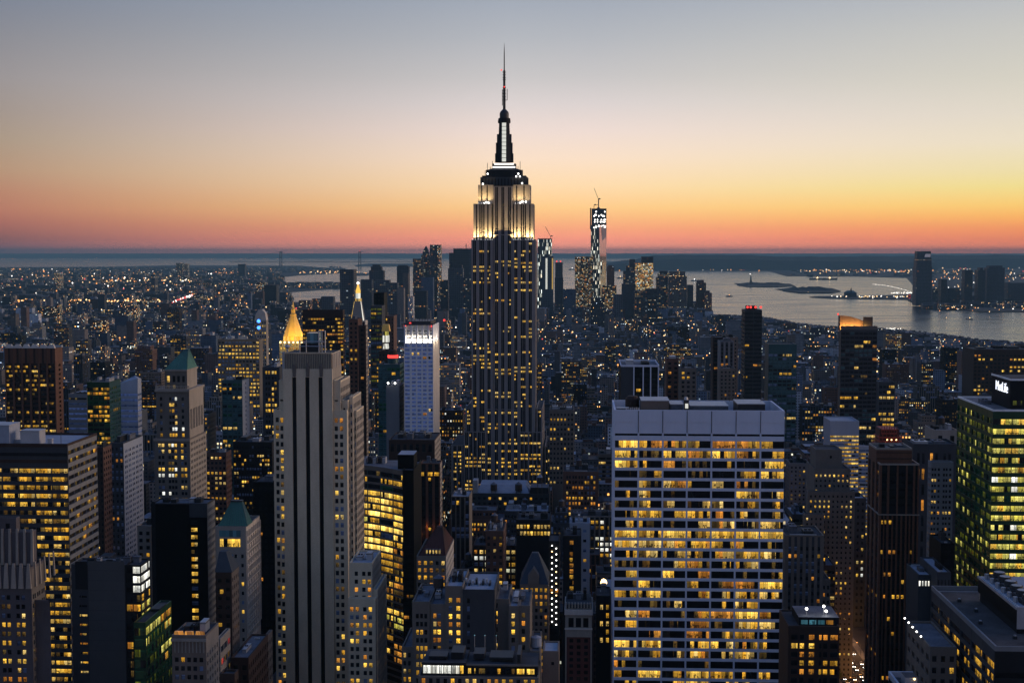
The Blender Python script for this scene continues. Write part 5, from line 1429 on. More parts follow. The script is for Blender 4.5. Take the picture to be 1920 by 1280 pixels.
    t.clutter(X(1063), X(1106), 614, 630, t.zpx(1133), 3, hmax=5)
    t.finish(60)
    t = simple('blank_brown_block', 'blank brown block with pale roof edges and a single small vent window', 'building', 440.0, 1018, 1048, 1220, ST(wall='brick_tan', cols=[(2.7, 3.6)], rows=[(at(1030, 1246, 440)[2], at(1030, 1240, 440)[2])], p=0, off='k'), depth=12, n=0, par=.5, roof='roof_light')
    simple('dark_shaft_block', 'dark block with paired lit window columns between arcaded tower and white slab', 'building', 640.0, 1118, 1145, 1116, ST(wall='charcoal', pat=(6.3, [(1.6, 2.9), (4.4, 5.7)]), fl=3.9, wh=.6, top=3, p=.7, on='ppm', off='k', rowf=False, maxrows=5), depth=18, vb=1240, n=1)
    t = Tower('lantern_cupola', 'small round cupola glowing warm white on a dark rooftop', 'cupola', 690.0, 1126, 1138, 1093, depth=3, vb=1110)
    cx = t.xpx(1132, 1095)
    k = t.k
    zb_ = t.zpx(1120)
    t.part('base', MB().box(cx - 3.2, cx + 3.2, 688, 700, 0, zb_, 'charcoal', top='roof_tar'))
    m = MB()
    for i in range(8):
        a = pi / 4 * i
        m.bar((cx + 1.35 * cos(a), 691 + 1.35 * sin(a), zb_), (cx + 1.35 * cos(a), 691 + 1.35 * sin(a), t.zpx(1092)), .16, 'lime_pale')
    t.part('column', m)
    t.part('core', MB().cyl(cx, 691, [(1.0, zb_), (1.0, t.zpx(1092))], 'lit_mid', 10))
    t.part('dome', MB().cyl(cx, 691, [(1.7, t.zpx(1092)), (1.6, t.zpx(1089)), (1.1, t.zpx(1085)), (.2, t.zpx(1083))], 'lamp_warm', 12))
    # blocks just below the spired tower
    t = simple('pale_roofed_block', 'wide block with a long pale sloping roof at the foot of the tallest tower', 'building', 1060.0, 884, 1030, 925, ST(wall='grey_dark', bay=4, fl=4, wh=.5, p=.12, on='pmm', off='0k'), depth=40, vb=940, n=0, par=.5, fin=False)
    X = lambda px: t.xpx(px, 925)
    t.part('roof', MB().frust((X(893), X(992), 1064, 1098), t.Z - .4, (X(898), X(985), 1074, 1096), t.zpx(908, 1074), 'roof_light', 'roof_light'))
    t.part('roof_shed', MB().box(X(886), X(895), 1063, 1074, t.Z - .4, t.zpx(902), 'metal_light').box(X(994), X(1028), 1062, 1080, t.Z - .4, t.zpx(914), 'metal_dark', top='roof_grey'))
    t.tank(X(925), 1066, t.Z - .4, 2.6, 4.5, 2)
    t.tank(X(972), 1064, t.Z - .4, 2.8, 5, 2)
    t.finish(60)
    t = Tower('rooftop_water_tank', 'large rooftop water tank with a pale conical lid in front of the tallest tower', 'water tank', 1050.0, 1006, 1018, 893, depth=6, vb=905)
    cx = t.xpx(1012, 895)
    k = t.k
    t.part('tank', MB().cyl(cx, 1053, [(5.2 * k, t.zpx(906)), (5.0 * k, t.zpx(895))], 'wood_tank', 14))
    t.part('lid', MB().cyl(cx, 1053, [(5.9 * k, t.zpx(895)), (.2, t.zpx(888.5))], 'roof_light', 14))
    m = MB()
    for a in (-1, 1):
        m.bar((cx + a * 1.6, 1052, t.zpx(930)), (cx + a * 1.6, 1052, t.zpx(906)), .2, 'steel_dark').bar((cx + a * 1.6, 1055, t.zpx(930)), (cx + a * 1.6, 1055, t.zpx(906)), .2, 'steel_dark')
    t.part('stand', m)
    simple('pilastered_block', 'grey block with tall stone pilasters and dark windows left of centre', 'building', 900.0, 846, 880, 930, ST(wall='lime_dark', sp='charcoal', bay=3.1, win=.7, fl=4.4, wh=.6, spd=.25, p=.04, on='m', off='k0u'), depth=24, vb=1010, n=2, roof='roof_light')
    t = simple('two_row_lit_block', 'dark block with two long glowing rows of square windows', 'building', 800.0, 968, 1032, 974, ST(wall='charcoal', bay=1.95, win=.7, fl=3.9, wh=.62, top=1.6, p=.95, on='ppmb', off='0', rowf=False, maxrows=2), depth=26, vb=1000, n=3, roof='roof_tar')
    simple('white_shed_block', 'pale blank block with a white roof shed left of the white slab', 'building', 830.0, 1068, 1106, 980, ST(wall='white_panel', bay=6, win=.3, fl=6, wh=.3, p=.02, off='u0', on='m'), depth=18, vb=1012, n=3, roof='roof_light')
    simple('brick_loft', 'brick loft building with rows of amber windows left of the top of the white slab', 'building', 990.0, 1056, 1122, 884, ST(wall='brick', pat=(4.4, [(.6, 1.9), (2.5, 3.8)]), fl=3.8, wh=.55, p=.42, on='mmoop', off='0k0u'), depth=30, vb=945, n=4, tank=True)
    simple('pale_arched_block', 'pale stone block with arched rows of windows behind the brick loft', 'building', 1130.0, 1030, 1076, 768, ST(wall='lime_dark', bay=3, fl=4, wh=.5, p=.12, on='mp', off='0k0'), depth=30, vb=800, n=3)
    simple('green_terrace_block', 'tan stone block with a planted roof terrace right of the tallest tower base', 'building', 1150.0, 1026, 1066, 828, ST(wall='lime_dark', bay=3.4, fl=3.9, wh=.55, p=.16, on='mp', off='0k0'), depth=28, vb=910, n=2)
centre()

# ================================================================== right side
def right():
    # green glass tower with the lit sign
    t = Tower('green_glass_sign_tower', 'green glass tower with brightly lit floors and a white rooftop sign at the right edge', 'office tower', 603.0, 1862, 2010, 768, far=1795, side='L', vb=1110)
    k = t.k
    fl = 18.0 * k
    z0 = t.zpx(1115)
    f = ST(wall='green_metal', bay=33 * k, win=.97, fl=fl, wh=.56, top=2.6, dep=.5, spd=.05, p=.93, on=['yyy', 'byy', 'yby', 'ymy', 'yye', 'wyy', 'yyb'], off=['eyg', 'gey'], rowf=False)
    l = ST(wall='green_metal', bay=7.5, win=.96, fl=fl, wh=.62, top=2.6, dep=.5, spd=.05, p=.6, on=['eee', 'eey', 'gee', 'eyg', 'yeg', 'eeg'], off=['ggg', 'gge', 'gg0'], rowf=True)
    t.block(t.X0, t.X1, 603, t.Yb, 0, t.Z - .8, {'F': f, 'L': l}, wall='green_metal', roof='roof_grey', par=.8, cap='paint')
    # set-back top with the sign
    xs = t.X0 + 6.0
    ya, yb = 0, 0
    xs = at(1895, 712, 612)[0]
    yb = depth_at(1860, 697, xs)
    z2 = at(1895, 712, 612)[2]
    m = t.wall
    m.box(xs, t.X1 - 4, 612, yb, t.Z - .8, z2, 'charcoal', top='roof_tar')
    m.box(xs - .3, xs - .002, 611.7, yb, z2 - .3, z2 + .5, 'paint').box(xs - .3, t.X1 - 4, 611.69, 611.999, z2 - .3, z2 + .5, 'paint')
    for i in range(10):
        t.part('window', MB().poly([(xs + 1 + i * 5, 611.6, t.Z + 1), (xs + 5 + i * 5, 611.6, t.Z + 1), (xs + 5 + i * 5, 611.6, t.Z + 3), (xs + 1 + i * 5, 611.6, t.Z + 3)], 'lit_green_dim', [(i * 9, 0), (i * 9 + 4, 0), (i * 9 + 4, 1), (i * 9, 1)]))
    cv = bpy.data.curves.new('rooftop_sign', 'FONT')
    cv.body = 'MetLife'
    cv.extrude = 0.12
    cv.size = 1.0
    tmp = bpy.data.objects.new('rooftop_sign_text', cv)
    so = bpy.data.objects.new('rooftop_sign', bpy.data.meshes.new_from_object(tmp))
    bpy.data.objects.remove(tmp)
    so.data.materials.clear()
    so.data.materials.append(MATS['sign_white'])
    COL.objects.link(so)
    so.parent = t.root
    so['label'] = 'white lit rooftop lettering'
    w_ = (yb - 612)
    y_a, y_b = depth_at(1868.5, 715, xs), depth_at(1891.5, 725, xs)
    zs = at(1880, 733, (y_a + y_b) / 2)[2]
    so.rotation_euler = (pi / 2, 0, -pi / 2)
    sxl = abs(y_a - y_b) / 3.05
    so.scale = (sxl, (at(1880, 711, y_b)[2] - at(1880, 735, y_b)[2]) / 0.95, 1)
    so.location = Vector((xs - .35, y_a, zs)) - Vector(t.root['_base'])
    t.clutter(t.X0 + 3, xs - 2, 620, t.Yb - 6, t.Z - .8, 2, hmax=2.4)
    t.finish(100)
    # dark office in the lower right corner
    t = Tower('corner_dark_office', 'dark office block with a broad gravel roof and rooftop fans in the lower right corner', 'office building', 438.0, 1866, 2050, 1212, far=1744, side='L', vb=1300)
    k = t.k
    l = ST(wall='grey_dark', bay=13.5, win=.94, fl=3.9, wh=.60, top=3.4, dep=.5, spd=.06, p=.65, on=['d0m0m0', '0dd0m0', 'mmmmd0', '0m0m00', 'yy0y0d', '0dmdm0'], off=['000d00', '000000', '0d0000'])
    f = ST(wall='charcoal', bay=9, win=.94, fl=3.9, wh=.5, top=6, dep=.5, p=.05, on='d', off='k')
    t.block(t.X0, t.X1, 438, t.Yb, 0, t.Z - 1.6, {'F': f, 'L': l}, wall='charcoal', roof='roof_gravel', par=1.6, cap='grey_panel')
    t.part('gutter', MB().box(t.X0 + 1.6, t.X0 + 1.9, 440, t.Yb - 3, t.Z - 1.6, t.Z - 1.2, 'metal_light').box(t.X0 + 2.0, t.X1, t.Yb - 3.4, t.Yb - 3.1, t.Z - 1.6, t.Z - 1.2, 'metal_light'))
    xm = at(1907, 1139, 458)[0]
    ybk = depth_at(1834, 1076, xm)
    zt = at(1907, 1139, 458)[2]
    ph = t.part('penthouse', MB().box(xm, xm + 30, 458, ybk, t.Z - 1.6 + 3.2, zt, 'black_steel', top='roof_light').box(xm + .6, xm + 29, 459, ybk - 1, t.Z - 1.6, t.Z + 1.6, 'charcoal').box(xm, xm + 30, 457.7, 457.998, zt - 7, zt + .3, 'metal_light'))
    m = MB()
    m.box(xm - .25, xm - .002, 458, ybk, zt - .7, zt + .25, 'metal_light')
    m.build('coping', ph)
    n = 6
    for i in range(n):
        y = 464 + (ybk - 470) * i / (n - 1)
        u = t.part('cooling_fan', MB().box(xm + 3, xm + 8.5, y - 2.6, y + 2.6, zt, zt + 1.7, 'metal_dark').cyl(xm + 5.75, y, [(2.3, zt + 1.7), (2.1, zt + 3.0)], 'steel_dark', 14).cyl(xm + 1.7, y + 1.5, [(.8, zt), (.8, zt + 1.9)], 'metal_light', 8))
        MB().cyl(xm + 5.75, y, [(1.8, zt + 3.0), (1.8, zt + 3.05)], 'metal_light', 14).build('fan_grille', u)
    m = MB()
    for i in range(26):
        y = 459 + (ybk - 461) * i / 25
        m.box(xm + .6, xm + 1.0, y, y + .3, zt, zt + .35, 'paint')
    t.part('rail_post', m)
    m = MB()
    for px, py in ((1845, 1115), (1858, 1170)):
        x, y, z = at(px, py, 500)
        m.bar((t.X0 + 14, 505, t.Z - 1.6), (t.X0 + 14, 505, t.Z + .8), .08, 'metal_light')
    t.part('vent_pipe', m)
    for px, yy in ((4, 470), (7, 486), (5, 500), (10, 452), (15, 447)):
        t.part('roof_vent', MB().box(t.X0 + px, t.X0 + px + 1.2, yy, yy + 1.2, t.Z - 1.6, t.Z - .7, 'metal_dark').cyl(t.X0 + px + .6, yy + .6, [(.4, t.Z - .7), (.5, t.Z - .3)], 'metal_light', 8))
    t.finish(100)
    # brown fin tower
    t = Tower('brown_fin_tower', 'tall brown tower with vertical fins and a smaller capped top storey', 'office tower', 700.0, 1650, 1724, 869, far=1627, side='L', vb=1225)
    k = t.k
    b = (t.X1 - t.X0) / 4.4
    cols = [(a * k, b_ * k) for a, b_ in ((4, 14), (18, 31.5), (34.5, 48.5), (51.5, 62), (65.5, 70))]
    st = ST(wall='brown', sp='charcoal', dep=1.0, spd=.5, cols=cols, fl=3.8, wh=.52, top=3, p=.0, off='k0', zlow=t.zpx(955))
    cols2 = [(a * k, b_ * k) for a, b_ in ((4, 8), (10, 14), (18, 23.5), (26, 31.5), (34.5, 40), (43, 48.5), (51.5, 55.5), (58, 62), (65.5, 70))]
    st2 = ST(wall='brown', sp='charcoal', dep=1.0, spd=.5, cols=cols2, fl=3.8, wh=.52, top=2, p=.13, on='mo', off='k0')
    sl = ST(wall='brown', sp='charcoal', dep=1.0, spd=.5, bay=11, win=.55, fl=3.8, wh=.52, top=3, p=.06, on='mo', off='k0')
    zm = t.zpx(957)
    t.block(t.X0, t.X1, 700, t.Yb, zm, t.Z - .8, {'F': st, 'L': sl}, wall='brown', roof='roof_tar', par=.8, cap='lime')
    t.block(t.X0, t.X1, 700, t.Yb, 0, zm - .5, {'F': st2, 'L': sl}, wall='brown', roof='roof_tar', par=0)
    t.wall.box(t.X0 - .4, t.X1 + .4, 699.6, t.Yb, zm - .498, zm - .002, 'lime')
    xc, xd = t.xpx(1643, 845, 706), t.xpx(1710, 845, 706)
    t.block(xc, xd, 706, t.Yb - 5, t.Z - .8, at(1680, 843, 706)[2], {'F': ST(wall='brown', bay=60, win=.01, fl=400, p=0, off='k')}, wall='brown', roof='roof_tar', par=1.0, cap='lime')
    t.wall.box(xc, xd, 705.7, 705.998, t.Z + 1.5, t.Z + 2.0, 'brown_dark').box(xc, xd, 705.7, 705.998, t.Z + 4.6, t.Z + 5.0, 'brown_dark')
    t.clutter(xc + 2, xd - 2, 708, t.Yb - 8, at(1680, 843, 706)[2], 3, hmax=2.5)
    t.finish(100)
    # stone ziggurat
    t = Tower('stone_ziggurat', 'stepped tan stone building with a windowless top block and bright arched row', 'building', 850.0, 1531, 1596, 876, depth=34, vb=1010)
    k = t.k
    X = lambda px: t.xpx(px, 880)
    st = ST(wall='lime_dark', dep=.4, pat=(8.2 * k, [(2.2 * k, 5.4 * k)]), fl=9.6 * k, wh=.46, top=2.2, p=.32, on='pbmpo', off='k00')
    top = ST(wall='lime_dark', dep=.4, cols=[((1557 - 1531) * k, (1561 - 1531) * k)], rows=[(t.zpx(856), t.zpx(851))], p=0, off='k')
    t.block(X(1531), X(1580), 853, 874, t.zpx(877), t.zpx(842), {'F': top}, wall='lime_dark', par=.8)
    t.block(X(1527), X(1594), 850, 880, 0, t.zpx(876), {'F': st}, wall='lime_dark', par=.8)
    t.block(X(1512), X(1600), 844, 849.5, 0, t.zpx(918, 844), {'F': ST(**{**st, 'top': 1})}, wall='lime_dark', par=.6)
    t.block(X(1503), X(1540), 838, 843.5, 0, t.zpx(960, 838), {'F': ST(**{**st, 'top': 1})}, wall='lime_dark', par=.6)
    t.finish(100)
    t = Tower('pale_ribbon_office', 'pale blue-grey office block with bright ribbon windows and a blank top', 'office building', 1050.0, 1557, 1611, 791, far=1544, side='L', vb=905)
    k = t.k
    st = ST(wall='white_panel', sp='white_panel', bay=54 * k / 4, win=.97, fl=7.2 * k, wh=.5, top=24 * k, p=.6, on=['pm', 'bp', 'mp', 'dm', 'pp'], off=['uu', '0u', 'd0'], dep=.3)
    t.block(t.X0, t.X1, 1050, t.Yb, 0, t.Z, {'F': st}, wall='white_panel', roof='roof_light', par=.8)
    st3 = ST(**{**st, 'top': 1.5, 'p': .4})
    t.block(t.X1 + .02, t.xpx(1641, 832), 1054, t.Yb, 0, t.zpx(834), {'F': st3}, wall='white_panel', roof='roof_light', par=.6)
    t.clutter(t.X1 + 2, t.xpx(1640, 832), 1056, t.Yb - 3, t.zpx(834), 2)
    t.finish(100)
    # red scaffolded building
    t = Tower('red_scaffold_building', 'building frame wrapped in red scaffolding with small work lights', 'building', 900.0, 1648, 1689, 800, depth=18, vb=832)
    X = lambda px: t.xpx(px, 810)
    m = MB()
    for j in range(6):
        z = t.zpx(838 - 7.2 * j)
        a, b_ = (1645, 1692) if j < 2 else ((1648, 1690) if j < 4 else (1653, 1681))
        m.box(X(a), X(b_), 899, 916, z, z + .8, 'scaffold_red')
        for i in range(7):
            x = X(a) + (X(b_) - X(a)) * i / 6
            m.box(x - .2, x + .2, 899.1, 899.5, z + .8, z + 2.5, 'scaffold_red')
    t.part('scaffold', m)
    t.part('frame', MB().box(X(1650), X(1687), 901, 914, 0, t.zpx(800), 'brick_red', top='roof_tar'))
    for px in (1663, 1671, 1680):
        t.part('lamp', MB().ball((X(px), 898.7, t.zpx(819)), .45, 'lamp_warm'))
    # more neighbours
    simple('bright_window_block', 'dark stepped block with glaring white windows left of the brown fin tower', 'building', 965.0, 1578, 1624, 933, ST(wall='grey_dark', pat=(8.6 * .371, [(2 * .371, 6 * .371)]), fl=10.2 * .371 * 1.2, wh=.48, p=.4, on='wppbb', off='k0k'), depth=26, vb=1200, n=2, roof='roof_light')
    t = simple('grey_pier_building', 'grey stone building with close vertical piers right of the white slab', 'building', 640.0, 1472, 1545, 1003, ST(wall='lime_dark', sp='grey_dark', dep=.5, spd=.25, pat=(10.8 * .246, [(3 * .246, 8 * .246)]), fl=3.5, wh=.5, top=4, p=.06, on='om', off='k0u'), depth=24, vb=1150, n=2, fin=False)
    t.block(t.X1 + .02, t.xpx(1560, 1080), 644, 664, 0, t.zpx(1085), {'F': ST(wall='lime_dark', bay=2.6, fl=3.5, p=.2, on='mo', off='k')}, wall='lime_dark', par=.6)
    t.finish(100)
    t = Tower('old_corner_building', 'dark old building with amber windows, blue skylights and glaring roof floodlights', 'building', 520.0, 1478, 1574, 1176, depth=24, vb=1300)
    k = t.k
    cols = [((a - 1478) * k, (b - 1478) * k) for a, b in ((1484, 1496), (1500, 1508), (1517, 1527), (1536, 1541), (1544, 1552), (1557, 1571))]
    st = ST(wall='brown_dark', dep=.5, cols=cols, fl=16.5 * k, wh=.62, top=2.2, p=.42, on='oomb', off='kk0', rowf=False)
    t.block(t.X0, t.X1, 520, t.Yb, 0, t.Z, {'F': st, 'R': st}, wall='brown_dark', roof='roof_tar', par=.6)
    X = lambda px: t.xpx(px, 1165)
    m = t.wall
    m.box(X(1500), X(1576), 523, 540, t.Z, t.zpx(1153), 'charcoal', top='roof_grey')
    for i in range(4):
        t.part('skylight', MB().poly([(X(1504 + 16 * i), 522.9, t.Z + .5), (X(1517 + 16 * i), 522.9, t.Z + .5), (X(1517 + 16 * i), 522.9, t.zpx(1158)), (X(1504 + 16 * i), 522.9, t.zpx(1158))], 'lit_teal' if i < 3 else 'lit_orange', [(i * 9, .3), (i * 9 + 1.6, .3), (i * 9 + 1.6, .7), (i * 9, .7)]))
    for px, py in ((1517, 1141), (1549.5, 1136), (1554, 1145)):
        x, y, z = X(px), 526, t.zpx(py)
        t.part('floodlight', MB().bar((x, y, t.zpx(1153)), (x, y, z), .1, 'metal_light').ball((x, y, z), .55, 'lamp_white'))
        ld = bpy.data.lights.new('floodlight_lamp', 'POINT')
        ld.energy, ld.color, ld.shadow_soft_size = 110, (1, .95, .85), .3
        lo = bpy.data.objects.new('floodlight_lamp', ld)
        COL.objects.link(lo)
        lo.parent = t.root
        lo.location = Vector((x, y - 1.2, z)) - Vector(t.root['_base'])
    t.finish(100)
    simple('white_trim_block', 'stone block with white corners and amber windows beside the green glass tower', 'building', 640.0, 1746, 1788, 866, ST(wall='grey_panel', pat=(21 * .246, [(1.6 * .246, 5.4 * .246), (6.6 * .246, 10.2 * .246), (13 * .246, 17 * .246)]), fl=10.2 * .246, wh=.5, p=.55, on='mmopb', off='0kk'), far=1740, side='L', vb=1060, n=1, roof='roof_light')
    simple('slate_classical_block', 'broad blue-grey classical block with pale corner bays behind the white trimmed block', 'building', 800.0, 1712, 1796, 832, ST(wall='grey_dark', pat=(24 * .31, [(3 * .31, 8 * .31), (12 * .31, 17 * .31)]), fl=9, wh=.7, top=3, p=.05, on='mo', off='k0'), depth=24, vb=900, n=2, roof='roof_tar', par=1.2)
    simple('drum_roof_block', 'pale block with a round water drum on its roof left of the green glass tower', 'building', 850.0, 1752, 1797, 806, ST(wall='lime', bay=6, win=.35, fl=7, wh=.6, p=.25, on='bp', off='k'), depth=24, vb=832, n=2, tank=True)
    simple('slit_window_building', 'low dark building with a row of lit white slits left of the corner office', 'building', 600.0, 1722, 1756, 1077, ST(wall='grey_dark', bay=1.35, win=.55, fl=4.2, wh=.55, top=1.2, p=.95, on='w', off='k', maxrows=1), depth=22, vb=1105, n=1, roof='roof_light')
    simple('blue_roof_block', 'low grey block with slit windows under a pale blue roof', 'building', 590.0, 1757, 1783, 1072, ST(wall='grey_dark', bay=1.5, win=.3, fl=6, wh=.6, p=.1, on='d', off='k'), depth=30, vb=1095, n=1, roof='roof_light')
    simple('black_step_block', 'black stepped block between the white trimmed block and the green glass tower', 'building', 610.0, 1764, 1790, 1018, ST(wall='black_steel', bay=4, fl=4, p=0, off='k'), depth=20, vb=1075, n=1)
    # billboard building
    t = Tower('lamp_row_building', 'tan side-street building with a row of five white lamps along its cornice', 'building', 470.0, 1744, 1760, 1216, far=1700, side='L', vb=1300)
    l = ST(wall='lime_dark', bay=6, win=.6, fl=5, wh=.4, p=.12, on='dm', off='0k')
    t.block(t.X0, t.X1 + 6, 470, t.Yb, 0, t.Z, {'F': ST(wall='lime_dark', bay=3, fl=4, p=.2, on='mo', off='0'), 'L': l}, wall='lime_dark', roof='roof_grey', par=.8)
    for i in range(5):
        y = 478 + i * 6.0
        t.part('lamp', MB().bar((t.X0, y, t.Z + .8), (t.X0 - 1.2, y, t.Z + 2.0), .06, 'steel_dark').ball((t.X0 - 1.2, y, t.Z + 2.1), .34, 'lamp_white'))
    t.finish(40)
    t = Tower('white_parapet_building', 'small roof with a bright white parapet at the bottom right', 'building', 420.0, 1690, 1712, 1278, depth=14, vb=1300)
    X = lambda px: t.xpx(px, 1275)
    m = t.wall
    z = t.zpx(1284)
    m.box(X(1694), X(1742), 421, 440, 0, z - 1.8, 'grey_dark', top='roof_tar', skip='d')
    m.box(X(1694), X(1742), 420, 420.8, 0, z, 'white_panel').box(X(1694), X(1694) + .7, 420.8, 440, z - 3, z, 'white_panel').box(X(1694), X(1742), 440, 440.7, z - 3, z, 'white_panel')
    t.part('stair_hut', MB().box(X(1712), X(1735), 430, 436, z - 1.8, z + 1.2, 'metal_light', top='roof_tar'))
    t.part('lamp', MB().ball((X(1729), 429.4, z + 1.0), .35, 'lamp_warm'))
    t.finish(10)
    # condo tower with glowing crown
    t = Tower('amber_crown_tower', 'dark apartment tower with an amber glowing slanted crown in front of the river', 'apartment tower', 1150.0, 1577, 1645, 618, far=1573, side='L', vb=800)
    k = t.k
    st = ST(wall='grey_dark', sp='grey_dark', bay=68 * k / 8, win=.9, fl=8.0 * k, wh=.62, top=1.5, p=.16, on='moopbd', off='000kt', dep=.5, spd=-.25)
    t.block(t.X0, t.X1, 1150, t.Yb, 0, t.Z, {'F': st, 'L': ST(wall='lime_dark', bay=8, fl=3.6, p=.02, off='k')}, wall='grey_dark', roof='roof_tar', par=0)
    X = lambda px: t.xpx(px, 605)
    m = MB()
    yB = t.Yb
    m.poly([(X(1574), yB - 4, t.Z), (X(1634), yB - 4, t.Z), (X(1634), yB - 4, t.zpx(604)), (X(1596), yB - 4, t.zpx(592)), (X(1574), yB - 4, t.zpx(590))], 'brick_tan')
    m.poly([(X(1574), yB - 3.5, t.zpx(590)), (X(1596), yB - 3.5, t.zpx(592)), (X(1634), yB - 3.5, t.zpx(604)), (X(1634), yB - 3.5, t.Z), (X(1574), yB - 3.5, t.Z)], 'brick_tan')
    m.box(X(1574), X(1576), 1152, yB - 4.01, t.Z, t.zpx(592), 'brick_tan')
    t.part('crown', m)
    t.part('parapet', MB().box(t.X0, t.X1, 1150, 1150.8, t.Z, t.Z + 3, 'lime_dark').box(t.X1 - .8, t.X1, 1150.8, yB, t.Z, t.Z + 3, 'lime_dark'))
    t.part('penthouse', MB().box(X(1621), X(1638), 1156, yB - 6, t.Z, t.zpx(593), 'grey_dark'))
    for px in (1580, 1590, 1600, 1612, 1624):
        ld = bpy.data.lights.new('uplight_lamp', 'POINT')
        ld.energy, ld.color, ld.shadow_soft_size = 4200, (1.0, .45, .09), .4
        lo = bpy.data.objects.new('uplight_lamp', ld)
        COL.objects.link(lo)
        lo.parent = t.root
        lo.location = Vector((X(px), yB - 7, t.Z + 1.2)) - Vector(t.root['_base'])
    for px, py in ((1573.5, 588), (1630, 597), (1634, 597)):
        t.part('warning_light', MB().ball((X(px), 1155 if px > 1600 else yB - 4, t.zpx(py)), .8, 'lamp_red'))
    t.finish(100)
    t = simple('red_beacon_balcony_tower', 'dark balconied tower topped with red beacons near the river', 'apartment tower', 1750.0, 1397, 1429, 581, ST(wall='grey_dark', sp='metal_dark', bay=11, win=.95, fl=5.0, wh=.5, p=.12, on=['m0', '0m', 'od', '0d'], off=['00', 'k0', '0k'], dep=.5, spd=-.4), far=1391, side='L', vb=748, n=0, fin=False)
    t.part('penthouse', MB().box(t.xpx(1402, 575), t.xpx(1420, 575), 1755, 1775, t.Z, t.zpx(573), 'charcoal'))
    for px in (1402, 1408, 1417, 1427):
        t.part('warning_light', MB().ball((t.xpx(px, 575), 1752, t.zpx(575)), 1.5, 'lamp_red'))
    t.finish(60)
    simple('dark_crown_tower', 'dark brown tower with a notched black top left of the balconied tower', 'apartment tower', 1500.0, 1337, 1372, 632, ST(wall='brown_dark', bay=6, win=.6, fl=4.2, p=.1, on='om', off='k0'), depth=25, vb=748, n=1)
    simple('grey_grid_apartments', 'grey apartment tower with paired window columns between the dark crown tower and balconied tower', 'apartment tower', 1440.0, 1350, 1376, 640, ST(wall='grey_panel', sp='grey_dark', bay=4.6, win=.55, fl=4.0, wh=.6, p=.06, on='om', off='k0k'), depth=25, vb=748, n=1)
    simple('domed_roof_apartments', 'grey apartment house with a rounded roof below the grey grid tower', 'apartment building', 1350.0, 1350, 1379, 690, ST(wall='lime_dark', bay=4, win=.5, fl=3.7, p=.12, on='om', off='k0'), depth=25, vb=748, n=2)
    simple('pale_slab_apartments', 'pale tan slab right of the dark crown tower', 'apartment building', 1480.0, 1365, 1384, 632, ST(wall='brick_tan', bay=5, win=.3, fl=4, p=.03, on='o', off='k'), depth=30, vb=690, n=1)
    t = Tower('white_column_tower', 'dark tower with four slim white columns and a white roof rim behind the white slab', 'office tower', 1010.0, 1164, 1236, 684, depth=52, vb=748)
    k = t.k
    st = ST(wall='black_steel', sp='black_steel', dep=.9, spd=.6, cols=[((a - 1164) * k, (b - 1164) * k) for a, b in ((1193, 1205.5), (1208.5, 1219.5), (1222.5, 1233.5))], fl=3.8, wh=.55, top=4, p=.38, on=['om', 'mm', 'md', 'o0'], off=['00', 'k0', '0k'])
    t.block(t.X0, t.X1, 1010, t.Yb, 0, t.Z - 1.4, {'F': st}, wall='black_steel', roof='roof_grey', par=1.4, cap='travertine')
    m = MB()
    for px in (1188.5, 1206, 1220, 1234.5):
        m.box(t.xpx(px - 1.1, 700), t.xpx(px + 1.1, 700), 1009.2, 1009.98, 0, t.Z - 1.5, 'travertine')
    t.part('column', m)
    t.part('side_wall', MB().box(t.X0, t.xpx(1187, 700), 1009.7, 1009.96, t.zlow, t.Z - 1.6, 'grey_dark'))
    t.clutter(t.X0 + 4, t.X1 - 4, 1018, t.Yb - 8, t.Z - 1.4, 2)
    t.finish(100)
    simple('rust_brick_apartments', 'rust brick apartment tower right of the white column tower', 'apartment building', 1120.0, 1250, 1273, 672, ST(wall='brick', bay=4, win=.5, fl=3.8, p=.2, on='oom', off='k0'), depth=25, vb=748, n=1)
    simple('stepped_tan_apartments', 'tan apartment house with amber windows right of the rust brick tower', 'apartment building', 1090.0, 1276, 1306, 690, ST(wall='lime_dark', bay=3.6, win=.5, fl=3.6, p=.22, on='oomp', off='0k0'), depth=25, vb=748, n=2)
    simple('pale_capped_glass_tower', 'hazy glass tower with a blank pale cap right of the balconied tower', 'office tower', 1500.0, 1441, 1494, 645, ST(wall='teal_metal', bay=5, win=.85, fl=4, wh=.6, top=9.5, p=.14, on='mpd', off='ttu0'), depth=30, vb=760, n=0)
    simple('lit_riverside_block', 'wide brick block with many lit windows near the right edge', 'building', 2050.0, 1826, 1960, 655, ST(wall='brown_dark', bay=5.6, win=.6, fl=5.6, wh=.5, top=6, p=.5, on='mopb', off='0k0'), depth=60, vb=735, n=4)
    simple('twin_row_office', 'low office block with bright yellow rows right of the amber crowned tower', 'building', 1330.0, 1648, 1678, 716, ST(wall='grey_dark', bay=4, win=.8, fl=5.2, wh=.5, p=.6, on='mpb', off='0'), depth=30, vb=760, n=1)
right()

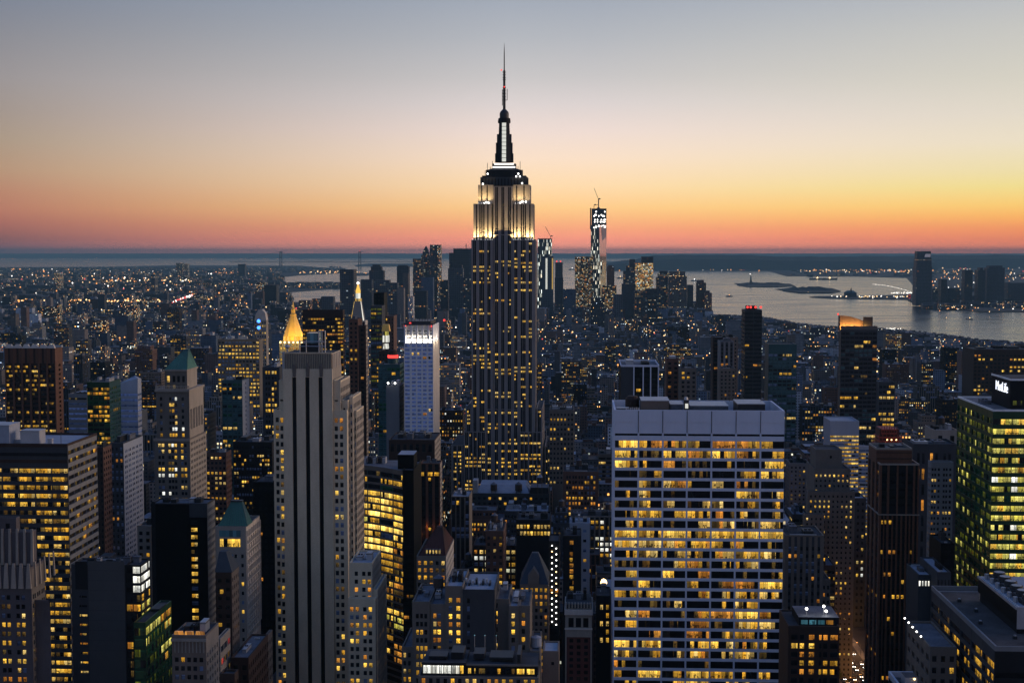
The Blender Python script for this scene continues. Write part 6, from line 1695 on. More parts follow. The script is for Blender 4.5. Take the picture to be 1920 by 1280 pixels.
# ================================================================== facades of the smaller city blocks (windows in metres on the wall)
def gen(name, wall, cw=3.2, ch=3.6, ww=0.5, wh=0.5, p=0.10, power=1.6, glassc=(0.012, 0.014, 0.018, 1), white=False, fixed=False):
    m, t = new_mat(name)
    uv = t.n('ShaderNodeUVMap')
    s_ = t.n('ShaderNodeSeparateXYZ', {0: uv.outputs[0]})
    u, v = t.m('DIVIDE', s_.outputs[0], cw), t.m('DIVIDE', s_.outputs[1], ch)
    fu, fv = t.m('FRACT', u), t.m('FRACT', v)
    iu, iv = t.m('FLOOR', u), t.m('FLOOR', v)
    mask = t.m('MULTIPLY', t.m('LESS_THAN', t.m('ABSOLUTE', t.m('SUBTRACT', fu, 0.5)), ww / 2), t.m('LESS_THAN', t.m('ABSOLUTE', t.m('SUBTRACT', fv, 0.5)), wh / 2))
    bid = t.wn(t.m('FLOOR', t.m('DIVIDE', u, 64.0)), 5.5)
    bs = t.n('ShaderNodeSeparateColor', {0: bid.outputs[1]})
    h = t.wn(iu, iv, 2.0)
    hs = t.n('ShaderNodeSeparateColor', {0: h.outputs[1]})
    row = t.wn(iv, t.m('FLOOR', t.m('DIVIDE', u, 64.0)), 9.0)
    pb = t.m('MULTIPLY', t.m('POWER', bs.outputs[0], 4.0), p * 4.2)
    pb = t.m('ADD', pb, t.m('MULTIPLY', t.m('GREATER_THAN', row.outputs[0], 0.94), t.m('MULTIPLY', t.m('GREATER_THAN', bs.outputs[1], 0.72), 0.6)))
    if fixed: pb = p
    on = t.m('MULTIPLY', t.m('LESS_THAN', hs.outputs[0], pb), mask)
    colr = t.ramp(hs.outputs[1], [(0.0, (1, .86, .6, 1)), (1.0, (.9, 1, .92, 1))] if white else [(0.0, (1, .30, .06, 1)), (0.3, (1, .52, .12, 1)), (0.55, (1, .70, .28, 1)), (0.75, (1, .88, .6, 1)), (0.9, (.85, .98, .85, 1)), (1.0, (.6, .8, 1, 1))])
    st = t.m('MULTIPLY', t.m('ADD', 0.12, t.m('POWER', hs.outputs[2], 2.5)), power)
    e_ = t.n('ShaderNodeEmission', {0: colr, 1: t.m('MULTIPLY', st, on)})
    k = t.rng(bs.outputs[2], 0, 1, 0.55, 1.5)
    geo = t.n('ShaderNodeNewGeometry')
    nz = t.n('ShaderNodeTexNoise', {'Vector': geo.outputs['Position'], 'Scale': 0.12, 'Detail': 4.0})
    k = t.m('MULTIPLY', k, t.rng(nz.outputs[0], 0.3, 0.7, 0.8, 1.2))
    wc = t.vm('MULTIPLY', wall, t.n('ShaderNodeCombineXYZ', {0: k, 1: k, 2: k}).outputs[0]).outputs[0]
    b = t.n('ShaderNodeBsdfPrincipled', {'Base Color': t.mix(mask, wc, glassc), 'Roughness': t.rng(mask, 0, 1, .85, .3), 'Specular IOR Level': 0.3})
    out(t, t.n('ShaderNodeAddShader', {0: b.outputs[0], 1: e_.outputs[0]}).outputs[0])
    m.cycles.emission_sampling = 'NONE'
GENS = [('gen_brick', (0.101, 0.065, 0.057, 1), 'brown brick'), ('gen_tan', (0.155, 0.135, 0.124, 1), 'tan brick'), ('gen_grey', (0.121, 0.132, 0.149, 1), 'grey stone'),
        ('gen_white', (0.351, 0.392, 0.446, 1), 'pale rendered'), ('gen_dark', (0.035, 0.041, 0.049, 1), 'dark'), ('gen_blue', (0.081, 0.115, 0.169, 1), 'blue-grey')]
for nm, c, _ in GENS:
    gen(nm, c, p=0.08, power=3.4)
gen('gen_far', (0.045, 0.055, 0.068, 1), cw=9, ch=7, ww=.5, wh=.5, p=0.022, power=3.2)
gen('gen_downtown', (0.045, 0.052, 0.064, 1), cw=7, ch=7, ww=.7, wh=.5, p=0.10, power=0.5)
gen('gen_warm_glass', (0.05, 0.045, 0.03, 1), cw=5, ch=5, ww=.8, wh=.6, p=.6, power=0.75, fixed=True)
gen('gen_gold_glass', (0.05, 0.04, 0.02, 1), cw=5, ch=5, ww=.85, wh=.75, p=.95, power=1.1, fixed=True)  # panes emit in place of the sunset light caught by the facade
gen('gen_work_light', (0.05, 0.06, 0.06, 1), cw=4.5, ch=16, ww=.6, wh=.9, p=.42, power=2.0, white=True, fixed=True)

# ================================================================== ground, water, far shores
def flat(name, pxs, z=0.0, zb=-4.0, mat='land'):
    pts = [ground(px, py, z) for px, py in pxs]
    area = sum(a[0] * b[1] - b[0] * a[1] for a, b in zip(pts, pts[1:] + pts[:1]))
    if area < 0: pts = pts[::-1]
    m = MB()
    m.loft([[(x, y, zb) for x, y in pts], [(x, y, z) for x, y in pts]], mat)
    return structure(name, m)
surf('land', (0.028, 0.034, 0.036, 1), 0.95, var=0.35, scale=0.004, streak=False)
surf('hill', (0.03, 0.036, 0.036, 1), 0.95, var=0.25, scale=0.003, streak=False)
m_, t_ = new_mat('harbor_water')
geo = t_.n('ShaderNodeNewGeometry')
mp = t_.vm('MULTIPLY', geo.outputs['Position'], (0.0022, 0.0060, 0)).outputs[0]
big = t_.n('ShaderNodeTexNoise', {'Vector': mp, 'Scale': 1.0, 'Detail': 6.0, 'Roughness': 0.6})
nz = t_.n('ShaderNodeTexNoise', {'Vector': t_.vm('MULTIPLY', geo.outputs['Position'], (0.03, 0.06, 0)).outputs[0], 'Scale': 1.0, 'Detail': 8.0, 'Roughness': 0.7})
bp = t_.n('ShaderNodeBump', {'Strength': 0.5, 'Distance': 3.0, 'Height': nz.outputs[0]})
b_ = t_.n('ShaderNodeBsdfPrincipled', {'Base Color': (0.006, 0.012, 0.018, 1), 'Roughness': t_.rng(big.outputs[0], 0.35, 0.65, 0.10, 0.26), 'IOR': 1.33, 'Normal': bp.outputs[0]})
out(t_, b_.outputs[0])
structure('harbor_water', MB().poly([(-80000, -2000, -3), (80000, -2000, -3), (80000, 79000, -3), (-80000, 79000, -3)], 'harbor_water'))

SHORE = [(1335, 592), (1440, 595), (1500, 607), (1570, 614), (1640, 615), (1750, 625), (1850, 638), (1920, 643), (2150, 672)]
# the island the city stands on, and the flat borough at the left
sp_ = [ground(a, b) for a, b in [(1120, 566), (1290, 575)] + SHORE]
mnh = [(-6000, -400), (2600, -400), (2600, 1500)] + sp_[::-1] + [ground(*q) for q in ((700, 575), (640, 566), (520, 566))] + [(-6000, ground(520, 566)[1])]
m = MB()
m.loft([[(x, y, -4) for x, y in mnh], [(x, y, 0) for x, y in mnh]], 'asphalt')
structure('ground', m)
flat('borough_land', [(-500, 572), (519, 572), (521, 548), (560, 546), (600, 543), (642, 541), (642, 530), (560, 531), (520, 529), (500, 522), (560, 516), (640, 512), (665, 506), (600, 501), (560, 498), (330, 497), (200, 500), (0, 501), (-500, 500)], z=0.0)
flat('pier_land', [(640, 517.5), (690, 516), (695, 512), (640, 511)], z=1)
flat('harbor_island_land', [(668, 499.5), (775, 499.5), (790, 496.5), (770, 494), (690, 494), (664, 497)], z=3)
flat('far_shore_land', [(1125, 508.5), (1200, 507.5), (1440, 507.5), (1475, 517.5), (1600, 518), (1700, 520.5), (1725, 549), (1690, 552), (1640, 554), (1530, 555), (1518, 556.5), (1560, 559), (1700, 561), (1712, 567), (1750, 571), (1760, 577), (1815, 581), (1830, 583), (2050, 585), (2300, 520), (2000, 484), (1450, 484), (1130, 490)], z=0.5)
flat('statue_island', [(1382, 533.5), (1400, 536.5), (1460, 537), (1490, 535.2), (1480, 531.6), (1430, 530.2), (1395, 532)], z=4)
flat('monument_island', [(1468, 544), (1500, 548.2), (1560, 548), (1576, 545), (1560, 540), (1510, 538.5)], z=4)
# wooded banks on the islands, low uneven masses
def mound(name, a, b, py, hpx, n, seed, mat='hill', fn=None):
    r = random.Random(seed)
    m = MB()
    prev = None
    X0, Y0 = ground(a, py)
    X1, Y1 = ground(b, py)
    rows = []
    for i in range(n + 1):
        f = i / n
        x, y = X0 + (X1 - X0) * f, Y0 + (Y1 - Y0) * f
        pxl = a + (b - a) * f
        k = y / FPX
        h = (fn(pxl) if fn else hpx * min(1, 5 * f, 5 * (1 - f)) * r.uniform(0.55, 1.0)) * k
        rows.append([(x, y, 0), (x, y + 20 * k, max(0.5, h * .7)), (x, y + 60 * k, max(0.6, h)), (x, y + 160 * k, 0)])
    for p, q in zip(rows, rows[1:]):
        for i in range(3):
            m.poly([p[i], q[i], q[i + 1], p[i + 1]], mat)
    m.poly(rows[0][::-1], mat)
    m.poly(rows[-1], mat)
    return m
def smooth(seed, pts):
    r = random.Random(seed)
    ph = [r.uniform(0, 6) for _ in range(6)]
    def f(px):
        v = pts[-1][1] if px > pts[-1][0] else pts[0][1]
        for (a, va), (b, vb) in zip(pts, pts[1:]):
            if a <= px <= b:
                w_ = (px - a) / (b - a)
                v = va + (vb - va) * (w_ * w_ * (3 - 2 * w_))
        return v + 0.5 * sum(sin(px * .05 * (i + 1) + ph[i]) / (i + 1) for i in range(6))
    return f
tr = mound('trees', 1392, 1486, 534.5, 4.5, 60, 1)
tr2 = mound('trees', 1474, 1572, 545.5, 7.5, 60, 2)
tr.build('island_woods')['kind'] = 'stuff'
tr2.build('island_woods')['kind'] = 'stuff'
mound('trees', 668, 786, 497.5, 3.2, 60, 3).build('island_woods')['kind'] = 'stuff'
structure('hills', mound('hills', 1095, 1760, 506.5, 28, 120, 5, 'hill', smooth(1, [(1095, 0), (1140, 12), (1180, 19), (1235, 27.5), (1330, 28.5), (1400, 27.5), (1500, 25), (1620, 23), (1760, 20)])))
structure('hills', mound('hills', -900, 960, 499.0, 20, 160, 6, 'hill', smooth(2, [(-900, 21), (0, 20.5), (250, 21), (430, 21.5), (620, 23.5), (800, 24), (960, 24)])) if False else
          MB().loft([[(-70000, 73000, -3), (70000, 73000, -3), (70000, 78000, -3), (-70000, 78000, -3)], [(-70000, 74500, 251), (70000, 74500, 251), (70000, 78000, 255), (-70000, 78000, 255)]], 'hill'))
structure('hills', mound('hills', 1500, 2500, 503, 20, 120, 8, 'hill', smooth(4, [(1500, 10), (1560, 22), (1900, 24.5), (2500, 25)])))

# ------------------------------------------------------------------ far towers
BIDX = [0]
def body(mb, x0, x1, y0, y1, z0, z1, mat, roof='roof_tar'):
    """Walls whose facade coordinates are in metres; every building has its own window pattern."""
    BIDX[0] += 1
    u0 = BIDX[0] * 3.2 * 64
    L, D = x1 - x0, y1 - y0
    us = [u0, u0 + L, u0 + L + D, u0 + 2 * L + D, u0 + 2 * L + 2 * D]
    c = [(x0, y0), (x1, y0), (x1, y1), (x0, y1), (x0, y0)]
    for i in range(4):
        mb.poly([(c[i][0], c[i][1], z0), (c[i + 1][0], c[i + 1][1], z0), (c[i + 1][0], c[i + 1][1], z1), (c[i][0], c[i][1], z1)], mat, [(us[i], z0), (us[i + 1], z0), (us[i + 1], z1), (us[i], z1)])
    mb.poly([(x0, y0, z1), (x1, y0, z1), (x1, y1, z1), (x0, y1, z1)], roof)
def ftower(name, label, px0, px1, py, Y, mat='gen_downtown', depth=40, cat='skyscraper', steps=(), roof=None, group=None, vb=575, reg=True):
    """A distant tower: body, optional stepped top [(inset px left, right, top row)], optional pointed roof (apex row)."""
    x0, x1, z = at(px0, py, Y)[0], at(px1, py, Y)[0], at(px0, py, Y)[2]
    o = thing(name, label, cat, ((x0 + x1) / 2, Y + depth / 2, 0), group)
    m = MB()
    body(m, x0, x1, Y, Y + depth, 0, z, mat)
    m.build('body', o)
    k = Y / FPX
    zz, xa, xb, i = z, x0, x1, 0
    for il, ir, top in steps:
        i += 1
        xa, xb = xa + il * k, xb - ir * k
        zt = at(px0, top, Y)[2]
        s_ = MB()
        body(s_, xa, xb, Y + 4 * i, Y + depth - 4 * i, zz, zt, mat)
        s_.build('upper_tier', o)
        zz = zt
    if roof:
        xm = (xa + xb) / 2
        MB().frust((xa, xb, Y + 4 * i, Y + depth - 4 * i), zz, (xm - .6 * k, xm + .6 * k, Y + depth / 2 - 1, Y + depth / 2 + 1), at(px0, roof, Y)[2], 'metal_dark').build('roof', o)
    if reg: HEROES.append((x0, x1, Y, Y + depth, z, vb))
    return o, x0, x1, zz, k
def downtown():
    F = ftower
    F('hazy_slab_tower', 'plain hazy slab tower standing alone left of the lit campanile', 637, 663, 505, 4300, depth=60)
    F('flat_top_tower', 'hazy dark tower with stepped shoulders right of the campanile lantern', 692, 719, 507, 5300, steps=((3, 4, 500), (3, 3, 496)))
    F('low_hazy_tower', 'low hazy block with lit windows beside the campanile lantern', 676, 697, 524, 5000)
    F('slant_top_tower', 'hazy dark tower with slanted corner left of the downtown spire', 744, 766, 499, 5500, steps=((2, 3, 497),))
    F('tan_strip_tower', 'hazy tower with a pale tan side strip before the slanted corner tower', 755, 765, 512, 5200, mat='gen_tan')
    F('broad_dark_tower', 'broad dark hazy tower directly left of the pointed downtown spire', 774, 793, 485, 5650)
    F('pointed_spire_tower', 'hazy tower with a pointed stepped top left of the twin ribbed tower', 790, 806, 478, 5700, steps=((2, 2, 472), (2, 2, 468)), roof=461)
    F('twin_ribbed_tower', 'tall hazy tower in two ribbed halves with a pale west edge', 806, 826.5, 459, 5600, steps=())
    o, x0, x1, z, k = F('ribbed_lit_side', 'slim pale strip, the lit west side of the tall ribbed tower', 820, 826, 459.5, 5580, mat='gen_tan', reg=False)  # light on the tower's west side, put in as a paler wall
    F('antenna_slab_tower', 'wide flat hazy slab tower with one small mast left of the spired skyscraper', 850, 888, 466, 5700, steps=())
    MB().bar((at(874, 466, 5720)[0], 5720, at(874, 466, 5720)[2]), (at(874, 466, 5720)[0], 5720, at(874, 457, 5720)[2]), 1.5, 'steel_dark').build('mast', bpy.data.objects['antenna_slab_tower'])
    F('narrow_hazy_tower', 'narrow hazy tower leaning against the wide flat slab tower', 842, 850, 474, 5750)
    F('dark_crown_block', 'dark hazy block with a stepped crown in front of the wide flat slab tower', 840, 868, 503, 5200, steps=((12, 2, 497),))
    F('lit_floor_block', 'hazy block with several lit floors below the pointed downtown spire', 778, 800, 545, 4700)
    F('pale_thin_slab', 'thin pale slab among hazy blocks below the downtown spire', 765, 774, 556, 4300, mat='gen_white')
    F('hazy_court_block', 'hazy apartment slab left of the dark block with stepped crown', 826, 840, 525, 4900)
    for i, (a, b, y, Y, mt) in enumerate(((703, 730, 525, 4800, 'gen_downtown'), (728, 745, 530, 4600, 'gen_downtown'), (745, 757, 540, 4400, 'gen_tan'), (790, 812, 520, 5000, 'gen_blue'), (868, 884, 520, 5100, 'gen_downtown'),
                                        (1040, 1056, 520, 5200, 'gen_downtown'), (1056, 1080, 542, 5000, 'gen_blue'), (1150, 1168, 552, 4700, 'gen_downtown'), (1166, 1192, 532, 4900, 'gen_dark'), (1190, 1214, 545, 4700, 'gen_downtown'),
                                        (1108, 1134, 558, 4300, 'gen_dark'), (1210, 1232, 541, 4800, 'gen_dark'), (560, 582, 563, 4600, 'gen_brick'), (585, 601, 560, 4700, 'gen_dark'), (602, 625, 556, 4700, 'gen_downtown'))):
        F('hazy_block', 'small hazy block among the crowded downtown towers on the horizon', a, b, y, Y, mat=mt, depth=35, cat='building', group='small hazy downtown blocks')
    # towers being built, lit by work lights
    o, x0, x1, z, k = F('unfinished_tower', 'shorter unfinished tower blazing with white work lights and a crane, beside the spired skyscraper', 1008, 1034.5, 449, 5700, mat='gen_work_light', depth=50)
    def crane(name, label, x, y, z, hp, jib, ang, k):
        c = thing(name, label, 'crane', (x, y, z))
        MB().bar((x, y, z), (x, y, z + hp), 1.0, 'steel_dark').build('tower', c)
        MB().bar((x, y, z + hp), (x + jib * cos(ang), y, z + hp + jib * sin(ang)), .9, 'steel_dark').build('jib', c)
        MB().box(x + 1, x + 8, y - 2, y + 2, z + hp, z + hp + 5, 'steel_dark').build('counterweight', c)
    crane('tower_crane', 'luffing crane on top of the shorter unfinished tower', x1 - 5, 5710, z, 12, 46, radians(118), k)
    MB().box(x0, x1, 5699, 5752, z, z + 4, 'steel_dark').build('top_deck', o)
    F('grey_lit_edge_block', 'dark block with two bright edge strips before the shorter unfinished tower', 1016, 1037.5, 480, 5500, mat='gen_downtown', steps=())
    a = bpy.data.objects['grey_lit_edge_block']
    for pa, pb, mt in ((1023, 1026.5, 'lit_white'), (1034.5, 1036.8, 'lit_pale')):
        MB().box(at(pa, 480, 5500)[0], at(pb, 480, 5500)[0], 5498, 5499.9, at(1020, 542, 5500)[2], at(1020, 484, 5500)[2], mt).build('lit_strip', a)
    F('hazy_red_light_tower', 'hazy tower with two red roof lights right of the shorter unfinished tower', 1041, 1055, 492, 5800)
    for px in (1044, 1051):
        x, y, z = at(px, 490, 5800)
        MB().ball((x, y, z), 3, 'lamp_red').build('warning_light', bpy.data.objects['hazy_red_light_tower'])
    # the tall one
    Y = 5900.0
    x0, x1 = at(1107.5, 420, Y)[0], at(1137, 420, Y)[0]
    z1 = at(1120, 422, Y)[2]
    z0 = at(1120, 545, Y)[2]
    o = thing('tall_unfinished_tower', 'tall unfinished tower with dark open top floors and white work lights, cranes on its roof', 'skyscraper', ((x0 + x1) / 2, Y + 30, 0))
    k = Y / FPX
    m = MB()
    xm = (x0 + x1) / 2
    w_ = (x1 - x0) / 2
    oct0 = [(x0 + w_ * .75, Y, 0), (x1 - 1, Y, 0), (x1 - 1, Y + 2, 0), (x1, Y + 55, 0), (x1, Y + 60, 0), (x0, Y + 60, 0), (x0, Y + 55, 0), (x0, Y + 6, 0)]
    m.poly([(x0 + 1, Y + 3, 0), (x1 - 22, Y, 0), (x1 - 30, Y, z1), (x0 + 1, Y + 3, z1)], 'gen_work_light', [(64 * 3.2 * 9000, 0), (64 * 3.2 * 9000 + 42, 0), (64 * 3.2 * 9000 + 36, z1), (64 * 3.2 * 9000, z1)])
    m.poly([(x1 - 22, Y, 0), (x1, Y + 18, 0), (x1, Y + 4, z1), (x1 - 30, Y, z1)], 'metal_sheen', [(0, 0), (25, 0), (25, 1), (0, 1)])
    m.poly([(x1, Y + 18, 0), (x1, Y + 60, 0), (x1, Y + 60, z1), (x1, Y + 4, z1)], 'metal_sheen', [(0, 0), (25, 0), (25, 1), (0, 1)])
    m.poly([(x0 + 1, Y + 60, 0), (x0 + 1, Y + 3, 0), (x0 + 1, Y + 3, z1), (x0 + 1, Y + 60, z1)], 'gen_work_light', [(64 * 3.2 * 9001, 0), (64 * 3.2 * 9001 + 57, 0), (64 * 3.2 * 9001 + 57, z1), (64 * 3.2 * 9001, z1)])
    m.poly([(x1, Y + 60, 0), (x0 + 1, Y + 60, 0), (x0 + 1, Y + 60, z1), (x1, Y + 60, z1)], 'charcoal')
    m.build('body', o)
    zt = at(1120, 391, Y)[2]
    m = MB()
    m.box(x0 + 4, x1, Y + 1, Y + 60, z1, zt, 'steel_dark')
    m.build('open_frame', o)
    r = random.Random(2)
    for i in range(26):
        px, py = r.uniform(1112, 1135), r.choice([397, 403, 405, 412, 416])
        x, _, z = at(px, py, Y)
        MB().box(x - 1.8, x + 1.8, Y + .4, Y + .95, z - 2.5, z + 2.5, 'lamp_white').build('work_light', o)
    for i in range(12):
        px, py = r.uniform(1109, 1137), r.uniform(421, 427)
        x, _, z = at(px, py, Y)
        MB().ball((x, Y - .5, z), 2.0, 'lamp_white').build('work_light', o)
    for (pa, pb, ya, yb) in ((1112.5, 1114.8, 474, 541), (1117, 1119.5, 470, 540), (1127, 1129.3, 488, 514)):
        MB().box(at(pa, ya, Y)[0], at(pb, ya, Y)[0], Y - 1.5, Y - .3, at(pa, yb, Y)[2], at(pa, ya, Y)[2], 'gen_work_light').build('lit_strip', o)
    pf = [(at(1128, 425, Y)[0], Y - 2.0, z1 - 4), (x1 + .5, Y + 2, z1 - 4), (x1 + .5, Y + 16, at(1137, 512, Y)[2]), (at(1131, 514, Y)[0], Y + 9, at(1131, 514, Y)[2])]
    MB().poly([pf[3], pf[2], pf[1], pf[0]], 'metal_sheen', [(0, 0), (10, 0), (10, 90), (0, 90)]).build('bright_glazing', o)
    m = MB()
    m.cyl((x0 + x1) / 2, Y + 30, [(9, zt), (2, zt + 8)], 'steel_dark', 6)
    m.bar(((x0 + x1) / 2, Y + 30, zt), ((x0 + x1) / 2, Y + 30, at(1122, 372, Y)[2]), 2.2, 'steel_dark')
    m.box(x0 - 3, x0 + 2, Y, Y + 2, at(1107, 430, Y)[2], zt + 2, 'steel_dark')
    m.build('hoist', o)
    crane('tower_crane', 'tall luffing crane on the roof of the tall unfinished tower', (x0 + x1) / 2, Y + 20, at(1122, 375, Y)[2], 3, 52, radians(112), k)
    crane('tower_crane', 'short crane at the left roof edge of the tall unfinished tower', x0 + 14, Y + 20, zt, 14, 20, radians(10), k)
    HEROES.append((x0, x1, Y, Y + 60, zt, 560))
    F('amber_lit_block', 'broad block glowing with amber windows left of the tall unfinished tower', 1078, 1113, 481, 5600, mat='gen_warm_glass', depth=60)
    F('hazy_brown_block', 'hazy brown block right behind the tall unfinished tower', 1138, 1152, 500, 5950, mat='gen_brick', steps=((2, 2, 497),))
    F('lit_lower_block', 'low hazy block with many lit windows below the tall unfinished tower', 1128, 1156, 535, 5100, mat='gen_warm_glass')
    o, x0, x1, z, k = F('golden_glass_tower', 'tower whose broad west face glows golden at sunset, with a flat cap', 1190, 1225, 493, 5700, mat='gen_gold_glass', depth=60, steps=())
    m = MB()
    body(m, at(1203, 480, 5700)[0], x1, 5706, 5750, z, at(1203, 481, 5700)[2], 'gen_dark')
    m.build('upper_tier', o)
    F('stepped_shoulder_tower', 'dark tower with sloping stepped shoulder left of the golden glass tower', 1169, 1191, 508, 5690, mat='gen_downtown', depth=60, steps=((5, 0, 498), (6, 0, 486)))
    F('domed_dark_tower', 'dark tower with a rounded stepped top right of the golden glass tower', 1231, 1259, 520, 5600, mat='gen_downtown', depth=60, steps=((3, 3, 512), (3, 4, 508)))
    F('flat_dark_tower', 'dark broad tower with faint tan windows beside the rounded dark tower', 1254, 1288, 517, 5500, mat='gen_tan', depth=60, steps=((2, 3, 509),))
    F('narrow_shore_tower', 'narrow dark tower on the shore right of the flat dark tower', 1289, 1300, 534, 5600, depth=30)
    F('red_topped_shore_tower', 'brown shore tower with red roof light, standing apart by the river', 1306.5, 1324, 530, 5600, mat='gen_brick', steps=((1, 4, 525),))
    F('stepped_shore_tower', 'shorter stepped brown tower right of the red topped shore tower', 1322, 1335, 549, 5550, mat='gen_brick', steps=((2, 4, 545),))
    # across the river
    o, x0, x1, z, k = F('riverfront_glass_tower', 'tall dark glass tower with chamfered top across the river', 1718, 1748, 500, 7000, depth=70, steps=((1, 1, 484), (1, 1, 471)), vb=1300, reg=False)
    MB().poly([(at(1734, 480, 7000)[0], 7007, at(1734, 482, 7000)[2]), (at(1745.5, 480, 7000)[0], 7007, at(1745, 482, 7000)[2]), (at(1745.5, 476, 7000)[0], 7007, at(1745, 476, 7000)[2]), (at(1736, 476, 7000)[0], 7007, at(1734, 476, 7000)[2])], 'metal_sheen').build('glazing', o)
    for i, (a, b, y, lab) in enumerate(((1765, 1776, 524, 'low dark tower'), (1809, 1824, 506, 'slim dark tower with a red light'), (1834, 1848, 506, 'dark tower with flat top'), (1851, 1884, 502, 'broad dark stepped tower'), (1776, 1800, 540, 'low wide block'), (1890, 1925, 530, 'wide low block'), (1748, 1764, 541, 'small block'))):
        F('far_bank_tower', lab + ' across the river beside the tall glass tower', a, b, y, 7100 + 60 * i, depth=60, cat='building', steps=((4, 4, y - 4),) if i in (3, 2) else (), reg=False)
    for i in range(9):
        a = 1822 + i * 12.5
        F('waterfront_block', 'low pale waterfront block on the far river bank', a, a + 10, 568 + (i % 3), 6850 - 20 * i, mat='gen_grey', depth=40, cat='building', group='low waterfront blocks across the river', reg=False)
    for i, (a, b, y) in enumerate(((330, 342, 493), (343, 352, 494.5), (446, 459, 495), (283, 290, 515), (102, 112, 512), (480, 497, 529), (495, 518, 534))):
        F('borough_tower', 'hazy apartment tower standing out on the flat left horizon', a, b, y, [13500, 13500, 13000, 8000, 8500, 6500, 6300][i], depth=60, cat='building', group='hazy towers on the left horizon', mat='gen_dark', reg=False)
    # railway terminal on the far bank
    x, y = ground(1595, 557)
    o = thing('riverside_terminal', 'old gabled railway terminal with a small clock turret on the far river bank', 'terminal', (x, y, 0))
    k = y / FPX
    MB().box(x - 9 * k, x + 11 * k, y, y + 60, 0, 8 * k, 'gen_dark').build('hall', o)
    MB().frust((x - 9.4 * k, x + 11.4 * k, y - 2, y + 62), 8 * k, (x - 5 * k, x + 6 * k, y + 25, y + 35), 12 * k, 'copper_dark').build('roof', o)
    MB().cyl(x + 1 * k, y + 5, [(1.3 * k, 0), (1.3 * k, 14 * k), (.2 * k, 18 * k)], 'charcoal', 8).build('turret', o)
    x, y = ground(1705, 567)
    k = y / FPX
    o = thing('red_neon_sign', 'round red neon sign glowing on the far river bank', 'sign', (x, y, 0))
    MB().bar((x - 2 * k, y, 0), (x - 2 * k, y, 10 * k), 1.2, 'steel_dark').bar((x + 2 * k, y, 0), (x + 2 * k, y, 10 * k), 1.2, 'steel_dark').build('stand', o)
    MB().poly([(x + 2.6 * k * cos(a), y - 2, 11 * k + 3.6 * k * sin(a)) for a in [pi * i / 8 for i in range(16)]], 'lit_red').poly([(x + 1.6 * k * cos(a), y - 2.4, 11 * k + 2.2 * k * sin(a)) for a in [pi * i / 8 for i in range(16)]], 'steel_dark').build('dial', o)
emtl, t_ = new_mat('metal_sheen')
b_ = t_.n('ShaderNodeBsdfPrincipled', {'Base Color': (0.9, 0.88, 0.86, 1), 'Roughness': 0.16, 'Metallic': 1.0})
out(t_, b_.outputs[0])
downtown()

# ------------------------------------------------------------------ bridge, statue, boats
def bridge():
    Y = 23500.0
    P = lambda px, py, dy=0: at(px, py, Y + dy)
    x, y, _ = P(526, 480)
    o = thing('suspension_bridge', 'hazy suspension bridge with two tall towers on the left horizon', 'bridge', (x, y, 0))
    tops = []
    for px in (526.5, 674.5):
        m = MB()
        k = Y / FPX
        cx = P(px, 471)[0]
        zt = P(px, 471.5)[2]
        for a in (-1, 1):
            m.frust((cx + a * 2.0 * k - .8 * k, cx + a * 2.0 * k + .8 * k, Y - 8, Y + 8), -3, (cx + a * 1.7 * k - .7 * k, cx + a * 1.7 * k + .7 * k, Y - 6, Y + 6), zt, 'steel_dark')
        m.box(cx - 1.2 * k, cx + 1.2 * k, Y - 5, Y + 5, zt - 2.5 * k, zt - .3, 'steel_dark').box(cx - 1.4 * k, cx + 1.4 * k, Y - 5, Y + 5, zt - 12 * k, zt - 10.5 * k, 'steel_dark')
        m.build('tower', o)
        tops.append((cx, zt))
    zd = P(600, 491)[2]
    MB().box(P(430, 491)[0], P(790, 491)[0], Y - 12, Y + 12, zd - 8, zd, 'steel_dark').build('deck', o)
    m = MB()
    pts = []
    (xa, za), (xb, zb_) = tops
    seg = [(P(440, 491)[0], zd), (xa, za)] + [(xa + (xb - xa) * i / 16, zd + 8 + (za - zd - 8) * (2 * i / 16 - 1) ** 2) for i in range(1, 16)] + [(xb, zb_), (P(770, 491)[0], zd)]
    for (a, za_), (b, zb2) in zip(seg, seg[1:]):
        m.bar((a, Y, za_), (b, Y, zb2), 1.6, 'steel_dark')
    m.build('cable', o)
    for cx, zt in tops[1:]:
        MB().ball((cx, Y, zt + 6), 7, 'lamp_red').build('warning_light', o)
bridge()
def statue():
    x, y = ground(1408, 534.5)
    k = y / FPX
    o = thing('harbor_statue', 'small robed statue with raised torch on a pedestal, on the river island', 'statue', (x, y, 0))
    MB().frust((x - 4.2 * k, x + 4.2 * k, y - 8, y + 30), 3, (x - 3.6 * k, x + 3.6 * k, y - 6, y + 28), 3.5 * k, 'lime_dark').frust((x - 2.3 * k, x + 2.3 * k, y, y + 20), 3.5 * k, (x - 1.7 * k, x + 1.7 * k, y + 2, y + 18), 10.5 * k, 'lime_dark').build('pedestal', o)
    b = MB().cyl(x, y + 10, [(1.6 * k, 10.5 * k), (1.3 * k, 13 * k), (1.1 * k, 15 * k), (.5 * k, 16.2 * k), (.62 * k, 17 * k), (.5 * k, 17.9 * k), (.1 * k, 18.3 * k)], 'copper_dark', 10)
    b.bar((x - .9 * k, y + 10, 15.3 * k), (x - 1.4 * k, y + 10, 19.6 * k), .35 * k, 'copper_dark', 6)
    b.bar((x + .9 * k, y + 10, 15.2 * k), (x + 1.3 * k, y + 8, 13.4 * k), .4 * k, 'copper_dark', 6)
    b.build('figure', o)
    MB().ball((x - 1.45 * k, y + 10, 20.4 * k), .6 * k, 'lamp_white').build('torch', o)
statue()
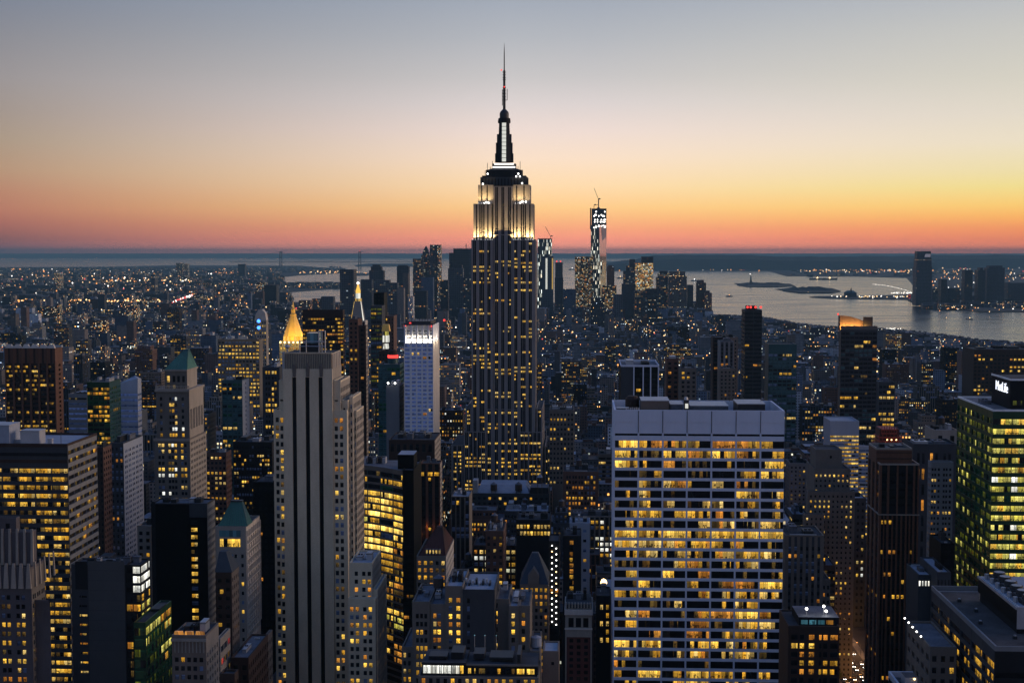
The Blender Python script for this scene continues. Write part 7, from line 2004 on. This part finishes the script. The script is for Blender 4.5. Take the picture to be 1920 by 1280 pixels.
def boat(px, py, L, label, light='lamp_warm', name='boat', wake=0, hull='charcoal', h=1.0):
    x, y = ground(px, py, -3)
    o = thing(name, label, 'boat', (x, y, -3))
    W = L * .24
    MB().loft([[(x - L / 2, y - W / 2, -3), (x + L * .3, y - W / 2, -3), (x + L / 2, y, -3), (x + L * .3, y + W / 2, -3), (x - L / 2, y + W / 2, -3)],
               [(x - L * .52, y - W * .55, -3 + L * .09), (x + L * .32, y - W * .55, -3 + L * .09), (x + L * .56, y, -3 + L * .12), (x + L * .32, y + W * .55, -3 + L * .09), (x - L * .52, y + W * .55, -3 + L * .09)]], hull).build('hull', o)
    MB().box(x - L * .35, x + L * .2, y - W * .38, y + W * .38, -3 + L * .09, -3 + L * .17 * h, 'metal_light').box(x - L * .05, x + L * .14, y - W * .3, y + W * .3, -3 + L * .17 * h, -3 + L * .24 * h, 'metal_light').build('cabin', o)
    MB().bar((x, y, -3 + L * .2), (x, y, -3 + L * .38 * h), L * .01, 'steel_dark').build('mast', o)
    MB().ball((x, y - W * .5, -3 + L * .26 * h), max(1.0, L * .05), light).build('lamp', o)
    if wake:
        m = MB()
        m.poly([(x - L * .4, y - W * .2, -2.97), (x - wake, y - L * .9 - wake * .12, -2.97), (x - wake, y + L * .1 - wake * .05, -2.97), (x - L * .4, y + W * .2, -2.97)], 'wake_foam')
        w_ = m.build('wake')
        w_['kind'] = 'stuff'
surf('wake_foam', (0.30, 0.31, 0.33, 1), 0.6, var=0.4, scale=0.05, streak=False)
boat(1818, 599, 26, 'small dark tugboat with a trailing wake in the river, nearest the right edge', wake=0)
boat(1367, 556, 42, 'small ferry with warm lights in the river right of the shore towers', 'lamp_orange', 'ferry', wake=0)
boat(1302, 527, 70, 'ferry with bright lights near the shore towers', 'lamp_white', 'ferry')
boat(1163, 522, 80, 'low hazy ship seen between the golden and unfinished towers', 'lamp_warm', 'ship')
boat(1073, 506, 120, 'hazy ship on the water left of the tall unfinished tower', 'lamp_white', 'ship')
boat(1515, 549.5, 30, 'tiny dark boat below the wooded monument island', 'lamp_warm')
boat(1774, 597, 14, 'tiny speck of a boat left of the tugboat', 'lamp_warm')
boat(1555, 524.5, 150, 'long low barge on the upper bay, right of two', 'lamp_warm', 'barge', h=.5)
boat(1532, 524.3, 150, 'long low barge on the upper bay, left of two', 'lamp_warm', 'barge', h=.5)

# ================================================================== the fabric of smaller blocks
AVX = ground(1594, 1250)[0]                         # centre line of the avenue in the lower right
HEROES.append((ground(1580, 1275)[0], ground(1616, 1275)[0], 838, 850, 0.0, 1296))
HEROES.append((ground(1586, 1215)[0], ground(1604, 1215)[0], 900, 930, 0.0, 1230))
def city():
    r = random.Random(21)
    lots = []
    shore = [ground(a, b) for a, b in [(1335, 592)] + SHORE[1:]]
    def shore_x(y):
        if y < shore[-1][1]: return 99999
        for (x0, y0), (x1, y1) in zip(shore[::-1], shore[::-1][1:]):
            if y0 <= y <= y1: return x0 + (x1 - x0) * (y - y0) / max(1e-6, y1 - y0)
        return shore[0][0] * 0.9
    def min_row(px):
        P = [(-200, 503), (505, 512), (520, 567), (650, 567), (660, 556), (1330, 562), (1340, 588)] + [(a, b - 3) for a, b in SHORE[1:]]
        for (a, va), (b, vb) in zip(P, P[1:]):
            if a <= px <= b: return va + (vb - va) * (px - a) / (b - a)
        return 505
    # heroes in photo columns
    hp = []
    for x0, x1, y0, y1, z, vb in HEROES:
        pl = min(proj(x0, y0, z)[0], proj(x0, y1, z)[0])
        pr = max(proj(x1, y0, z)[0], proj(x1, y1, z)[0])
        hp.append((pl, pr, y0, vb, x0, x1, y1, z))
    row = 0
    y = 430.0
    while y < 6300:
        big = 1.0 if y < 2600 else 1.5
        for half in range(2):
            dp = 29.0
            ya = y + half * dp
            xmin, xmax = -0.45 * ya - 60, min(0.36 * ya + 90, shore_x(ya) - 4)
            x = xmin
            while x < xmax:
                # keep the avenues open
                q = (x - AVX + 15) % 280
                if q < 30:
                    x += 30 - q + .01
                    continue
                wd = min(r.choice([8, 10, 12, 15, 18, 22, 26, 32, 40]) * big, 280 - q)
                if wd < 5:
                    x += wd + .1
                    continue
                zone = 46 if ya < 900 else (44 if ya < 1500 else (27 if ya < 2600 else 19))
                h = zone * math.exp(r.gauss(0, 0.42))
                if r.random() < (0.06 if ya < 2600 else 0.025): h = r.uniform(55, 95)
                if ya > 4900 and -900 < x < 700: h *= 1.9
                h = max(9, min(h, 120))
                d_ = dp * r.uniform(0.8, 1.0)
                lots.append([x + .05, x + wd - .05, ya + (dp - d_ if half else 0) + .05, ya + (dp if half else d_) - .05, h])
                x += wd
        y += 80 if row % 1 == 0 else 80
        row += 1
    out_ = []
    for L in lots:
        x0, x1, y0, y1, h = L
        if any(hx0 - 2 < x1 and x0 < hx1 + 2 and hy0 - 2 < y1 and y0 < hy1 + 2 for _, _, hy0, _, hx0, hx1, hy1, _ in hp):
            continue
        pl = min(proj(x0, y0, 20)[0], proj(x0, y1, 20)[0])
        pr = max(proj(x1, y0, 20)[0], proj(x1, y1, 20)[0])
        if pr < -60 or pl > 1980: continue
        need = max(min_row(pl), min_row(pr), min_row((pl + pr) / 2))
        for a, b, hy, vb, *_ in hp:
            if hy > y0 and a < pr and b > pl:
                need = max(need, vb)
        top = proj((x0 + x1) / 2, y1, h)[1]
        if top < need + 2:
            zmax = at((pl + pr) / 2, need + 2 + 14 * r.random() * min(1, 900 / y0), y1)[2]
            if zmax < 7:
                zmax = at((pl + pr) / 2, need + 2, y1)[2]
                if zmax < 4: continue
            h = min(h, zmax)
        out_.append((x0, x1, y0, y1, h, pl, pr, proj((x0 + x1) / 2, y0, h)[1]))
    lots = out_
    # which of them the picture shows: a coarse depth buffer
    buf = -np.ones((640, 960), dtype=np.int32)
    items = [(y0, i, pl, pr, py) for i, (x0, x1, y0, y1, h, pl, pr, py) in enumerate(lots)]
    items += [(q[2], -2, q[0], q[1], proj((q[4] + q[5]) / 2, q[2], q[7])[1]) for q in hp]
    items.sort(key=lambda q: -q[0])
    for y0, i, pl, pr, py in items:
        a, b, c = int(max(0, pl / 2)), int(min(960, pr / 2 + 1)), int(max(0, py / 2))
        if a < b and c < 640: buf[c:, a:b] = i
    ids, cnt = np.unique(buf, return_counts=True)
    vis = {int(i): int(c) for i, c in zip(ids, cnt) if i >= 0}
    order = sorted(vis, key=lambda i: -vis[i])
    near = set(order[:300])
    detailed = set(order[:70])
    stuff = MB()
    WL = {0: ('brick', 'brown brick'), 1: ('brick_tan', 'tan brick'), 2: ('lime_dark', 'grey stone'), 3: ('grey_panel', 'pale grey'), 4: ('charcoal', 'black'), 5: ('grey_dark', 'slate grey'), 6: ('brown_dark', 'dark brown')}
    names = [(q[0], q[1], q[2], nm) for q, nm in zip(hp, HNAMES)]
    used = {}
    def where(px, Y):
        best = min((n for n in names if n[2] < 2200 and n[3]), key=lambda n: abs((n[0] + n[1]) / 2 - px) + abs(n[2] - Y) * .12)
        c = (best[0] + best[1]) / 2
        rel = 'in front of' if best[0] <= px <= best[1] and best[2] > Y else ('behind' if best[0] <= px <= best[1] else ('just left of' if px < c else 'just right of'))
        return rel + ' the ' + best[3]
    for i, (x0, x1, y0, y1, h, pl, pr, py) in enumerate(lots):
        kd = r.choices(range(6), [3, 3, 3, 1.1, 1.6, 2.2])[0]
        roofm = r.choice(['roof_tar', 'roof_tar', 'roof_grey', 'roof_grey', 'roof_gravel', 'roof_light'])
        if i in detailed and x1 - x0 > 6:
            wl, cn = WL[r.choice([0, 1, 2, 2, 3, 5, 5, 6, 4])]
            t = Tower.__new__(Tower)
            t.Y, t.Yb, t.X0, t.X1, t.Z, t.vb = y0, y1, x0, x1, h, 1300
            t.zlow = max(0, at(960, 1300, y0)[2] - 8)
            p = r.choice([0.04, .1, .1, .2, .35, .6])
            tank = r.random() < .45
            lab = '%s block, %s, %s' % (cn, {0.04: 'mostly dark', .1: 'few lights', .2: 'some lights', .35: 'many lights', .6: 'brightly lit'}[p] + (' with roof tank' if tank else ''), where((pl + pr) / 2, y0))
            n_ = used[lab] = used.get(lab, 0) + 1
            if n_ > 1: lab = lab.replace(' block', [' block', ' narrow block', ' low block', ' loft block', ' flat-roofed block', ' older block', ' squat block'][min(6, n_ - 1)] if (x1 - x0) < 99 else '', 1)
            t.root = thing('city_building', lab, 'building', ((x0 + x1) / 2, (y0 + y1) / 2, 0), 'city buildings packed between the tall towers')
            t.wall, t.wins, t.k, t.rs = MB(), [], y0 / FPX, random.Random(i)
            kindw = r.choice(['punch', 'pair', 'pier', 'ribbon', 'punch'])
            if kindw == 'punch': st = ST(wall=wl, bay=r.uniform(2.4, 3.4), win=.45, fl=r.uniform(3.3, 3.9), wh=.5, p=p, on='bmmppddoofw', off='000kud')
            elif kindw == 'pair': st = ST(wall=wl, pat=(4.6, [(.6, 1.9), (2.5, 3.8)]), fl=3.6, wh=.52, p=p, on='bmmppddoofw', off='000ku')
            elif kindw == 'pier': st = ST(wall=wl, sp='charcoal', bay=3.2, win=.66, fl=3.8, wh=.6, spd=.25, p=p, on='bmmppddoofw', off='000ku')
            else: st = ST(wall=wl, bay=6, win=.9, fl=3.7, wh=.5, p=p, on=['mm', 'bm', 'dm', 'od', 'pp'], off=['00', 'd0', 'u0'])
            side = {}
            c = (pl + pr) / 2
            if c < 1060: side['R'] = ST(**{**st, 'p': p * .3, 'rowf': False})
            elif c > 1110: side['L'] = ST(**{**st, 'p': p * .3, 'rowf': False})
            setb = h > 25 and r.random() < .4
            if setb:
                hz = h - r.uniform(4, 9)
                t.block(x0, x1, y0, y1, 0, hz, {'F': st, **side}, wall=wl, roof=roofm, par=.7)
                t.block(x0 + (x1 - x0) * .12, x1 - (x1 - x0) * .15, y0 + 3.5, y1 - 2, hz, h, {'F': ST(**{**st, 'cols': None, 'top': .8}), **({k_: ST(**{**v_, 'top': .8}) for k_, v_ in side.items()})}, wall=wl, roof=roofm, par=.6)
                t.clutter(x0 + (x1 - x0) * .2, x1 - (x1 - x0) * .25, y0 + 5, y1 - 4, h, 2, tank=tank)
            else:
                t.block(x0, x1, y0, y1, 0, h, {'F': st, **side}, wall=wl, roof=roofm, par=.8)
                t.clutter(x0 + 1, x1 - 1, y0 + 2, y1 - 2, h, r.choice([4, 5, 6]), tank=tank, hmax=4.5)
            t.finish(100)
            continue
        gm = GENS[kd][0]
        if i in near:
            lab = None
            sz = 'mid-rise' if h > 38 else 'low'
            dist = 'distant' if y0 > 2400 else 'nearer'
            w_ = where((pl + pr) / 2, y0) if y0 < 1900 else ('far left of the gold pyramid' if pl < 420 else 'near the gold pyramid' if pl < 640 else 'beyond the lit campanile' if pl < 890 else 'right of the tallest tower' if pl < 1160 else 'beyond the white slab' if pl < 1480 else 'near the river at right')
            lab = '%s %s %s building %s' % (dist, sz, GENS[kd][2], w_)
            o = thing('city_building', lab, 'building', ((x0 + x1) / 2, (y0 + y1) / 2, 0), '%s %s city buildings %s' % (dist, GENS[kd][2], w_))
            m = MB()
            body(m, x0, x1, y0, y1, 0, h, gm, roofm)
            m.box(x0, x1, y0, y0 + .5, h, h + .9, 'grey_dark', skip='d').box(x0, x0 + .5, y0 + .5, y1, h, h + .9, 'grey_dark', skip='df').box(x1 - .5, x1, y0 + .5, y1, h, h + .9, 'grey_dark', skip='df')
            m.build('body', o)
            w2, d2 = (x1 - x0), (y1 - y0)
            xa, yb = x0 + w2 * r.uniform(.15, .5), y0 + d2 * r.uniform(.25, .5)
            MB().box(xa, xa + w2 * .3, yb, yb + d2 * .35, h, h + r.uniform(2.5, 5), r.choice(['metal_dark', 'roof_grey', 'brick', 'metal_light']), top='roof_tar').build('bulkhead', o)
            if r.random() < .45:
                cx, cy = x0 + w2 * r.uniform(.2, .8), y0 + d2 * .75
                q = MB()
                for a in (-1, 1):
                    for b in (-1, 1): q.bar((cx + a * 1.2, cy + b * 1.2, h), (cx + a * 1.2, cy + b * 1.2, h + 3), .15, 'steel_dark')
                q.cyl(cx, cy, [(1.9, h + 3), (1.85, h + 6.5), (.1, h + 8)], 'wood_tank', 10)
                q.build('water_tank', o)
        else:
            body(stuff, x0, x1, y0, y1, 0, h, gm if y0 < 3500 else r.choice([gm, 'gen_far']), roofm)
            w2, d2 = (x1 - x0), (y1 - y0)
            for q in range(r.choice([1, 1, 2])):
                xa, yb = x0 + w2 * r.uniform(.1, .6), y0 + d2 * r.uniform(.2, .5)
                stuff.box(xa, xa + w2 * .25, yb, yb + d2 * .3, h, h + r.uniform(2.5, 5), r.choice(['metal_dark', 'roof_grey', 'gen_tan', 'metal_light']), top='roof_tar', skip='db')
            if r.random() < .25 and y0 < 3500:
                stuff.cyl(x0 + w2 * .5, y0 + d2 * .8, [(1.9, h + 2.5), (1.85, h + 6), (.1, h + 7.5)], 'wood_tank', 7)
    o = stuff.build('distant_city_blocks')
    o['kind'] = 'stuff'
    o['label'] = 'dense far low city blocks reaching to the downtown towers'
    # the flat borough at the left: low roofs far away
    m = MB()
    for i in range(5200):
        px, py = r.uniform(-150, 520), 503 + 70 * r.random() ** 1.4
        if 519 < px: continue
        x, y = ground(px, py)
        w_, d_, h = r.uniform(25, 90), r.uniform(25, 70), r.choice([8, 10, 12, 14, 18, 24, 45 if py > 512 else 12])
        body(m, x, x + w_, y, y + d_, 0, h, r.choice(['gen_far', 'gen_far', 'gen_far', 'gen_grey', 'gen_dark', 'gen_dark']), r.choice(['roof_tar', 'roof_tar', 'roof_grey']))
    for i in range(500):
        px, py = r.choice([(r.uniform(500, 640), r.uniform(501, 511)), (r.uniform(525, 640), r.uniform(532, 541)), (r.uniform(1480, 1980), r.uniform(508, 519)), (r.uniform(1720, 1980), r.uniform(545, 580)), (r.uniform(1150, 1440), r.uniform(500, 506))])
        x, y = ground(px, py)
        body(m, x, x + r.uniform(25, 80), y, y + 40, 0, r.uniform(8, 25), r.choice(['gen_far', 'gen_dark']), 'roof_tar')
    o = m.build('far_borough_roofs')
    o['kind'] = 'stuff'
    o['label'] = 'endless low roofs of the far flat borough and banks'
    # lamps too far and too many to count
    m = MB()
    def lamp(px, py, s_, mt, z=12):
        x, y = ground(px, py, z)
        k = y / FPX * s_ * .72
        p = [(x + k, y, z), (x, y - k, z), (x - k, y, z), (x, y + k, z)]
        for i in range(4):
            m.poly([p[i], p[(i + 3) % 4], (x, y, z - k)], mt)
            m.poly([p[(i + 3) % 4], p[i], (x, y, z + k)], mt)
    cm = lambda: r.choices(['far_orange', 'far_warm', 'far_white', 'far_red'], [5, 4, 2, .5])[0]
    for i in range(620):
        px, py = r.uniform(0, 640), 504 + 80 * r.random() ** 1.2
        if px > 512 and not (py > 570 or 533 < py < 540): continue
        lamp(px, py, .6 + 2.0 * r.random() ** 2.5, cm(), 40)
    for i in range(70): lamp(r.uniform(30, 300), 563 + r.gauss(0, 1.2) + 0.01 * r.random(), r.uniform(1.4, 2.8), r.choice(['far_orange', 'far_warm']), 45)
    for i in range(60): lamp(r.uniform(200, 360), r.gauss(526, 4), r.uniform(1, 2.4), r.choice(['far_warm', 'far_white', 'far_warm', 'far_orange']), 40)
    for i in range(50): lamp(370 + 95 * r.random(), 512 - 5 * r.random() ** 2, r.uniform(.8, 1.6), 'far_orange')
    for i in range(40): lamp(r.uniform(560, 690), r.gauss(510.5, 1.2), r.uniform(.9, 2), r.choice(['far_orange', 'far_warm']))
    for i in range(26):
        f = i / 25
        lamp(324 + 36 * f + r.gauss(0, .8), 566 - 13 * f + r.gauss(0, .5), 1.8 + 1.4 * f, r.choice(['far_red', 'far_red', 'far_white']), 50)
    for i in range(60): lamp(r.uniform(0, 560), r.gauss(485, .7), r.uniform(.5, 1.2), 'far_orange', 8)
    for i in range(150): lamp(1500 + 250 * r.random(), r.gauss(506, 3), r.uniform(.8, 2.0), cm())
    for i in range(260): lamp(r.uniform(1740, 1960), r.uniform(481, 545), r.uniform(.7, 2.0), cm())
    for i in range(60): lamp(r.uniform(1160, 1440), r.gauss(504, 2), r.uniform(.7, 1.8), cm())
    for i in range(60): lamp(r.uniform(1720, 1930), r.gauss(572, 5), r.uniform(.7, 1.8), cm())
    for i in range(30):                                                   # lamps along the curved causeway
        f = i / 29
        px, py = (1637 + 70 * f, 533 + 3 * f + 11 * f * f)
        lamp(px, py, r.uniform(.6, 1.1), 'far_white')
    for i in range(26): lamp(1670 + 40 * r.random(), 549 + r.gauss(0, .6), 1.2, 'far_white')
    for i in range(40): lamp(r.uniform(1555, 1705), r.gauss(556, 1), 1.4, r.choice(['far_white', 'far_warm']))
    for i in range(30): lamp(1648 + 42 * r.random(), r.gauss(616, .7), .9, 'far_white')
    for i in range(720):                                                  # street and roof lamps among the blocks
        px = r.uniform(0, 1920)
        lamp(px, max(min_row(px) + 6, 600) + 150 * r.random(), r.uniform(1.2, 2.6), cm(), 30)
    for i in range(170):
        lamp(r.uniform(640, 1340), r.uniform(568, 640), r.uniform(.9, 2.0), cm(), 30)
    for i in range(90): lamp(r.uniform(826, 872), r.uniform(690, 900), r.uniform(1.0, 2.0), r.choice(['far_orange', 'far_warm', 'far_red', 'far_orange']), 35)
    o = m.build('far_city_lights')
    o['kind'] = 'stuff'
    o['label'] = 'countless far street lamps twinkling across the city'
HNAMES = []
for q in HEROES:
    HNAMES.append(None)
_objs = [o for o in COL.objects if o.get('category') in ('building', 'office building', 'office tower', 'skyscraper', 'tower', 'apartment building', 'apartment tower') and o.type == 'EMPTY']
for i, q in enumerate(HEROES):
    for o in _objs:
        if abs(o.location.x - (q[0] + q[1]) / 2) < 0.01 and abs(o.location.y - (q[2] + q[3]) / 2) < 0.01:
            HNAMES[i] = o.name.split('.')[0].replace('_', ' ')
emis('far_orange', (1.0, 0.40, 0.10, 1), 2.2)
emis('far_warm', (1.0, 0.66, 0.30, 1), 2.6)
emis('far_white', (1.0, 0.95, 0.85, 1), 3.0)
emis('far_red', (1.0, 0.12, 0.10, 1), 1.4)
city()

# ================================================================== the avenue with its traffic
def avenue():
    y0, y1 = 640, 1500
    structure('avenue', MB().poly([(AVX - 11, y0, .012), (AVX + 11, y0, .012), (AVX + 11, y1, .012), (AVX - 11, y1, .012)], 'asphalt'))
    m = MB()
    m.box(AVX - 15, AVX - 11, y0, y1, 0.004, .14, 'paving').box(AVX + 11, AVX + 15, y0, y1, 0.004, .14, 'paving')
    structure('pavement', m)
    m = MB()
    y = y0
    while y < y1:
        for x in (-5.5, 0, 5.5): m.poly([(AVX + x - .07, y, .018), (AVX + x + .07, y, .018), (AVX + x + .07, y + 3, .018), (AVX + x - .07, y + 3, .018)], 'paint')
        y += 9
    structure('road_markings', m)
    surf('car_yellow', (0.7, 0.42, 0.03, 1), .35)
    surf('car_black', (0.012, 0.012, 0.014, 1), .3)
    surf('car_white', (0.6, 0.6, 0.62, 1), .35)
    surf('car_grey', (0.16, 0.17, 0.18, 1), .3)
    surf('tyre', (0.015, 0.015, 0.015, 1), .9)
    emis('headlight', (1.0, .96, .88, 1), 14.0)
    emis('tail_light', (1.0, .05, .03, 1), 2.5)
    protos = {}
    def proto(colr):
        o = thing('car', 'car', 'car', (0, 0, 0))
        b = MB()
        b.loft([[(-.88, -2.2, .3), (.88, -2.2, .3), (.88, 2.2, .3), (-.88, 2.2, .3)], [(-.92, -2.25, .6), (.92, -2.25, .6), (.92, 2.25, .6), (-.92, 2.25, .6)], [(-.85, -2.1, .9), (.85, -2.1, .9), (.85, 2.15, .95), (-.85, 2.15, .95)]], colr, base=True)
        b.build('body', o)
        MB().loft([[(-.8, -1.0, .9), (.8, -1.0, .9), (.8, 1.75, .95), (-.8, 1.75, .95)], [(-.65, -.35, 1.42), (.65, -.35, 1.42), (.65, 1.15, 1.42), (-.65, 1.15, 1.42)]], 'glass_black', cap=colr).build('cabin', o)
        for a in (-1, 1):
            for c in (-1.35, 1.35):
                w_ = MB()
                n = 10
                ring = lambda xx: [(xx, c + .33 * cos(2 * pi * k / n), .33 + .33 * sin(2 * pi * k / n)) for k in range(n)]
                w_.loft([ring(a * .72), ring(a * .9)], 'tyre', base=True)
                w_.build('wheel', o)
            MB().box(a * .62 - .2, a * .62 + .2, -2.33, -2.2, .58, .78, 'headlight').build('headlight', o)
            MB().box(a * .65 - .18, a * .65 + .18, 2.2, 2.3, .62, .8, 'tail_light').build('tail_light', o)
        return o
    kinds = [('car_yellow', 'yellow taxi'), ('car_black', 'black car'), ('car_white', 'white car'), ('car_grey', 'grey car')]
    r = random.Random(9)
    for ln in range(4):
        x = AVX - 8.2 + ln * 5.4
        y = 700 + r.uniform(0, 10)
        while y < 1080:
            mk, nm = r.choice(kinds)
            if mk not in protos:
                o = protos[mk] = proto(mk)
            else:
                o = protos[mk].copy()
                COL.objects.link(o)
                for ch in protos[mk].children:
                    c = ch.copy()
                    COL.objects.link(c)
                    c.parent = o
            o['label'] = nm + ' with bright headlights driving up the avenue at lower right'
            o['group'] = nm + 's in the avenue traffic'
            o.location = (x + r.uniform(-.4, .4), y, .014)
            y += r.choice([7, 8, 10, 14, 22])
    # street lamps
    pr = None
    for sd in (-1, 1):
        for i in range(14):
            if pr is None:
                pr = o = thing('street_lamp', 'street lamp', 'street lamp', (0, 0, 0))
                MB().cyl(0, 0, [(.12, 0), (.07, 8)], 'metal_dark', 8).build('pole', o)
                MB().bar((0, 0, 7.9), (-2.2, 0, 8.4), .06, 'metal_dark').build('arm', o)
                MB().box(-2.7, -2.0, -.18, .18, 8.28, 8.44, 'lamp_orange').build('lamp_head', o)
            else:
                o = pr.copy()
                COL.objects.link(o)
                for ch in pr.children:
                    c = ch.copy()
                    COL.objects.link(c)
                    c.parent = o
            o['label'] = 'street lamp with a glowing orange head on the avenue kerb at lower right'
            o['group'] = 'street lamps along the avenue'
            o.location = (AVX + sd * 11.6, 700 + i * 30 + (15 if sd > 0 else 0), .14)
            o.rotation_euler = (0, 0, 0 if sd > 0 else pi)
            ld = bpy.data.lights.new('street_lamp_light', 'POINT')
            ld.energy, ld.color, ld.shadow_soft_size = 2400, (1.0, .45, .14), .3
            lo = bpy.data.objects.new('street_lamp_light', ld)
            COL.objects.link(lo)
            lo.parent = o
            lo.location = (-2.4, 0, 8.0)
    # street trees
    surf('leaf', (0.045, 0.06, 0.025, 1), .9)
    surf('leaf_dark', (0.03, 0.042, 0.02, 1), .9)
    surf('bark', (0.05, 0.035, 0.025, 1), .95)
    for i in range(6):
        x, y = AVX + (-13.2 if i % 2 else 13.2), 715 + i * 24
        o = thing('street_tree', 'dark street tree on the avenue pavement at lower right', 'tree', (x, y, .14), 'street trees along the avenue')
        m = MB().cyl(x, y, [(.22, .14), (.14, 3.4)], 'bark', 8)
        for a in range(4): m.bar((x, y, 3), (x + 1.6 * cos(a * 1.6), y + 1.6 * sin(a * 1.6), 5.4), .07, 'bark')
        m.build('trunk', o)
        m = MB()
        for q in range(700):
            th, ph, rr = r.uniform(0, 6.28), math.acos(r.uniform(-1, 1)), r.random() ** .4 * (1 + .25 * sin(3 * r.uniform(0, 6.28)))
            c = Vector((x + 2.4 * rr * sin(ph) * cos(th), y + 2.4 * rr * sin(ph) * sin(th), 5.6 + 2.5 * rr * cos(ph)))
            a = Vector((r.gauss(0, 1), r.gauss(0, 1), r.gauss(0, 1))).normalized() * .28
            b = Vector((r.gauss(0, 1), r.gauss(0, 1), r.gauss(0, 1))).normalized() * .2
            m.poly([c - a, c + b, c + a, c - b], 'leaf' if q % 3 else 'leaf_dark')
        m.build('crown', o)
avenue()

# ================================================================== the evening air
if HAZE > 0:
    hm = bpy.data.materials.new('evening_haze')
    hm.use_nodes = True
    t = NT(hm.node_tree)
    v = t.n('ShaderNodeVolumePrincipled', {'Color': HAZE_COL, 'Density': HAZE, 'Anisotropy': 0.0})
    t.n('ShaderNodeOutputMaterial', {1: v.outputs[0]})
    MATS['evening_haze'] = hm
    o = MB().box(-82000, 82000, -2500, 80000, -5.5, 470, 'evening_haze').build('haze')
    o['kind'] = 'stuff'
    hm.cycles.homogeneous_volume = True
